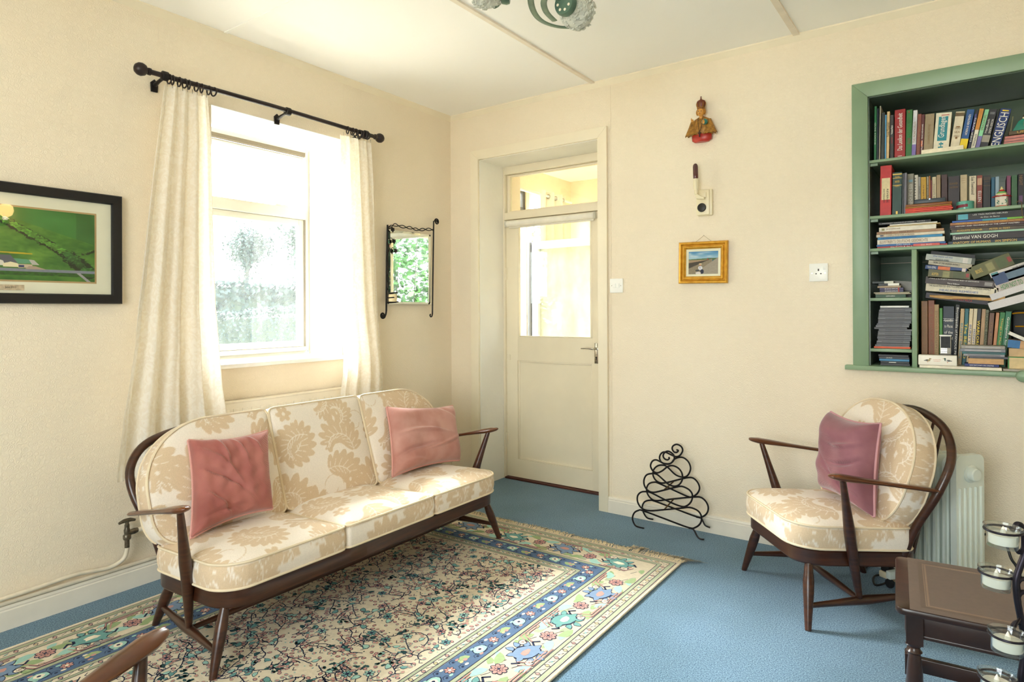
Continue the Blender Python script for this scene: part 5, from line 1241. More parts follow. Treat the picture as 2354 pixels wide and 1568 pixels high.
cd = tag(MB().lathe([(.026, -.026), (.027, -.020), (.027, .016), (.024, .022), (.020, .018), (.004, .016)], 20).build('candle', mat('cream wax', 'f0dfb4', .5, var=.04), None), 'short cream candle in the iron holder of the mirror', 'candle')
cd.location = (cc.x, cc.y - .41, cc.z + 1.52)

# ------------------------------------------------------------------ folding iron rack by the skirting
ir = thing('iron_rack', 'black wrought iron scroll rack standing on the carpet against the skirting', 'rack', (1.70, -.11, 0))
def Z8(x, y): return (1420 + x / 6.03, 1000 + y / 6.03)
frt = [(365, 1320), (300, 1305), (240, 1250), (205, 1160), (230, 1080), (290, 1045), (350, 1050), (660, 1165), (985, 1285), (1080, 1280), (1150, 1220), (1160, 1130), (1110, 1050), (1000, 1005), (870, 1015), (650, 1035), (450, 1050), (340, 1020), (280, 940), (275, 850), (320, 795), (390, 785), (470, 805), (700, 920), (880, 990), (960, 980), (1020, 920), (1035, 830), (990, 760), (900, 715), (820, 720), (640, 765), (500, 795), (420, 770), (370, 700), (365, 620), (400, 555), (470, 535), (540, 545), (620, 610), (700, 680), (780, 710), (850, 690), (895, 620), (890, 530), (840, 460), (760, 425), (690, 440), (620, 495), (550, 525), (490, 500), (455, 430), (480, 365), (530, 345), (590, 370), (650, 400), (720, 400), (770, 360), (785, 310), (760, 260), (700, 225), (650, 245), (630, 290), (650, 330), (690, 345), (715, 325), (705, 308)]
bck = [(490, 1170), (410, 1150), (360, 1080), (340, 1000), (370, 930), (440, 905), (520, 920), (800, 1025), (1100, 1135), (1180, 1130), (1240, 1080), (1255, 1000), (1220, 920), (1150, 865), (1050, 860), (780, 885), (560, 910), (480, 895), (420, 830), (400, 750), (430, 680), (500, 655), (580, 675), (950, 845), (1030, 855), (1100, 815), (1135, 740), (1110, 660), (1050, 600), (980, 590), (880, 610), (700, 655), (600, 665), (530, 630), (490, 560), (500, 480), (560, 425), (640, 420), (700, 455), (800, 550), (900, 585), (970, 560), (1010, 470), (985, 380), (920, 320), (850, 310), (780, 340), (740, 390), (680, 400), (610, 380), (580, 320), (600, 260), (650, 235), (720, 265), (800, 300), (860, 285), (900, 220), (880, 160), (820, 130), (770, 150), (755, 190), (780, 235), (820, 240), (840, 215), (815, 205)]
def trc(pts, y):
    out = []
    for p in pts:
        q = at(*Z8(*p), 1, y); out.append(Vector((q.x - 1.70, y + .11, max(q.z, .004))))
    return out
for nm, pts, y in (('front_scroll', frt, -.165), ('back_scroll', bck, -.055)):
    MB().tube(trc(pts, y), .0048, 7, smooth=4).build(nm, IRON, ir)
MB().tube(trc([(985, 1290), (1050, 1310), (1100, 1400), (1140, 1440), (1195, 1450)], -.165), .0046, 7, smooth=4).build('foot', IRON, ir)
MB().tube(trc([(1090, 1138), (1160, 1160), (1210, 1250), (1280, 1285)], -.055), .0046, 7, smooth=4).build('foot', IRON, ir)
OLB = mat('old brass rod', '5a4424', .4, .7)
for a, b in (((650, 1030), (770, 895)), ((650, 755), (770, 650))):
    MB().tube([trc([a], -.165)[0], trc([b], -.055)[0]], .0042, 7).build('cross_bar', OLB, ir)
# ------------------------------------------------------------------ oil filled heater
HW = mat('white green tinted enamel', 'dfe6dc', .3, var=.03, coat=.3)
hd = Vector((-.74, .58, 0)).normalized()      # from the front panel towards the back
ht = thing('oil_heater', 'white oil filled electric heater with ribbed fins behind the armchair', 'heater', (3.045, -.33, 0), math.atan2(hd.y, hd.x))
# local +x runs to the back; fins lie in the YZ plane
def fin(x, name, wy, z0_, z1_, th=.010, knob=False):
    w = MB(); r = .03; pts = []
    for k, (cy, cz) in enumerate(((wy - r, z1_ - r), (-wy + r, z1_ - r))):
        for i in range(7): a = (k * PI / 2) + i / 6 * PI / 2; pts.append((cy + r * math.cos(a), cz + r * math.sin(a)))
    pts += [(-wy, z0_), (wy, z0_)]
    M = Matrix(((0, 0, 1, x), (1, 0, 0, 0), (0, 1, 0, 0), (0, 0, 0, 1)))
    w.prism(pts, -th / 2, th / 2, M)
    for i in range(5):
        y = -wy + .018 + i * (2 * wy - .036) / 4
        w.tube([(x - th / 2, y, z0_ + .02), (x - th / 2, y, z1_ - (.13 if knob else .05))], .0058, 8)
        if not knob: w.tube([(x + th / 2, y, z0_ + .02), (x + th / 2, y, z1_ - .05)], .0058, 8)
    return w.build(name, HW, ht, bevel=0)
for i in range(7): fin(.045 + i * .042, 'fin', .072, .085, .625)
fin(0, 'front_panel', .074, .075, .640, .026, True)
M = Matrix.Translation((-.014, .0, .565)) @ Matrix.Rotation(-PI / 2, 4, 'Y')
MB().lathe([(.036, 0), (.036, .004), (.027, .007), (.026, .024), (.022, .028), (.002, .029)], 28, M).build('control_knob', HW, ht)
for x in (.05, .27):
    MB().box(x - .012, x + .012, -.12, .12, .040, .075).build('foot_bar', HW, ht, bevel=.004)
    for s in (-1, 1): MB().lathe([(.018, -.008), (.020, -.004), (.020, .004), (.018, .008)], 16, Matrix.Translation((x, s * .11, .0205)) @ Matrix.Rotation(PI / 2, 4, 'X')).build('caster', mat('black rubber', '17171a', .6), ht)
# black cables, plug block
BLKC = mat('black cable', '131315', .45)
def cable(label, pts, r=.0042):
    o = MB().tube([p for p in pts], r, 7, smooth=6).build('power_cable', BLKC, None); return tag(o, label, 'cable')
fl = lambda px_, py_, z=.006: tuple(at(px_, py_, 2, z))
cable('looped black cables tangled on the carpet behind the armchair legs', [fl(1975, 1313), fl(2000, 1300), fl(2030, 1296, .012), fl(2060, 1300), fl(2042, 1318), fl(2010, 1325), fl(2012, 1345), fl(2040, 1338), fl(2062, 1318, .02)])
cable('second loop of black cable just in front of the heater feet', [fl(1990, 1292), fl(2020, 1288, .016), fl(2062, 1292, .01), fl(2085, 1300)], .0038)
a0 = at(2256, 1226, 1, -.03); cable('black cable rising behind the candle stand along the wall', [(2.98, -.06, .20), (3.06, -.03, .255), tuple(a0), tuple(at(2275, 1232, 1, -.03)), tuple(at(2310, 1250, 1, -.04)), tuple(at(2325, 1285, 1, -.06)), tuple(at(2340, 1310, 1, -.08)), (3.25, -.12, .012)], .0055)
eb = thing('extension_socket', 'pale socket block with a black plug on the carpet beside the table', 'socket', fl(2052, 1332, .001), R_(-30))
MB().box(-.05, .05, -.025, .025, 0, .028).build('block', CRM, eb, bevel=.004); MB().box(-.045, -.005, -.02, .02, .028, .062).build('plug', BLKC, eb, bevel=.006)

# ------------------------------------------------------------------ side table
TB = mat('dark polished oak', '22120c', .32, col2='371e13', vscale=6, stretch=(1, 10, 1), coat=.25, bump=.06, bscale=40)
LEA = mat('taupe tooled leather', '6c5d54', .6, var=.05, vscale=60, bump=.15, bscale=350); LEA2 = mat('dark tooled border', '64544a', .55, var=.06); LEA3 = mat('light tooled line', '85705f', .55)
tb_ = thing('side_table', 'low dark wooden table with a tooled leather top, bottom right corner', 'table', (3.212, -1.238, 0), R_(4.5))
TL, TWd = .345, .212
pr = rrect(-TL, TL, -TWd, TWd, [.022] * 4, 5)
MB().prism(pr, .398, .418).build('table_top', TB, tb_, bevel=.006)
MB().box(-TL + .034, TL - .034, -TWd + .004, TWd - .004, .4176, .4188).build('leather_inlay', LEA, tb_, smooth=False)
def tool(e0, e1, m, z, nm):
    w = MB(); x1 = TL - .034 - e0; y1_ = TWd - .004 - e0; d = e1 - e0
    w.box(-x1, x1, -y1_, -y1_ + d, .4188, z); w.box(-x1, x1, y1_ - d, y1_, .4188, z); w.box(-x1, -x1 + d, -y1_ + d, y1_ - d, .4188, z); w.box(x1 - d, x1, -y1_ + d, y1_ - d, .4188, z); w.build(nm, m, tb_, smooth=False)
tool(.026, .038, LEA2, .4191, 'tooled_border'); tool(.038, .0405, LEA3, .4192, 'tooled_line'); tool(.0425, .0475, LEA3, .4192, 'tooled_line')
for (ax, b) in (('x', -1), ('x', 1)):
    w = MB(); y_ = b * (TWd - .034); w.box(-TL + .04, TL - .04, y_ - .010, y_ + .010, .335, .398); w.box(-TL + .04, TL - .04, y_ - .013, y_ + .013, .335, .345); w.build('apron', TB, tb_, bevel=.002)
    w = MB(); w.box(-TL + .04, TL - .04, y_ - .011, y_ + .011, .070, .115); w.build('lower_rail', TB, tb_, bevel=.003)
for b in (-1, 1):
    x_ = b * (TL - .045); MB().box(x_ - .010, x_ + .010, -TWd + .04, TWd - .04, .335, .398).build('apron', TB, tb_, bevel=.002); MB().box(x_ - .011, x_ + .011, -TWd + .04, TWd - .04, .070, .115).build('lower_rail', TB, tb_, bevel=.003)
for sx_ in (-1, 1):
    for sy_ in (-1, 1):
        x_, y_ = sx_ * (TL - .045), sy_ * (TWd - .034); w = MB(); h_ = .020
        w.box(x_ - h_, x_ + h_, y_ - h_, y_ + h_, .318, .398); w.box(x_ - h_, x_ + h_, y_ - h_, y_ + h_, .060, .125)
        w.lathe([(.019, .318), (.0185, .312), (.013, .306), (.014, .300), (.019, .294), (.014, .288), (.0165, .270), (.0195, .235), (.0205, .200), (.0165, .175), (.0125, .160), (.019, .152), (.013, .145), (.018, .130), (.018, .125)][::-1], 18, Matrix.Translation((x_, y_, 0)), cap=False)
        w.lathe([(.013, 0), (.017, .010), (.019, .030), (.015, .050), (.018, .060)], 18, Matrix.Translation((x_, y_, 0))); w.build('turned_leg', TB, tb_, bevel=0)

# ------------------------------------------------------------------ candle stand
cst = thing('candle_stand', 'black wrought iron stand with curled arms for glass candle cups, right edge of the photo', 'candle stand', (3.165, -1.86, 0))
SI = mat('blackened iron', '2b2730', .4, .7, var=.2, vscale=60)
def q3(px_, py_, dep):
    p = Vector(CAMP) + (_F + _Rv * ((px_ - 1177.0) / FPX) - _U * ((py_ - CY) / FPX)) * dep
    return p - Vector((3.165, -1.86, 0))
D0 = 1.30
main = [q3(2334, 1220, D0), q3(2337, 1207, D0), q3(2348, 1210, D0), q3(2355, 1235, D0), q3(2354, 1275, D0), q3(2344, 1305, D0), q3(2336, 1335, D0), q3(2338, 1375, D0), q3(2346, 1420, D0), q3(2354, 1470, D0), q3(2352, 1520, D0), q3(2346, 1570, D0), q3(2352, 1640, D0), Vector((.0, 0, .22)), Vector((0, 0, .03))]
MB().tube(main, .0062, 10, smooth=6).build('twisted_stem', SI, cst)
MB().tube([q3(2355, 1240, D0), q3(2352, 1262, D0), q3(2342, 1270, D0), q3(2335, 1255, D0), q3(2338, 1240, D0)], .0045, 8, smooth=5).build('curled_arm', SI, cst)
for (sx_, sy_, k) in ((2355, 1335, 0), (2357, 1365, 1), (2345, 1435, 2)):
    MB().tube([q3(sx_ - 15, sy_ + 20, D0), q3(sx_ - 16, sy_ + 5, D0), q3(sx_ - 7, sy_ - 4, D0), q3(sx_ + 6, sy_ + 2, D0), q3(sx_ + 10, sy_ + 40, D0), q3(sx_ + 6, sy_ + 90, D0)], .0048, 8, smooth=5).build('curled_arm', SI, cst)
for k in range(3):
    a = k * 2.094 + .5; MB().tube([Vector((0, 0, .09)), Vector((.05 * math.cos(a), .05 * math.sin(a), .045)), Vector((.12 * math.cos(a), .12 * math.sin(a), .012)), Vector((.15 * math.cos(a), .15 * math.sin(a), .006))], .005, 8, smooth=4).build('tripod_foot', SI, cst)
CUPG = pane_mat('candle cup glass', (.97, .99, .98), haze=.03, gloss=1.8, hazecol=(1, 1, .97))
WAXT = mat('white tealight wax', 'f3efe4', .35, var=.03)
for i, (cx, cy, dep, lb) in enumerate([(2306, 1218, 1.27, 'topmost glass candle cup on the iron stand'), (2291, 1316, 1.335, 'second glass candle cup from the top, in front of the leather table top'), (2317, 1460, 1.25, 'third glass candle cup down, below the table edge'), (2292, 1558, 1.28, 'lowest glass candle cup, cut by the bottom edge of the photo')]):
    c = q3(cx, cy, dep) + Vector((3.165, -1.86, 0)); ro, ri = .0335, .030
    t = thing('candle_cup', lb, 'candle holder', (c.x, c.y, c.z), 0, 'glass candle cups on the iron stand'); t.rotation_euler = (R_(-2), R_(3), 0)
    w = MB(); w.lathe([(.0235, -.034), (.0255, -.034), (.0265, -.030), (.0275, -.004), (.0335, .006), (.0335, .008), (.0315, .008), (.0262, -.003), (.0250, -.027), (.0005, -.028)], 32, cap=False)
    prof = [(.0005, -.034), (.0235, -.034)]; w.lathe(prof, 32, cap=False); w.build('glass', CUPG, t)
    wt = thing('tealight', 'white wax tealight inside the %s' % lb.split(',')[0].replace('glass candle cup', 'candle cup'), 'candle', (c.x, c.y, c.z), 0, 'tealights in the glass cups')
    MB().lathe([(.0005, -.0265), (.0240, -.0265), (.0246, -.0255), (.0246, -.0085), (.022, -.0075), (.0005, -.0080)], 28).build('wax', WAXT, wt)
    MB().lathe([(.0055, -.0082), (.0048, -.002), (.0022, .004), (.0003, .0075)], 12).build('flame_tip', WAXT, wt)


    p0 = Vector((c.x, c.y, c.z - .0005)) - Vector((3.165, -1.86, 0)); n_ = 24
    MB().tube([p0 + Vector((.0312 * math.cos(a), .0312 * math.sin(a), 0)) for a in np.linspace(0, 2 * PI, n_ + 1)[:-1]], .0024, 8, closed=True).build('cup_ring', SI, cst)
    tgt = min((Vector(m_) for m_ in main[:12]), key=lambda m_: (m_ - p0).length); dr_ = (tgt - p0); dr_.z = 0; dr_.normalize()
    MB().tube([p0 + dr_ * .0325, p0.lerp(tgt, .75), tgt], .003, 8, smooth=3).build('ring_arm', SI, cst)

# ------------------------------------------------------------------ ceiling light
cg = mat('green bronze paint', '4c6a5e', .4, .25, col2='6a8570', vscale=20)
clt = thing('ceiling_light', 'green metal ceiling light with curled arms and crystal glass shades', 'ceiling light', (1.60, -1.58, H))
w = MB(); w.lathe([(.010, -.20), (.016, -.19), (.012, -.17), (.012, -.05), (.03, -.03), (.065, -.012), (.068, 0)], 24); w.build('ceiling_rose', cg, clt)
w = MB(); w.lathe([(.004, -.26), (.018, -.25), (.028, -.235), (.028, -.215), (.012, -.20)], 20); w.build('centre_boss', cg, clt)
CRY = bpy.data.materials.new('faceted crystal glass'); CRY.use_nodes = True
_g = CRY.node_tree.nodes['Principled BSDF']; _g.inputs['Transmission Weight'].default_value = .30; _g.inputs['Roughness'].default_value = .06; _g.inputs['Base Color'].default_value = (.88, .90, .80, 1)
_nz = CRY.node_tree.nodes.new('ShaderNodeTexVoronoi'); _nz.inputs['Scale'].default_value = 160; _bp = CRY.node_tree.nodes.new('ShaderNodeBump'); _bp.inputs['Strength'].default_value = .5; CRY.node_tree.links.new(_nz.outputs[0], _bp.inputs['Height']); CRY.node_tree.links.new(_bp.outputs[0], _g.inputs['Normal'])
L0 = Vector((1.60, -1.58, H))
def shade_at(c, ax, s=1.):
    """lamp holder disc with a bell of faceted glass along ax, c in local coordinates"""
    Mx = Matrix.Translation(c) @ Vector(ax).normalized().to_track_quat('Z', 'Y').to_matrix().to_4x4()
    MB().lathe([(.004, -.006), (.010, -.005), (.040, -.006), (.044, .004), (.043, .022), (.040, .024)], 32, Mx).build('lamp_holder', cg, clt)
    w = MB()
    for k in range(7): a = k * 2 * PI / 7; w.lathe([(.0055, -.0066), (.0055, -.0056)], 10, Mx @ Matrix.Translation((.026 * math.cos(a), .026 * math.sin(a), 0)))
    w.build('vent_holes', mat('pale hole', 'efe6d0', .6), clt, smooth=False)
    rr = random.Random(3); V = []; F = []; n = 22; rows = 9
    for j in range(rows):
        t = j / (rows - 1); r = (.036 + .030 * math.sin(t * 2.3)) * s
        for k in range(n): a = (k + .5 * (j % 2)) * 2 * PI / n; q = r * (1 + rr.uniform(-.06, .06)); V.append(Mx @ Vector((q * math.cos(a), q * math.sin(a), .022 + t * .105 * s + rr.uniform(-.003, .003))))
    for j in range(rows - 1):
        for k in range(n):
            a, b = j * n + k, j * n + (k + 1) % n; F += [(a, b, a + n), (b, b + n, a + n)]
    F.append(tuple(range((rows - 1) * n, rows * n)))
    o = MB().add(V, F).build('crystal_shade', CRY, clt, smooth=False)
    w = MB()
    for k in range(240):
        t = rr.random(); r = (.038 + .030 * math.sin(t * 2.3)) * s; a = rr.uniform(0, 2 * PI); p = Vector((r * math.cos(a), r * math.sin(a), .024 + t * .104 * s)); z_ = .006
        M2 = Mx @ Matrix.Translation(p) @ Matrix.Rotation(a, 4, 'Z') @ Matrix.Rotation(rr.uniform(-.5, .5), 4, 'X'); z_ *= rr.uniform(.5, .9); w.box(-.002, .003, -z_, z_, -z_ * .8, z_ * .8, M=M2)
    o2 = w.build('glass_nuggets', CRY, clt, smooth=False); o2['kind'] = 'stuff'
cA = at(1297, 8, 2, 2.40); shade_at(cA - L0, (cA - Vector(CAMP)).normalized() * .55 + Vector((.30, .42, -.20)), 1.0)
cB = at(1170, -18, 2, 2.42); shade_at(cB - L0, Vector((-.80, -.55, .12)), 1.0)
cC = L0 + Vector((.10, -.20, -.23)); shade_at(cC - L0, Vector((.3, -.9, .1)))
def strap(pts, name='curled_arm'):
    MB().tube(pts, .0125, 10, smooth=6, flat=(1, .22), up=(0, 0, 1)).build(name, cg, clt); 
PZ = lambda px_, py_, z: at(px_, py_, 2, z) - L0
strap([Vector((0, 0, -.22)), PZ(1250, -60, 2.41), PZ(1222, -20, 2.42), PZ(1224, 20, 2.43), PZ(1245, 48, 2.44), PZ(1285, 62, 2.45), PZ(1330, 62, 2.45), PZ(1354, 56, 2.44)])
strap([PZ(1297, 4, 2.415), PZ(1262, -8, 2.42), PZ(1250, 5, 2.425), PZ(1256, 28, 2.432), PZ(1275, 48, 2.44)])
strap([Vector((0, 0, -.22)), PZ(1215, -70, 2.42), PZ(1190, -35, 2.43), cB - L0 + Vector((.01, .01, .01))])
strap([Vector((0, 0, -.22)), Vector((.06, -.09, -.26)), Vector((.11, -.17, -.25)), cC - L0])
# small lit glass wall lamp on the unseen right wall, mirrored in the picture glass
wlp = thing('wall_lamp', 'lit crystal wall lamp whose golden glint shows in the picture glass', 'lamp', (RW, -1.36, 2.12))
MB().lathe([(.05, 0), (.052, .008), (.03, .018)], 24, Matrix.Rotation(-PI / 2, 4, 'Y')).build('wall_plate', cg, wlp)
MB().tube([(-.01, 0, 0), (-.06, 0, -.03), (-.10, 0, .0), (-.10, 0, .03)], .006, 8, smooth=4).build('arm', cg, wlp)
em = bpy.data.materials.new('lit amber glass'); em.use_nodes = True; _e = em.node_tree.nodes['Principled BSDF']; _e.inputs['Emission Color'].default_value = (1, .62, .22, 1)
_v = em.node_tree.nodes.new('ShaderNodeTexVoronoi'); _v.inputs['Scale'].default_value = 60; _m = em.node_tree.nodes.new('ShaderNodeMath'); _m.operation = 'MULTIPLY'; _m.inputs[1].default_value = 14; em.node_tree.links.new(_v.outputs['Distance'], _m.inputs[0]); em.node_tree.links.new(_m.outputs[0], _e.inputs['Emission Strength'])
MB().lathe([(.02, .03), (.05, .05), (.062, .09), (.055, .13), (.03, .15)], 20, Matrix.Translation((-.10, 0, 0))).build('shade', em, wlp)
# ------------------------------------------------------------------ bookcase built into the wall
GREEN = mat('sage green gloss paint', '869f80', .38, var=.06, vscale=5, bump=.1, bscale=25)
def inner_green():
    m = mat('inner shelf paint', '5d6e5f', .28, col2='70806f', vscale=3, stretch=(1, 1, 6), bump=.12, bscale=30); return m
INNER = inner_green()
bc = thing('bookcase', 'sage green painted bookcase built into the wall, crammed with books', 'bookcase', (2.6, 0, .958))
def lz(px, py): return at(px, py, 1, 0).z - .958
OX = 2.6
w = MB(); Mf = Matrix(((1, 0, 0, 0), (0, 0, 1, -.018), (0, 1, 0, 0), (0, 0, 0, 1)))
X0_, X1_ = -.005, 1.70; ZT = 2.322 - .958
MB().prism([(X0_, 0), (.063, 0), (.063, 1.293), (X0_, ZT)], 0, .020, Mf).build('frame_upright', GREEN, bc, bevel=.002)
MB().prism([(.063, 1.293), (1.55, 1.293), (1.62, ZT), (X0_, ZT)], 0, .020, Mf).build('frame_head', GREEN, bc, bevel=.002)
MB().prism([(1.55, 0), (1.62, 0), (1.62, ZT), (1.55, 1.293)], 0, .020, Mf).build('frame_upright', GREEN, bc, bevel=.002)
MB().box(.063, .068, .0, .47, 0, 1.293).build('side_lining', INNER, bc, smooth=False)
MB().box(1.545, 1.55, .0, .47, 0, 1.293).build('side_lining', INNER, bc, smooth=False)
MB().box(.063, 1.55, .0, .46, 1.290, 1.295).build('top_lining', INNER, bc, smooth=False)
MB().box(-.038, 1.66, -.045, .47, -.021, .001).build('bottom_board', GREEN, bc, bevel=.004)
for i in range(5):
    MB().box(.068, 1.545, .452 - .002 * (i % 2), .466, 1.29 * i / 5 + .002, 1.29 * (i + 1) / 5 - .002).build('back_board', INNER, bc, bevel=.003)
Zs = [lz(2001, 498), lz(1998, 573)]
S1 = (1.933 - .958, 1.946 - .958); S2 = (1.663 - .958, 1.677 - .958); S3 = (1.507 - .958, 1.521 - .958)
for nm, (a, b) in (('shelf', S1), ('shelf', S2), ('shelf', S3)): MB().box(.068, 1.545, -.004, .45, a, b).build(nm, GREEN, bc, bevel=.002)
dxl = at(2096, 700, 1, 0).x - OX; dxr = at(2108, 700, 1, 0).x - OX
MB().box(dxl, dxr, -.003, .45, .001, S3[0]).build('divider', GREEN, bc, bevel=.002)
s4 = (at(2003, 692, 1, 0).z - .958, at(2003, 685, 1, 0).z - .958); s5 = (at(2003, 808, 1, 0).z - .958, at(2003, 801, 1, 0).z - .958)
for a, b in (s4, s5): MB().box(.068, dxl, -.002, .45, a, b).build('shelf', GREEN, bc, bevel=.002)
for z in (S1[0], S2[0], S3[0]): MB().box(.069, .10, .02, .05, z - .012, z).build('shelf_support', GREEN, bc, smooth=False)

PAGE = mat('book paper', 'e2d3b0', .9, var=.08, vscale=20, stretch=(20, 1, 1))
PAGEW = mat('white book paper', 'efe9da', .9, var=.05, vscale=20)
_used = {}
def cover_mat(c, rough=.45):
    k = 'book cloth ' + c
    return mat(k, c, rough, var=.10, vscale=45, bump=.08, bscale=200)
INKS = {'w': mat('white print', 'f2efe6', .6), 'k': mat('black print', '1b1917', .6), 'g': mat('gold print', 'c9a64a', .4, .3), 'y': mat('yellow print', 'f2d21c', .5), 'r': mat('red print', 'b3261e', .5), 't': mat('teal print', '1d8795', .5), 'b': mat('blue print', '27539b', .5), 'o': mat('orange print', 'e0702a', .5), 'n': mat('green print', '2c8a3c', .5), 'm': mat('tan print', '8e6d42', .6)}
SP = 6.294
def book_at(label, base, w_, h_, d_, cov, lean=0., text=None, ink='w', page=PAGE, bands=(), rot=-90, tw=.72, group=None, lying=False, tilt=0., th=.45, tpos=.5, name='book', cat='book', extra=None, soft=False, yaw=0., tsplit=None, tshift=0.):
    """an upright book: base = spine bottom left corner (world), spine faces -y; lying: long side along x, spine faces -y"""
    t = thing(name, label, cat, base, 0, group)
    if lying: t.rotation_euler = (0, -tilt, yaw)
    else: t.rotation_euler = (0, lean, yaw)
    cm = cov if not isinstance(cov, str) else cover_mat(cov)
    c = .0016 if soft else .0026
    W, Hh = (w_, h_)
    mb = MB()
    if lying:
        mb.box(0, W, 0, d_, 0, c); mb.box(0, W, 0, d_, Hh - c, Hh); mb.box(0, W, -.001, c, 0, Hh)
        pg = (.003, W - .003, c, d_ - .004, c, Hh - c)
    else:
        mb.box(0, c, 0, d_, 0, Hh); mb.box(W - c, W, 0, d_, 0, Hh); mb.box(0, W, -.001, c, 0, Hh)
        pg = (c, W - c, c, d_ - .004, .003, Hh - .004)
    mb.build('cover', cm, t, bevel=.0008, bseg=1)
    MB().box(*pg).build('page_block', page, t, smooth=False)
    for bi, bd in enumerate(bands):
        e_ = .0001 * bi
        a, b, col = bd[:3]; x0, x1 = (bd[3], bd[4]) if len(bd) > 3 else (0, 1)
        if lying: q = (a * W, b * W, -.0016 - e_, -.0006, x0 * Hh, x1 * Hh)
        else: q = (x0 * W, x1 * W, -.0016 - e_, -.0006, a * Hh, b * Hh)
        MB().box(*q).build('spine_band', INKS[col] if col in INKS else cover_mat(col), t, smooth=False)
    if text:
        lines = text if isinstance(text, (list, tuple)) else [text]
        n = len(lines)
        for i, tx in enumerate(lines):
            wf = tx[2] if isinstance(tx, tuple) and len(tx) > 2 else None
            tx, kk = (tx[:2] if isinstance(tx, tuple) else (tx, ink))
            if lying:
                cz = Hh * (1 - (i + .5) / n); M = Matrix(((1, 0, 0, W * tpos + tshift), (0, 0, -1, -.0032), (0, 1, 0, cz), (0, 0, 0, 1))); lettering(tx, Hh * .6, INKS[kk], t, M, width=W * tw * (wf or (1 if i == 0 or n == 1 else .8)), height=Hh / n * th * 1.2)
            elif rot == 0:
                cz = Hh * (tpos + .1 * (n / 2 - i - .5)); M = Matrix(((1, 0, 0, W / 2), (0, 0, -1, -.0032), (0, 1, 0, cz), (0, 0, 0, 1))); lettering(tx, W * .3, INKS[kk], t, M, width=W * tw, height=Hh * .05)
            else:
                cx = W * ((i + .5) / n if rot < 0 else 1 - (i + .5) / n) if n > 1 else W / 2
                if rot < 0: cx = W - cx if n > 1 else cx
                Rm = Matrix(((0, 1, 0, cx), (0, 0, -1, -.0032), (-1, 0, 0, Hh * tpos), (0, 0, 0, 1))) if rot < 0 else Matrix(((0, -1, 0, cx), (0, 0, -1, -.0032), (1, 0, 0, Hh * tpos), (0, 0, 0, 1)))
                lettering(tx, W * .6, INKS[kk], t, Rm, width=Hh * tw, height=W / n * th * 1.25)
    return t
def up(org, bl, br, tl, tr, yt, shelf, label, cov, y=.035, d=.15, h=None, **k):
    """upright book from its spine measurements on the shelf"""
    ox, oy = org; zsh = shelf
    f = lambda x, yy: at(ox + x / SP, oy + yy / SP, 1, y)
    T = f((tl + tr) / 2, yt); zt = T.z; Hh = zt - zsh
    xb = f(bl, yt).x; xb2 = f(br, yt).x; xt = f(tl, yt).x; xt2 = f(tr, yt).x
    ln = math.atan2((xt + xt2 - xb - xb2) / 2, Hh)
    W = max(.006, ((xb2 - xb) + (xt2 - xt)) / 2 * math.cos(ln)) * .97
    L = Hh / math.cos(ln) - (W * math.sin(abs(ln)) if ln > 0 else 0)
    base = Vector((xb, y, zsh + .0006 + (W * math.sin(ln) if ln > 0 else 0)))
    return book_at(label, base, W, L, d, cov, lean=ln, **k)
O4 = (1980, 220); O5 = (1980, 360); O6 = (1980, 480); O7 = (1980, 670)
z1, z2, z3, z0 = 1.946, 1.677, 1.521, .959
G1 = 'books on the top shelf'
up(O4, 178, 213, 190, 225, 155, z1, 'thin bright green book, first upright at the left of the top shelf', '0c7038', text='GUTE KÜCHE', ink='w', tw=.4, group=G1)
up(O4, 214, 244, 224, 254, 185, z1, 'dark navy thin book right of the thin green one on the top shelf', '1d2b3c', group=G1, y=.05)
up(O4, 248, 264, 264, 285, 150, z1, 'warped grey beige board, tallest thin item near the left of the top shelf', 'a79f8c', group=G1, soft=True, name='folder', cat='folder')
up(O4, 278, 332, 295, 345, 245, z1, 'black green thin book beside the grey board on the top shelf', '20261f', group=G1, bands=((.1, .8, '39452f', .3, .5),))
up(O4, 334, 355, 345, 366, 278, z1, 'thin sky blue book left of the cream guide on the top shelf', '5ba1cf', group=G1, soft=True)
up(O4, 357, 396, 370, 414, 230, z1, 'narrow cream guide with dark title on the top shelf', 'd5b682', text='Toni Tourist', ink='k', tw=.30, tpos=.62, group=G1, rot=90, th=.6)
up(O4, 412, 470, 420, 470, 282, z1, 'charcoal book with white and red title left of the big red book', '35302e', text=('Vaterlos',), ink='w', tw=.2, tpos=.66, rot=90, group=G1, bands=((.35, .5, '6a1c1c', .3, .7),))
up(O4, 476, 633, 482, 643, 200, z1, 'large red health lexicon with white title on the top shelf', 'a01c1c', text='Das Lexikon der Gesundheit', ink='w', tw=.76, rot=90, th=.36, tpos=.54, group=G1, d=.17, bands=((.04, .05, 'w', .3, .7),))
up(O4, 636, 722, 652, 745, 205, z1, 'green book right of the big red lexicon', '2d6b2c', text='PALMENHAUS', ink='n', tw=.42, rot=90, tpos=.5, group=G1, bands=((.28, .40, '6d4a34', .3, .8), (.94, .97, 'r', .35, .5)))
up(O4, 722, 786, 757, 816, 210, z1, 'white and violet book leaning beside the green book', 'd5d5dc', text='THE MONTICELLO', ink='m', tw=.45, rot=90, tpos=.52, group=G1, bands=((0, .26, '7c6aae'),))
up(O4, 790, 846, 820, 874, 265, z1, 'rust brown leaning book with faint title on the top shelf', '8a4a3c', text='Das Reich der Verstandes', ink='m', tw=.7, rot=90, group=G1)
up(O4, 847, 893, 874, 921, 270, z1, 'dark maroon leaning book with white lettering', '5c1f20', text='Mary Kaiser  MASCHENWARE', ink='w', tw=.62, rot=90, tpos=.45, group=G1, bands=((.22, .36, 'o', .2, .6),))
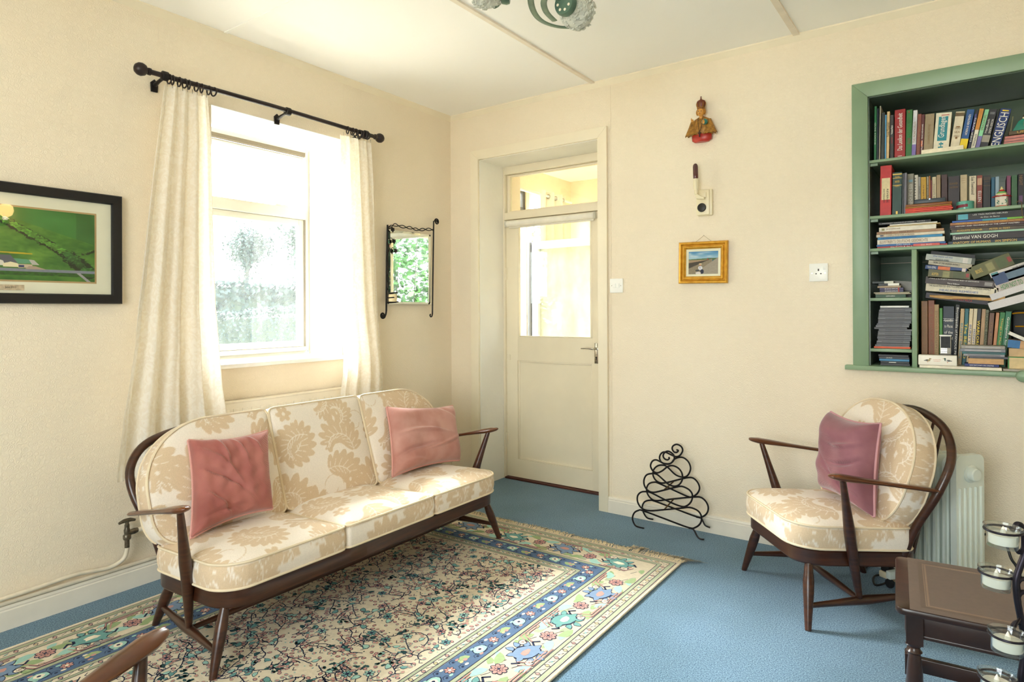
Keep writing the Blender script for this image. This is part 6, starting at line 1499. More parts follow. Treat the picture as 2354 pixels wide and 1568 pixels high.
up(O4, 895, 1030, 926, 1065, 262, z1, 'thick beige cloth bound book left of the programming book', '9c8a6b', text='GESAMMELTE WERKE', ink='m', tw=.5, rot=90, th=.2, group=G1)
up(O4, 1031, 1262, 1082, 1322, 238, z1, 'thick white programming book with a teal title panel', 'e6dfc8', text='Grundlagen', ink='w', tw=.52, rot=90, th=.40, tpos=.64, group=G1, d=.17, bands=((.30, .90, 't', .2, .80), (.93, .945, 'r', .35, .85), (.12, .155, 't', .30, .62), (.205, .24, 't', .34, .62), (.09, .27, 't', .44, .50), (.03, .10, '5aa5a8', .6, .85), (.0, .05, '8fc3c0', .0, .5)), page=PAGEW)
up(O4, 1275, 1405, 1366, 1510, 222, z1, 'cream leaning book with a chequered brown head', 'ddd2b8', text=[('DEAD', 'm'), ('SEA', 'm'), ('SCROLLS', 'm')], rot=0, tw=.62, tpos=.48, group=G1, bands=((.88, .97, '6d5a38'), (.60, .63, 'm', .3, .7), (.31, .36, 'm', .38, .62)))
up(O4, 1407, 1515, 1531, 1652, 190, z1, 'blue book with a yellow foot leaning on the top shelf', '1c5494', text='HÖREN & VERSTEHEN', ink='w', tw=.50, rot=90, tpos=.62, th=.3, group=G1, bands=((0, .28, 'y'),))
up(O4, 1530, 1568, 1657, 1704, 208, z1, 'thin black and indigo leaning book behind the orange one', '2b2a3c', text='DER WEG', ink='w', tw=.6, rot=90, group=G1, bands=((.45, .9, '4e4886', 0, .6),))
up(O4, 1577, 1640, 1717, 1780, 185, z1, 'leaning paperback, orange above and white below', 'e8e2d0', text='Wörterbuch', ink='k', tw=.30, rot=90, tpos=.22, group=G1, bands=((.48, 1, 'd08a30'),))
up(O4, 1642, 1700, 1790, 1860, 195, z1, 'leaning paperback, mint above and lilac below', '8fd6a8', text='SPRACHKURS', ink='m', tw=.4, rot=90, tpos=.66, group=G1, bands=((0, .32, '7a72ae'),))
up(O4, 1712, 1840, 1872, 1985, 182, z1, 'leaning black book with a grey panel near its foot', '26262c', text=['DIGITAL LEXICON', 'Handbuch'], ink='w', tw=.36, rot=90, tpos=.55, group=G1, bands=((.14, .32, '9a9488'), (.86, .92, '6d6d72', .2, .8)))
up(O4, 1845, 1866, 1988, 2008, 190, z1, 'very thin black book against the big blue dictionary', '17171b', group=G1)
up(O4, 1852, 2000, 2015, 2200, 172, z1, 'wide navy dictionary with huge white letters leaning on the top shelf', '243a78', text='ENGLISCH', ink='w', tw=.90, rot=90, th=.62, tpos=.44, group=G1, d=.18, bands=((.93, .96, 'y', .2, .8),), page=PAGEW)
bl = at(1980 + 868 / SP, 220 + 885 / SP, 1, .004); br = at(1980 + 1480 / SP, 220 + 815 / SP, 1, .004)
book_at('cream booklet standing on its long edge in front of the top shelf books', (bl.x, .004, z1 + .0005), br.x - bl.x, .0195, .006, 'f0e4c8', lying=True, name='booklet', cat='book', soft=True)
# right end of the top shelf
bx = at(1980 + 2060 / SP, 330, 1, .03).x
for i in range(3): book_at('pink speckled notebook, %s of the three lying at the right end of the top shelf' % ('lowest', 'middle', 'topmost')[i], (bx + .002 * i, .03 + .004 * i, z1 + .001 + i * .0135), .20, .0125, .14, 'c77f78', lying=True, group='pink notebooks on the top shelf', bands=((0, 1, '3a3550', .0, .12),))
book_at('brown atlas lying on the pink notebooks of the top shelf', (bx + .018, .035, z1 + .043), .19, .017, .14, '54422a', lying=True, text='UNIVERS', ink='g', tw=.5, tpos=.4)
tb = thing('tea_box', 'torn green box on top of the brown atlas on the top shelf', 'box', (bx + .03, .04, z1 + .061))
MB().prism([(0, 0), (.17, 0), (.17, .052), (.04, .050), (.022, .040)], 0, .11, Matrix(((1, 0, 0, 0), (0, 0, 1, 0), (0, 1, 0, 0), (0, 0, 0, 1)))).build('carton', mat('green carton', '11806a', .5, var=.2), tb, bevel=.002)
MB().box(.040, .058, -.002, 0, .018, .036).build('red_label', cover_mat('c43a34'), tb)
MB().box(.036, .17, -.001, .002, .047, .0545).build('torn_edge', PAGE, tb)
book_at('open brown paperback leaning above the green box at the right end of the top shelf', (bx + .075, .05, z1 + .115), .10, .012, .12, '5b4430', lying=True, tilt=R_(38), page=PAGEW)
up(O4, 2100, 2112, 2175, 2200, 300, z1, 'pale yellow card standing behind the big navy dictionary', 'c9c79a', y=.22, d=.02, soft=True, name='card', cat='card')

# second shelf
G2 = 'books on the second shelf'
up(O5, 265, 430, 275, 445, 130, z2, 'thick bright red dictionary with a cream title panel', 'c4201c', text=None, group=G2, d=.16, bands=((.32, .75, 'e4d2a0', .13, .87),))
_b = [o for o in scene.objects if o.get('label') == 'thick bright red dictionary with a cream title panel'][0]
Wb = at(1980 + 438 / SP, 400, 1, .035).x - at(1980 + 270 / SP, 400, 1, .035).x
for i, (tx, cx, hh, ww) in enumerate((('REVERSE', .64, .0075, .066), ('DICTIONARY', .34, .0055, .068))):
    lettering(tx, .01, INKS['k'], _b, Matrix(((0, 1, 0, Wb * cx), (0, 0, -1, -.0032), (-1, 0, 0, .096), (0, 0, 0, 1))), width=ww, height=hh)
up(O5, 441, 580, 452, 594, 228, z2, 'dark green cloth book with gold bands next to the red dictionary', '123c34', text=[('COLLECTED', 'g'), ('SHORTER', 'g'), ('POEMS', 'g')], rot=0, tw=.5, tpos=.78, group=G2, bands=((.94, .965, 'g'), (.86, .87, 'g'), (.69, .70, 'g'), (.02, .09, 'g', .4, .6)))
up(O5, 584, 612, 597, 620, 245, z2, 'dark grey thin book right of the dark green book', '3c4044', group=G2)
up(O5, 612, 652, 625, 660, 236, z2, 'grey lilac thin book beside the grey poetry book', '6d6a74', group=G2)
Y2 = .10
for (a, b, c, d_, yt, lb, col, kw) in [
    (660, 752, 668, 764, 250, 'grey beige book with a pale blue emblem', '9a9684', dict(text='REISE IN DIE HOHEN', ink='w', rot=-90, tw=.5, bands=((.80, .86, '7fa9bb', .2, .8),))),
    (768, 818, 770, 822, 268, 'white spiral bound booklet', 'ded6c4', dict(page=PAGEW, bands=tuple((.06 + .07 * i, .09 + .07 * i, '8c8474', 0, .4) for i in range(13)))),
    (822, 858, 824, 860, 296, 'slim grey book with a dark title', 'a7a39c', dict(text='DAVID LODGE', ink='k', rot=-90, tw=.5)),
    (862, 938, 864, 940, 298, 'yellow paperback', 'd2a218', dict(text='La lingua italiana', ink='k', rot=-90, tw=.55, th=.25)),
    (942, 974, 944, 976, 290, 'greyish tan paperback', 'a3957c', dict(text='Il grande libro', ink='k', rot=-90, tw=.55)),
    (976, 998, 978, 1000, 280, 'thin orange brown paperback', 'b5702c', dict()),
    (1000, 1022, 1002, 1024, 340, 'thin dark maroon paperback', '6b1a22', dict()),
    (1024, 1082, 1026, 1084, 295, 'cream paperback with a dark line of print', 'd6c7a4', dict(text='Dizionario del nuovo', ink='k', rot=-90, tw=.6, th=.25)),
    (1086, 1146, 1088, 1148, 266, 'tan cloth book', 'a78e68', dict()),
    (1156, 1246, 1158, 1248, 260, 'dark maroon cloth book', '40201e', dict()),
    (1252, 1424, 1256, 1428, 283, 'wide dark brown book with a pale globe', '2c2024', dict(text=[('DAVID', 'm'), ('HAYDON', 'm')], rot=0, tw=.7, tpos=.74)),
    (1430, 1530, 1434, 1534, 264, 'cream cloth book with three short lines', 'c3b08c', dict(bands=((.90, .905, 'm', .15, .8), (.84, .845, 'm', .2, .75), (.78, .785, 'm', .25, .7)))),
    (1534, 1554, 1536, 1558, 278, 'thin black and gold book', '4d4418', dict()),
    (1560, 1662, 1562, 1666, 280, 'cream paperback with a vertical name on the spine', 'd9cbb0', dict(text='Sue Townsend', ink='k', rot=-90, tw=.5, th=.38, tpos=.72)),
    (1668, 1750, 1672, 1754, 272, 'brown red paperback with a portrait and blue letters', '8a3a2a', dict(text='ELLEN', ink='w', rot=-90, tw=.3, tpos=.4, bands=((.72, .92, 'c49a78', .1, .9), (0, .2, '5a1414')))),
    (1756, 1868, 1762, 1874, 272, 'black cloth book with faint gold bands', '1f1d1c', dict(bands=((.92, .925, 'm'), (.88, .885, 'm'), (.82, .825, 'm', .2, .8), (.70, .705, 'm'), (.01, .03, 'g', .1, .9)))),
    (1876, 1930, 1880, 1935, 300, 'petrol blue book partly behind the pagoda jar', '1a5a7a', dict()),
    (1936, 1990, 1940, 1994, 290, 'pale blue grey book behind the pagoda jar', '8fa5b5', dict()),
    (2100, 2160, 2104, 2164, 276, 'plum coloured book right behind the pagoda jar', '7a3a5c', dict()),
    (2168, 2255, 2172, 2260, 270, 'bottle green book right of the pagoda jar', '35603c', dict()),
    (2262, 2350, 2268, 2354, 250, 'black book with a faint purple picture at the right end', '1b1820', dict(text='NIGHT', ink='m', rot=-90, tw=.3, tpos=.8, bands=((.15, .35, '5c3a66', .2, .8),)))]:
    up(O5, a, b, c, d_, yt, z2, lb + ' on the second shelf', col, y=Y2, d=.13, group=G2, **kw)
# things in front on the second shelf
px = lambda x, y_=500, yy=.0: at(1980 + x / SP, y_, 1, yy).x
ya = .012
xa, xb = px(636, 490, ya), px(1308, 490, ya); ww = xb - xa
GR_ = 'red notebooks lying on the second shelf'
for i in range(3): book_at('orange red notebook, %s of three lying in front on the second shelf' % ('bottom', 'middle', 'top')[i], (xa + (.0, .001, .0)[i], ya, z2 + .0008 + i * .0078), ww + (0, .004, .001)[i], .0072, .12, ('c9331a', 'd84020', 'cf3a1c')[i], lying=True, soft=True, group=GR_)
bxw = thing('wooden_box', 'flat ochre wooden box lying on the red notebooks', 'box', (xa - .001, ya, z2 + .0250))
MB().box(0, ww, 0, .12, 0, .005).build('base', cover_mat('b07c2c'), bxw, bevel=.001); MB().box(.002, ww + .002, -.001, .119, .0055, .0175).build('lid', cover_mat('8c5220'), bxw, bevel=.002)
gbx = thing('jewel_box', 'slate grey rounded box on top of the ochre wooden box', 'box', (px(757, 470, ya), ya + .005, z2 + .0430)); wb = px(1222, 470, ya) - px(757, 470, ya)
MB().box(0, wb, 0, .09, 0, .021).build('body', mat('slate leatherette', '3e474f', .4, var=.1, vscale=60), gbx, bevel=.004); MB().box(-.0006, wb + .0006, -.0006, .09, .0165, .0172).build('lid_seam', cover_mat('22282e'), gbx)
MB().box(wb * .5 - .003, wb * .5 + .003, -.0015, 0, .015, .021).build('clasp', mat('pale metal clasp', '9db2c4', .3, .7), gbx)
tn = thing('tea_tin', 'round teal tin with a maroon label on the second shelf', 'tin', ((px(1370, 480, .01) + px(1635, 480, .01)) / 2, .045, z2)); rt_ = (px(1635, 480, .03) - px(1370, 480, .03)) / 2
TIN = mat('teal enamel tin', '58a594', .35, var=.08, vscale=50, coat=.3)
MB().lathe([(rt_ * .97, .0005), (rt_ * .98, .003), (rt_ * .98, .029)], 28).build('body', TIN, tn); MB().lathe([(rt_ * 1.0, .0292), (rt_, .037), (rt_ * .97, .038)], 28).build('lid', TIN, tn)
V = []; n = 8
for i in range(n + 1):
    a = -PI * .95 + i / n * PI * .55; V += [(rt_ * 1.0 * math.cos(a), rt_ * 1.0 * math.sin(a), .008 + .0004 * i), (rt_ * 1.0 * math.cos(a), rt_ * 1.0 * math.sin(a), .021 + .0004 * i)]
MB().add(V, [(2 * i, 2 * i + 2, 2 * i + 3, 2 * i + 1) for i in range(n)]).build('label', cover_mat('7c1e30'), tn)
# pagoda jar
pj = thing('pagoda_jar', 'white china jar shaped like a pagoda with red edged roof on the second shelf', 'jar', (px(2035, 480, .03), .045, z2))
CHI = mat('white china', 'ece6da', .15, var=.03, coat=.5); RG = mat('red glaze', 'c0201c', .2, coat=.4); GG = mat('green glaze', '6fb06a', .25, coat=.3); YG = mat('cream yellow glaze', 'e3d79a', .25, coat=.3); GD = mat('dark green glaze', '2a7a66', .3)
def hexl(prof, name, m, wav=0.):
    V = []; k = 24
    for r, z in prof:
        for i in range(k):
            a = i * 2 * PI / k + PI / 6; c = math.cos(PI / 6) / math.cos(((a - PI / 6 + PI / 6) % (PI / 3)) - PI / 6); q = r * c
            V.append((q * math.cos(a), q * math.sin(a), z + wav * (abs(math.sin((a) * 3)) ** 3) * (r / .036 if wav else 0)))
    F = [(i * k + j, i * k + (j + 1) % k, (i + 1) * k + (j + 1) % k, (i + 1) * k + j) for i in range(len(prof) - 1) for j in range(k)] + [tuple(range(k)), tuple(range((len(prof) - 1) * k, len(prof) * k))]
    return MB().add(V, F).build(name, m, pj, ang=30, rot=(0, 0, R_(12)))
hexl([(.025, .0005), (.026, .004)], 'foot', YG); hexl([(.0255, .004), (.0255, .0065)], 'red_band', RG); hexl([(.0235, .006), (.0240, .046)], 'body', CHI)
hexl([(.0355, .0445), (.0365, .0470), (.034, .0485)], 'eave', RG, .004); hexl([(.033, .047), (.024, .052), (.021, .056)], 'roof', CHI, .002); hexl([(.0215, .0555), (.020, .061)], 'roof_step', YG)
MB().lathe([(.0165, .060), (.018, .064), (.013, .070)], 20).build('green_tier', GG, pj); MB().lathe([(.010, .069), (.011, .074), (.008, .078)], 16).build('red_tier', RG, pj); MB().lathe([(.006, .077), (.0065, .081), (.003, .086), (.004, .089), (.001, .092)], 14).build('knob', YG, pj)
for (dx, dz, s) in ((-.014, .022, 1), (.014, .026, -1)):
    MB().tube([(dx + .004 * s, -.0225, dz - .010), (dx - .003 * s, -.0230, dz - .003), (dx + .003 * s, -.0230, dz + .003), (dx - .004 * s, -.0230, dz + .009)], [.0006, .0018, .0016, .0006], 6, smooth=4).build('painted_dragon', GD, pj)
for k in range(6): a = k * PI / 3; MB().tube([(.001, -.0240, .014), (.001 + .006 * math.cos(a), -.0238, .014 + .006 * math.sin(a))], [.0008, .0003], 5).build('painted_petal', GD, pj)

# third shelf, two stacks of lying books
def ly(label, x0, x1, yb, yt, cov, org=O6, y=.03, d=.19, zb=None, zt=None, **k):
    a = at(org[0] + x0 / SP, org[1] + (yb) / SP, 1, y); b = at(org[0] + x1 / SP, org[1] + (yb) / SP, 1, y)
    return book_at(label, (a.x, y, zb), b.x - a.x, zt - zb - .0004, d, cov, lying=True, **k)
def stack(zbase, rows, org, y, d, group=None):
    z = zbase + .0006; sc = at(org[0], org[1], 1, y)
    for (lb, x0, x1, th, cov, kw) in rows:
        h = th / SP * (Vector((0, 0, 0)) - (at(2100, 600, 1, y) - at(2100, 599, 1, y))).length
        kw = dict(kw); yy = y + kw.pop('dy', 0)
        ly(lb, x0, x1, 300, 0, cov, org, yy, kw.pop('d', d), z, z + h, group=group, **kw); z += h
    return z
stack(z3, [
    ('red book at the very bottom of the left stack on the third shelf', 230, 1245, 28, 'b01c22', dict(text='Die Kunst & das Leben', ink='w', tw=.4, tpos=.4)),
    ('blue book second from the bottom of the left stack, third shelf', 220, 1222, 30, '1c64a8', dict(text='DAS HAUS', ink='w', tw=.2, tpos=.4)),
    ('thick white history book in the left stack, third shelf', 230, 1206, 72, 'e6dfd0', dict(text='ILLUSTRIERTE DEUTSCHE GESCHICHTE', ink='m', tw=.72, tpos=.40, th=.5)),
    ('bright blue book about backs in the left stack, third shelf', 236, 1174, 36, '1f86b8', dict(text='THE HEALTHY  BACK EXERCISE BOOK', ink='b', tw=.56, tpos=.33, th=.6)),
    ('cream book about beads in the left stack, third shelf', 216, 1204, 42, 'd9cdb6', dict(text='THE COMPLETE BOOK of BEADS', ink='m', tw=.50, tpos=.32, th=.5, bands=((.06, .11, '3a4468', .3, .75),))),
    ('light brown book with a slanted title in the left stack, third shelf', 222, 1194, 38, 'a97f5a', dict(text='THE BOOK OF  /  TANYA BLACK', ink='k', tw=.5, tpos=.32, th=.35)),
    ('white cookbook with a potato on its spine, third shelf', 256, 1085, 66, 'e3dccb', dict(text='potatoes', ink='m', tw=.24, tpos=.26, th=.30, bands=((.05, .10, '8c8a4c', .25, .7),))),
    ('thin tan booklet under the magazines, third shelf', 380, 1145, 16, 'c3aa72', dict(soft=True)),
    ('thin white booklet second from the top of the left stack, third shelf', 410, 1100, 20, 'e9e4d8', dict(soft=True)),
    ('black magazine on top of the left stack, third shelf', 250, 1010, 36, '1b1b1d', dict(text='MARKET HANDELSWARE   MORE...', ink='w', tw=.85, th=.25, soft=True))], O6, .03, .19, 'left stack of books on the third shelf')
book_at('small coral red notebook standing in front of the left stack, third shelf', (px(752, 565, .015), .012, z3 + .0006), px(1137, 565, .015) - px(752, 565, .015), .0125, .010, 'd0574c', lying=True, text='Das Buch', ink='w', tw=.4, th=.3)
stack(z3, [
    ('navy anatomy book at the bottom of the right stack on the third shelf', 1255, 2420, 50, '1b2b3f', dict(text='ANATOMY OF HUMANS    IAN SIMPSON', ink='g', tw=.80, tpos=.46, th=.55)),
    ('thick black painter monograph in the right stack with large white title', 1312, 2400, 92, '2a2022', dict(text='Essential VAN GOGH', ink='w', tw=.60, tpos=.32, th=.42)),
    ('thin mint green book in the right stack, third shelf', 1285, 2380, 28, '9fc7b0', dict(soft=True)),
    ('grey brown monograph in the right stack, third shelf', 1300, 2380, 42, '54483a', dict(text='AUGUSTE RENOIR        PETER H. FEIST', ink='g', tw=.72, tpos=.44, th=.5)),
    ('dark taupe monograph in the right stack, third shelf', 1285, 2380, 24, '443834', dict(text='DALÍ    CONROY MADDOX', ink='m', tw=.4, tpos=.3)),
    ('dark maroon art history book in the right stack, third shelf', 1280, 2380, 34, '4a3236', dict(text='HISTORY AND TECHNIQUES OF THE GREAT MASTERS', ink='w', tw=.84, th=.5)),
    ('orange brown art history book in the right stack, third shelf', 1286, 2390, 38, '9a6236', dict(text='HISTORY AND TECHNIQUES OF THE GREAT MASTERS', ink='g', tw=.84, th=.5)),
    ('bright blue to green book in the right stack, third shelf', 1316, 2390, 26, '2a5cae', dict(bands=((.42, .75, '2f9ab0'), (.75, 1, '7ab436')))),
    ('glossy black book on top of the right stack, third shelf', 1372, 2380, 92, '2b2624', dict(text=['LES TRÈS RICHES HEURES', ('du Duc de Berry', 'w', .55)], ink='w', tw=.50, tpos=.50, th=.42, bands=((.03, .18, '58aebe', .1, .9),)))], O6, .03, .20, 'right stack of books on the third shelf')

# small compartments on the left with disc cases
z4 = .958 + s4[1]; z5 = .958 + s5[1]
def case(label, x0, x1, z, h, col, org, y=.03, group=None, text=None, ink='w', bands=(), d=.12, name='disc_case', **k):
    a = at(org[0] + x0 / SP, 700, 1, y).x; b = at(org[0] + x1 / SP, 700, 1, y).x
    return book_at(label, (a, y, z), b - a, h - .0003, d, col, lying=True, text=text, ink=ink, bands=bands, group=group, name=name, cat='disc case' if name == 'disc_case' else 'book', page=DISC, soft=True, **k)
DISC = mat('clear case edge', '8a8c90', .25, var=.2, vscale=90, coat=.5)
z = z4 + .0006
for (lb, x0, x1, h, col, kw) in [('green boxed game guide at the bottom of the upper left compartment', 206, 645, .0155, '1f4a2c', dict(text='GUIDE IN GERMAN', ink='w', tw=.3, th=.3)), ('lower thin beige case in the upper left compartment', 200, 720, .0055, 'a59a80', {}), ('upper thin beige case in the upper left compartment', 182, 700, .0055, 'b3a88c', {}),
    ('lower of two purple collection cases in the upper left compartment', 268, 612, .0105, '3c3358', dict(text='DIE GROSSE SAMMLUNG', ink='w', tw=.55, bands=((.78, .83, 'r'),))), ('upper of two purple collection cases in the upper left compartment', 264, 610, .0105, '41375e', dict(text='DIE GROSSE SAMMLUNG', ink='w', tw=.55, bands=((.78, .83, 'r'),))),
    ('beige and grey disc case in the upper left compartment', 236, 572, .0100, 'a38c6c', {}), ('black disc case with a white end in the upper left compartment', 250, 550, .0115, '23262a', dict(bands=((.46, 1, 'w'),))), ('clear dark case with a pale label on top in the upper left compartment', 160, 466, .0105, '26302a', dict(bands=((.57, 1, 'd2d2c2'),)))]:
    case(lb, x0, x1, z, h, col, O6, **kw); z += h
lc = book_at('large grey printed case leaning behind the disc cases in the upper left compartment', (px(392, 650, .10), .13, z4 + .001), .115, .086, .006, '8f8a80', lying=True, name='disc_case', cat='disc case', tilt=-R_(5), bands=((.1, .9, '6e6a62', .2, .5),))
z = z5 + .0006
rr_ = random.Random(3)
NTH = 'first second third fourth fifth sixth seventh eighth ninth tenth eleventh twelfth thirteenth fourteenth fifteenth sixteenth seventeenth eighteenth nineteenth twentieth'.split()
xs = [(180, 710, 'e0561c'), (195, 695), (215, 700), (220, 700), (235, 715), (228, 715), (232, 715), (236, 720), (240, 720), (250, 735), (185, 660), (208, 690), (222, 700), (240, 720), (242, 725), (240, 725), (246, 728), (248, 725), (250, 712), (256, 735), (270, 728), (272, 690, 'e9e7e2')]
hh = (1.283 - z5 - .020) / len(xs) * .92
for i, q in enumerate(xs):
    col = q[2] if len(q) > 2 else ('4a4a4c', '5c5c60', '3a3836', '6c6c70')[i % 4]
    if i == 0: lb, g = 'orange edged disc case at the bottom of the tall disc stack', None
    elif i == len(xs) - 1: lb, g = 'white disc case topping the tall disc stack', None
    else: lb, g = 'grey clear disc case, %s above the orange one in the tall disc stack' % NTH[i - 1], 'tall stack of grey disc cases'
    case(lb, q[0], q[1], z, hh, col, O7, y=.03 + rr_.uniform(-.004, .004), group=g, bands=() if i in (0, len(xs) - 1) else ((.0, 1, '7c7c80', .0, .25), (.15 + .1 * rr_.random(), .8, '2e2c30', .4, .7))); z += hh
z = z0 + .0008
for i, (lb, x0, x1, col, kw) in enumerate([('black disc case at the bottom of the short stack below', 272, 700, '2c2a2c', {}), ('black case with cream print in the short stack below', 272, 690, '26282a', dict(bands=((.3, .55, 'w', .3, .6),))), ('blue spined disc case in the short stack below', 255, 690, '3c86b4', {}), ('dark grey disc case with white dots of print in the short stack below', 250, 690, '3a3a3e', dict(text='LIVE MUSIC', ink='w', tw=.2, tpos=.35)), ('charcoal disc case on top of the short stack below', 242, 680, '2a2a2c', {})]):
    case(lb, x0, x1, z, .0105, col, O7, **kw); z += .0105

# right compartment: standing row
G4 = 'standing books in the lower right compartment'
zr = z0 + .001
for (a, b, c, d_, yt, lb, col, kw) in [
    (866, 958, 866, 962, 140, 'ochre brown leather book, first of the standing row', '8a5a24', dict(text='CONRAD FERDINAND MEYER', ink='m', rot=-90, tw=.7, th=.3)),
    (966, 1058, 968, 1060, 130, 'orange brown leather book, tallest at the left of the standing row', '8f4a18', dict(text='DIE SCHATZKAMMER', ink='m', rot=-90, tw=.8, th=.3)),
    (1052, 1120, 1058, 1124, 190, 'tan museum guide in the standing row', 'b3925c', dict(text='DIE STAATLICHE ERMITAGE', ink='m', rot=90, tw=.8, th=.45)),
    (1126, 1170, 1130, 1176, 242, 'thin leaf green book in the standing row', '3f8a24', {}),
    (1172, 1330, 1180, 1350, 215, 'navy travel guide with white script title', '1f2a38', dict(text=[('Guide', 'w'), ('to Places', 'w'), ('of the', 'w'), ('World', 'w')], rot=0, tw=.75, tpos=.62, bands=((.79, .795, 'w'), (.76, .765, 'w')))),
    (1305, 1375, 1372, 1428, 190, 'black encyclopedia with FAMOUS in cream letters, leaning', '1b1819', dict(text='Encyclopedia of FAMOUS PEOPLE', ink='w', rot=-90, tw=.9, th=.5)),
    (1385, 1445, 1440, 1498, 250, 'faded tan comic annual right of the black encyclopedia', 'c0a378', dict(text='BUNTY for Girls', ink='t', rot=-90, tw=.6, th=.45, tpos=.45)),
    (1448, 1505, 1504, 1560, 250, 'teal comic annual with yellow letters', '17646c', dict(text='The BEANO', ink='y', rot=-90, tw=.6, th=.6, tpos=.45)),
    (1508, 1562, 1566, 1624, 250, 'cream comic annual with blue letters', 'd9c6a0', dict(text='BUNTY for', ink='b', rot=-90, tw=.45, th=.45, tpos=.5)),
    (1566, 1620, 1628, 1684, 250, 'cream girls annual with small blue letters', 'd8c8a6', dict(text='MANDY FOR', ink='b', rot=-90, tw=.4, th=.35, tpos=.45)),
    (1622, 1680, 1688, 1740, 250, 'black annual with tall yellow letters', '24221e', dict(text='WARLORD for', ink='y', rot=-90, tw=.6, th=.6, tpos=.5)),
    (1684, 1738, 1744, 1805, 255, 'plain tan annual in the leaning row', 'ad8b66', {}),
    (1740, 1788, 1804, 1850, 266, 'olive school annual with black letters', '6f7050', dict(text='SCHOOL FRIEND ANNUAL', ink='k', rot=-90, tw=.9, th=.6)),
    (1792, 1862, 1856, 1930, 310, 'brown cloth novel in the leaning row', '6e4c38', dict(text='The Real Story', ink='m', rot=-90, tw=.7, th=.4)),
    (1870, 1912, 1944, 2002, 308, 'narrow orange tan book in the leaning row', 'c08458', {}),
    (1916, 1985, 2004, 2088, 302, 'mid green book in the leaning row', '2f7a3c', dict(text='Things to Make and Do', ink='g', rot=-90, tw=.8, th=.35)),
    (1992, 2080, 2096, 2180, 288, 'green guide book with cream script at the end of the leaning row', '2a7350', dict(text='Guideposts for Growing', ink='w', rot=-90, tw=.8, th=.4))]:
    up(O7, a, b, c, d_, yt, zr, lb, col, y=.085, d=.15, group=G4, **kw)
# the tilted pile lying on that row
def tl_book(label, bl, br, hgt, cov, y=.05, d=.16, org=O6, **k):
    a = at(org[0] + bl[0] / SP, org[1] + bl[1] / SP, 1, y); b = at(org[0] + br[0] / SP, org[1] + br[1] / SP, 1, y)
    dx, dz = b.x - a.x, b.z - a.z; L = math.hypot(dx, dz); h = hgt / SP * .00279 * 1.0
    return book_at(label, (a.x, y, a.z), L, h - .0004, d, cov, lying=True, tilt=math.atan2(dz, dx), **k)
G5 = 'tilted pile on the standing row'
tl_book('glossy black book of legends at the bottom of the tilted pile', (925, 1290), (1830, 1395), 62, '241a24', text='TRUE LEGENDS', ink='r', tw=.5, tpos=.5, th=.4, group=G5, bands=((.2, .35, '6a1a20', .2, .8),))
cb = thing('cloth_bag', 'crumpled tan cloth bag squeezed under the cream healing book', 'bag', at(1980 + 990 / SP, 480 + 1275 / SP, 1, .04))
V = []; F = []; n = 30
o0 = cb.location; e1 = at(1980 + 2080 / SP, 480 + 1290 / SP, 1, .04) - o0
for i in range(n + 1):
    t = i / n; x = e1.x * t; lo = -.010 * math.sin(t * 2.6) - .008 * math.sin(t * 9) * .4 + e1.z * t * .8 - .006 * t; hi = .010 - .022 * t + (.012 if t > .86 else 0)
    for (yy, zz) in ((0, hi), (-.008, (hi * .6 + lo * .4)), (-.006, lo), (.10, lo), (.10, hi)): V.append((x, yy + .003 * math.sin(t * 25 + zz * 90), zz))
for i in range(n):
    for k in range(5): F.append((i * 5 + k, i * 5 + (k + 1) % 5, (i + 1) * 5 + (k + 1) % 5, (i + 1) * 5 + k))
MB().add(V, F + [tuple(range(5)), tuple(range(n * 5, n * 5 + 5))]).build('cloth', mat('tan calico', 'c09a68', .9, var=.12, vscale=30, bump=.3, bscale=60), cb, ang=80)
tl_book('cream encyclopedia of healing in the tilted pile', (925, 1186), (1975, 1266), 84, 'd6cdb4', text=['THE ILLUSTRATED ENCYCLOPEDIA OF      C. NORMAN SHEALY', ('HEALING REMEDIES', 'b', .62)], ink='k', tw=.86, th=.42, group=G5, d=.17, bands=((.95, .97, 'k', .2, .8),), tpos=.47)
tl_book('dark brown project handbook in the tilted pile', (920, 1080), (1920, 1162), 78, '3f3230', text=['A Guide to the PROJECT MANAGEMENT BODY OF KNOWLEDGE', ('Third Edition', 'w', .25)], ink='w', tw=.72, tpos=.42, th=.32, group=G5, bands=((.86, .97, '8f8a86', .35, .8),))
tl_book('olive patterned old book in the tilted pile', (958, 1000), (1570, 1036), 96, '59562c', group=G5, text='ÄGYPTEN', ink='g', tw=.16, tpos=.17, th=.3, bands=((.34, .53, '6a6634', .1, .9), (.36, .51, '8a8550', .2, .8), (.60, .86, '4c5226', .12, .88), (.90, .97, '943026', .3, .7)))
tl_book('blue paperback with an orange panel in the tilted pile', (920, 868), (1525, 922), 44, '1d3f78', text='TAHA KEMAL', ink='w', tw=.22, tpos=.16, group=G5, bands=((.31, .60, 'd0682a', .1, .9), (.88, .97, 'd8c8c0', .1, .9)))
tl_book('cream paperback of myths in the tilted pile', (965, 802), (1590, 876), 54, 'b9b09a', text='MORE OF THE GREEKER MYTHS 2', ink='k', tw=.6, tpos=.42, th=.3, group=G5)
tl_book('pale grey paperback titled in coloured letters near the top of the tilted pile', (925, 738), (1635, 812), 66, 'b9bcb4', text=['the best of me', ('NICHOLAS SPARKS', 'k', .7)], ink='b', tw=.40, tpos=.35, th=.42, group=G5, bands=((.76, .86, 'd9d2ca', .1, .9), (.93, 1, '4c5244')))
tl_book('black book lying on top of the tilted pile under the shelf', (1000, 672), (1640, 735), 50, '1f1c1c', y=.12, group=G5)
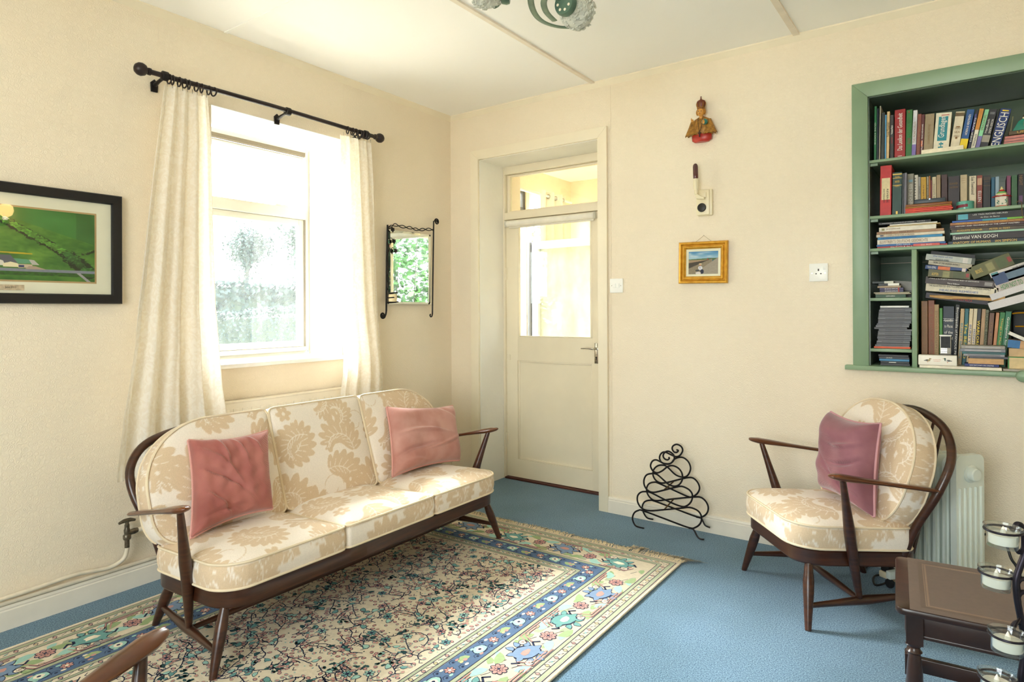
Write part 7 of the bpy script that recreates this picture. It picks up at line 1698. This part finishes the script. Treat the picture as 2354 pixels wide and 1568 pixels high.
# books leaning to the right of the pile
tl_book('olive patterned old book leaning steeply above the pile', (1630, 1025), (2225, 800), 130, '5a5a26', text='BRONTË', ink='g', tw=.16, tpos=.2, th=.3, bands=((.38, .58, '6a6634', .1, .9), (.40, .56, '8a8550', .2, .8), (.64, .86, '4c5a26', .1, .9), (.90, .98, '943026', .3, .7)))
G6 = 'leaning books at the right edge'
tl_book('white paperback, topmost of the leaning books at the right edge', (1880, 1005), (2480, 805), 52, 'c9c2bc', text='mark twain', ink='k', tw=.3, tpos=.7, group=G6, bands=((.03, .20, '4d8a8c', .15, .85),))
tl_book('blue and grey paperback second of the leaning books at the right edge', (1950, 1112), (2500, 935), 110, '5d7488', group=G6, bands=((0, .35, '27406c'),))
tl_book('thick pinkish white paperback third of the leaning books', (1992, 1240), (2520, 1085), 120, 'bfb2aa', text='HOW NOT TO', ink='n', tw=.6, tpos=.42, th=.35, group=G6)
PADW = mat('ring bound pad edge', 'd8d4d6', .8, var=.25, vscale=160, stretch=(30, 1, 1))
tl_book('upper ring bound paper pad at the right edge', (1890, 1330), (2500, 1130), 62, PADW, y=.03, name='paper_pad', page=PADW, group='ring bound pads', soft=True)
tl_book('lower ring bound paper pad at the right edge', (1870, 1492 - 20), (2480, 1310), 78, PADW, y=.03, name='paper_pad', page=PADW, group='ring bound pads', soft=True)
# foreground of the lower right compartment
book_at('flat white book lying at the front edge of the lowest shelf under the duck box', (px(842, 850, -.02), -.03, z0 + .001), px(2032, 850, -.02) - px(842, 850, -.02), .0125, .15, 'eadfca', lying=True, page=PAGEW)
dk = thing('duck_box', 'long white box printed with two ducks at the front of the lowest shelf', 'box', (px(826, 840, -.02), -.028, z0 + .014)); dw = px(1386, 840, -.02) - px(826, 840, -.02)
MB().box(0, dw, 0, .055, 0, .046).build('carton', mat('white carton', 'f4efe2', .4, var=.02), dk, bevel=.003)
def duck(cx, cz, s, body, head, flip):
    w = MB(); e = lambda x, z, a, b, m, n, d=0: MB().prism([(cx + flip * (x + a * math.cos(t)) * s, cz + (z + b * math.sin(t)) * s) for t in np.linspace(0, 2 * PI, 15)[:-1]], .0004 + d, .0008 + d, Matrix(((1, 0, 0, 0), (0, 0, -1, 0), (0, 1, 0, 0), (0, 0, 0, 1)))).build(n, m, dk, smooth=False)
    e(0, 0, .010, .005, body, 'duck_body'); e(.004, .0, .006, .003, cover_mat('5a5a58'), 'duck_wing', .0004); e(-.0085, .0075, .0035, .003, head, 'duck_head', .0003); e(-.008, .003, .002, .004, head, 'duck_neck', .0002); e(-.0135, .0072, .003, .0009, cover_mat('c08a30'), 'duck_bill', .0001); e(.011, -.001, .004, .0015, cover_mat('44423e'), 'duck_tail', .0001); e(0, -.0065, .001, .003, cover_mat('d07a50'), 'duck_leg', .0001)
duck(dw * .25, .022, 1.0, cover_mat('a8996a'), cover_mat('9a8a5c'), -1); duck(dw * .76, .023, 1.15, cover_mat('dcd8cc'), cover_mat('1e4a34'), 1)
for i, tx in enumerate(('WATER & FEED', 'FOR BIRDS')): lettering(tx, .004, INKS['o'], dk, Matrix(((1, 0, 0, dw * .49), (0, 0, -1, -.0006), (0, 1, 0, .026 - i * .007), (0, 0, 0, 1))), width=.030 - .006 * i, height=.0028)
pf = thing('metal_photo_stand', 'small silver topped device with a dark screen standing on the duck box', 'device', (px(1128, 790, .03), .028, z0 + .062)); pw_ = px(1308, 790, .03) - px(1128, 790, .03)
MB().box(.002, pw_ - .002, 0, .012, 0, .087).build('body', mat('silver plastic', 'bdbab2', .3, .5), pf, bevel=.003); MB().box(.006, pw_ - .005, -.001, 0, .030, .082).build('screen', mat('dark screen', '202226', .6, var=.5, vscale=60), pf); MB().box(0, pw_, -.002, .014, .084, .0895).build('top_bar', WPL, pf, bevel=.002)
for r in range(3):
    for c_ in range(4): MB().box(.006 + c_ * .0062, .0108 + c_ * .0062, -.002, 0, .006 + r * .008, .011 + r * .008).build('key', CHROME, pf)
MB().box(-.001, pw_, .001, .014, -.046, .0).build('stand', mat('device stand', '3a3836', .5), pf)
z = z0 + .0145
def cs2(lb, x0, x1, h, col, **k):
    global z
    a = at(O7[0] + x0 / SP, 800, 1, -.01).x; b = at(O7[0] + x1 / SP, 800, 1, -.01).x
    book_at(lb, (a, -.012, z), b - a, h - .0004, .125, col, lying=True, name=k.pop('name', 'disc_case'), cat=k.pop('cat', 'disc case'), **k); z += h
cs2('navy compilation disc case at the bottom of the front stack', 1492, 1992, .0125, '1d2c70', text="NOW THAT'S WHAT I CALL CHRISTMAS", ink='w', tw=.7, tpos=.5, th=.35, soft=True)
cs2('fat tan paperback with its page edges outward in the front stack', 1545, 2062, .0245, 'c49a64', name='book', cat='book', soft=True)
for i, (lb, x0, x1, col) in enumerate([('clear disc case above the fat paperback in the front stack', 1560, 2125, '55555c'), ('pale edged disc case in the middle of the front stack', 1480, 2075, '9c9aa0'), ('teal edged disc case in the front stack', 1455, 2085, '2a6a6c'), ('grey audio case in the front stack', 1430, 2088, '7d7d84'), ('large translucent grey case on top of the front stack', 1445, 2080, '98938a')]):
    cs2(lb, x0, x1, .0095 if i < 3 else .014, col, soft=True, bands=((.1, .9, 'b9b7b8' if i > 2 else '3a3a3e', .35, .6),))
# right edge of the frame
xr = px(2065, 850, .0)
book_at('thin grey book flat on the shelf at the right edge', (px(2048, 850, -.01), -.02, z0 + .001), .14, .009, .14, 'a9a294', lying=True)
book_at('thick book with green cover, page edges outward, at the right edge', (px(2120, 840, .0), .0, z0 + .0105), .15, .052, .12, 'd9c08c', lying=True, page=PAGE, bands=((0, .03, '3c8a3c'), (0, 1, '3c8a3c', .93, 1)))
book_at('old paperback with browned page edges above the green covered book', (px(2135, 830, .0), .003, z0 + .063), .14, .036, .12, 'c9a878', lying=True)
book_at('blue backed paperback with tan pages tilted at the right edge', (px(2112, 800, .0), .0, z0 + .103), .15, .034, .12, 'c79a68', lying=True, tilt=-R_(6), bands=((0, .28, '2268a0'),))
book_at('white catalogue leaning over the paperbacks at the right edge', (px(2125, 775, -.01), -.012, z0 + .160), .15, .014, .14, 'e2ddd2', lying=True, tilt=-R_(28), soft=True, page=PAGEW)
yb = thing('tool_bag', 'black and yellow nylon bag at the right edge of the lowest shelf', 'bag', (px(2185, 730, .13), .135, z0 + .001))
MB().box(0, .14, 0, .10, 0, .262).build('body', mat('black nylon', '1d1d1f', .6, var=.1), yb, bevel=.014); w = MB(); w.tube([(.0, -.004, .247), (.04, -.007, .251), (.11, -.004, .245), (.135, -.004, .215), (.11, -.007, .193), (.01, -.005, .190)], .0065, 8, smooth=5, flat=(1, .5)); w.build('yellow_trim', mat('yellow webbing', 'd79a12', .5), yb)
# loose bits hanging at the front of the shelves
w = MB(); w.tube([(0, 0, 0), (.016, -.004, .001), (.018, -.012, -.03), (.020, -.014, -.06), (.030, -.012, -.085), (.040, -.008, -.10)], .0016, 6, smooth=5)
o = w.build('twine', mat('brown twine', '6b5540', .9), None); o.location = (px(2240, 470, .0), -.004, z2 + .012); tag(o, 'short brown twine dangling from the second shelf beside the pagoda jar', 'string')
kn = MB().lathe([(.010, 0), (.022, .004), (.026, .014), (.022, .024), (.008, .030)], 20, Matrix.Rotation(PI / 2, 4, 'X')).build('round_knob', GREEN, None); kn.location = (at(2352, 865, 1, -.05).x, -.040, at(2352, 865, 1, -.05).z); tag(kn, 'green painted round knob at the bottom board, right edge of the photo', 'knob')
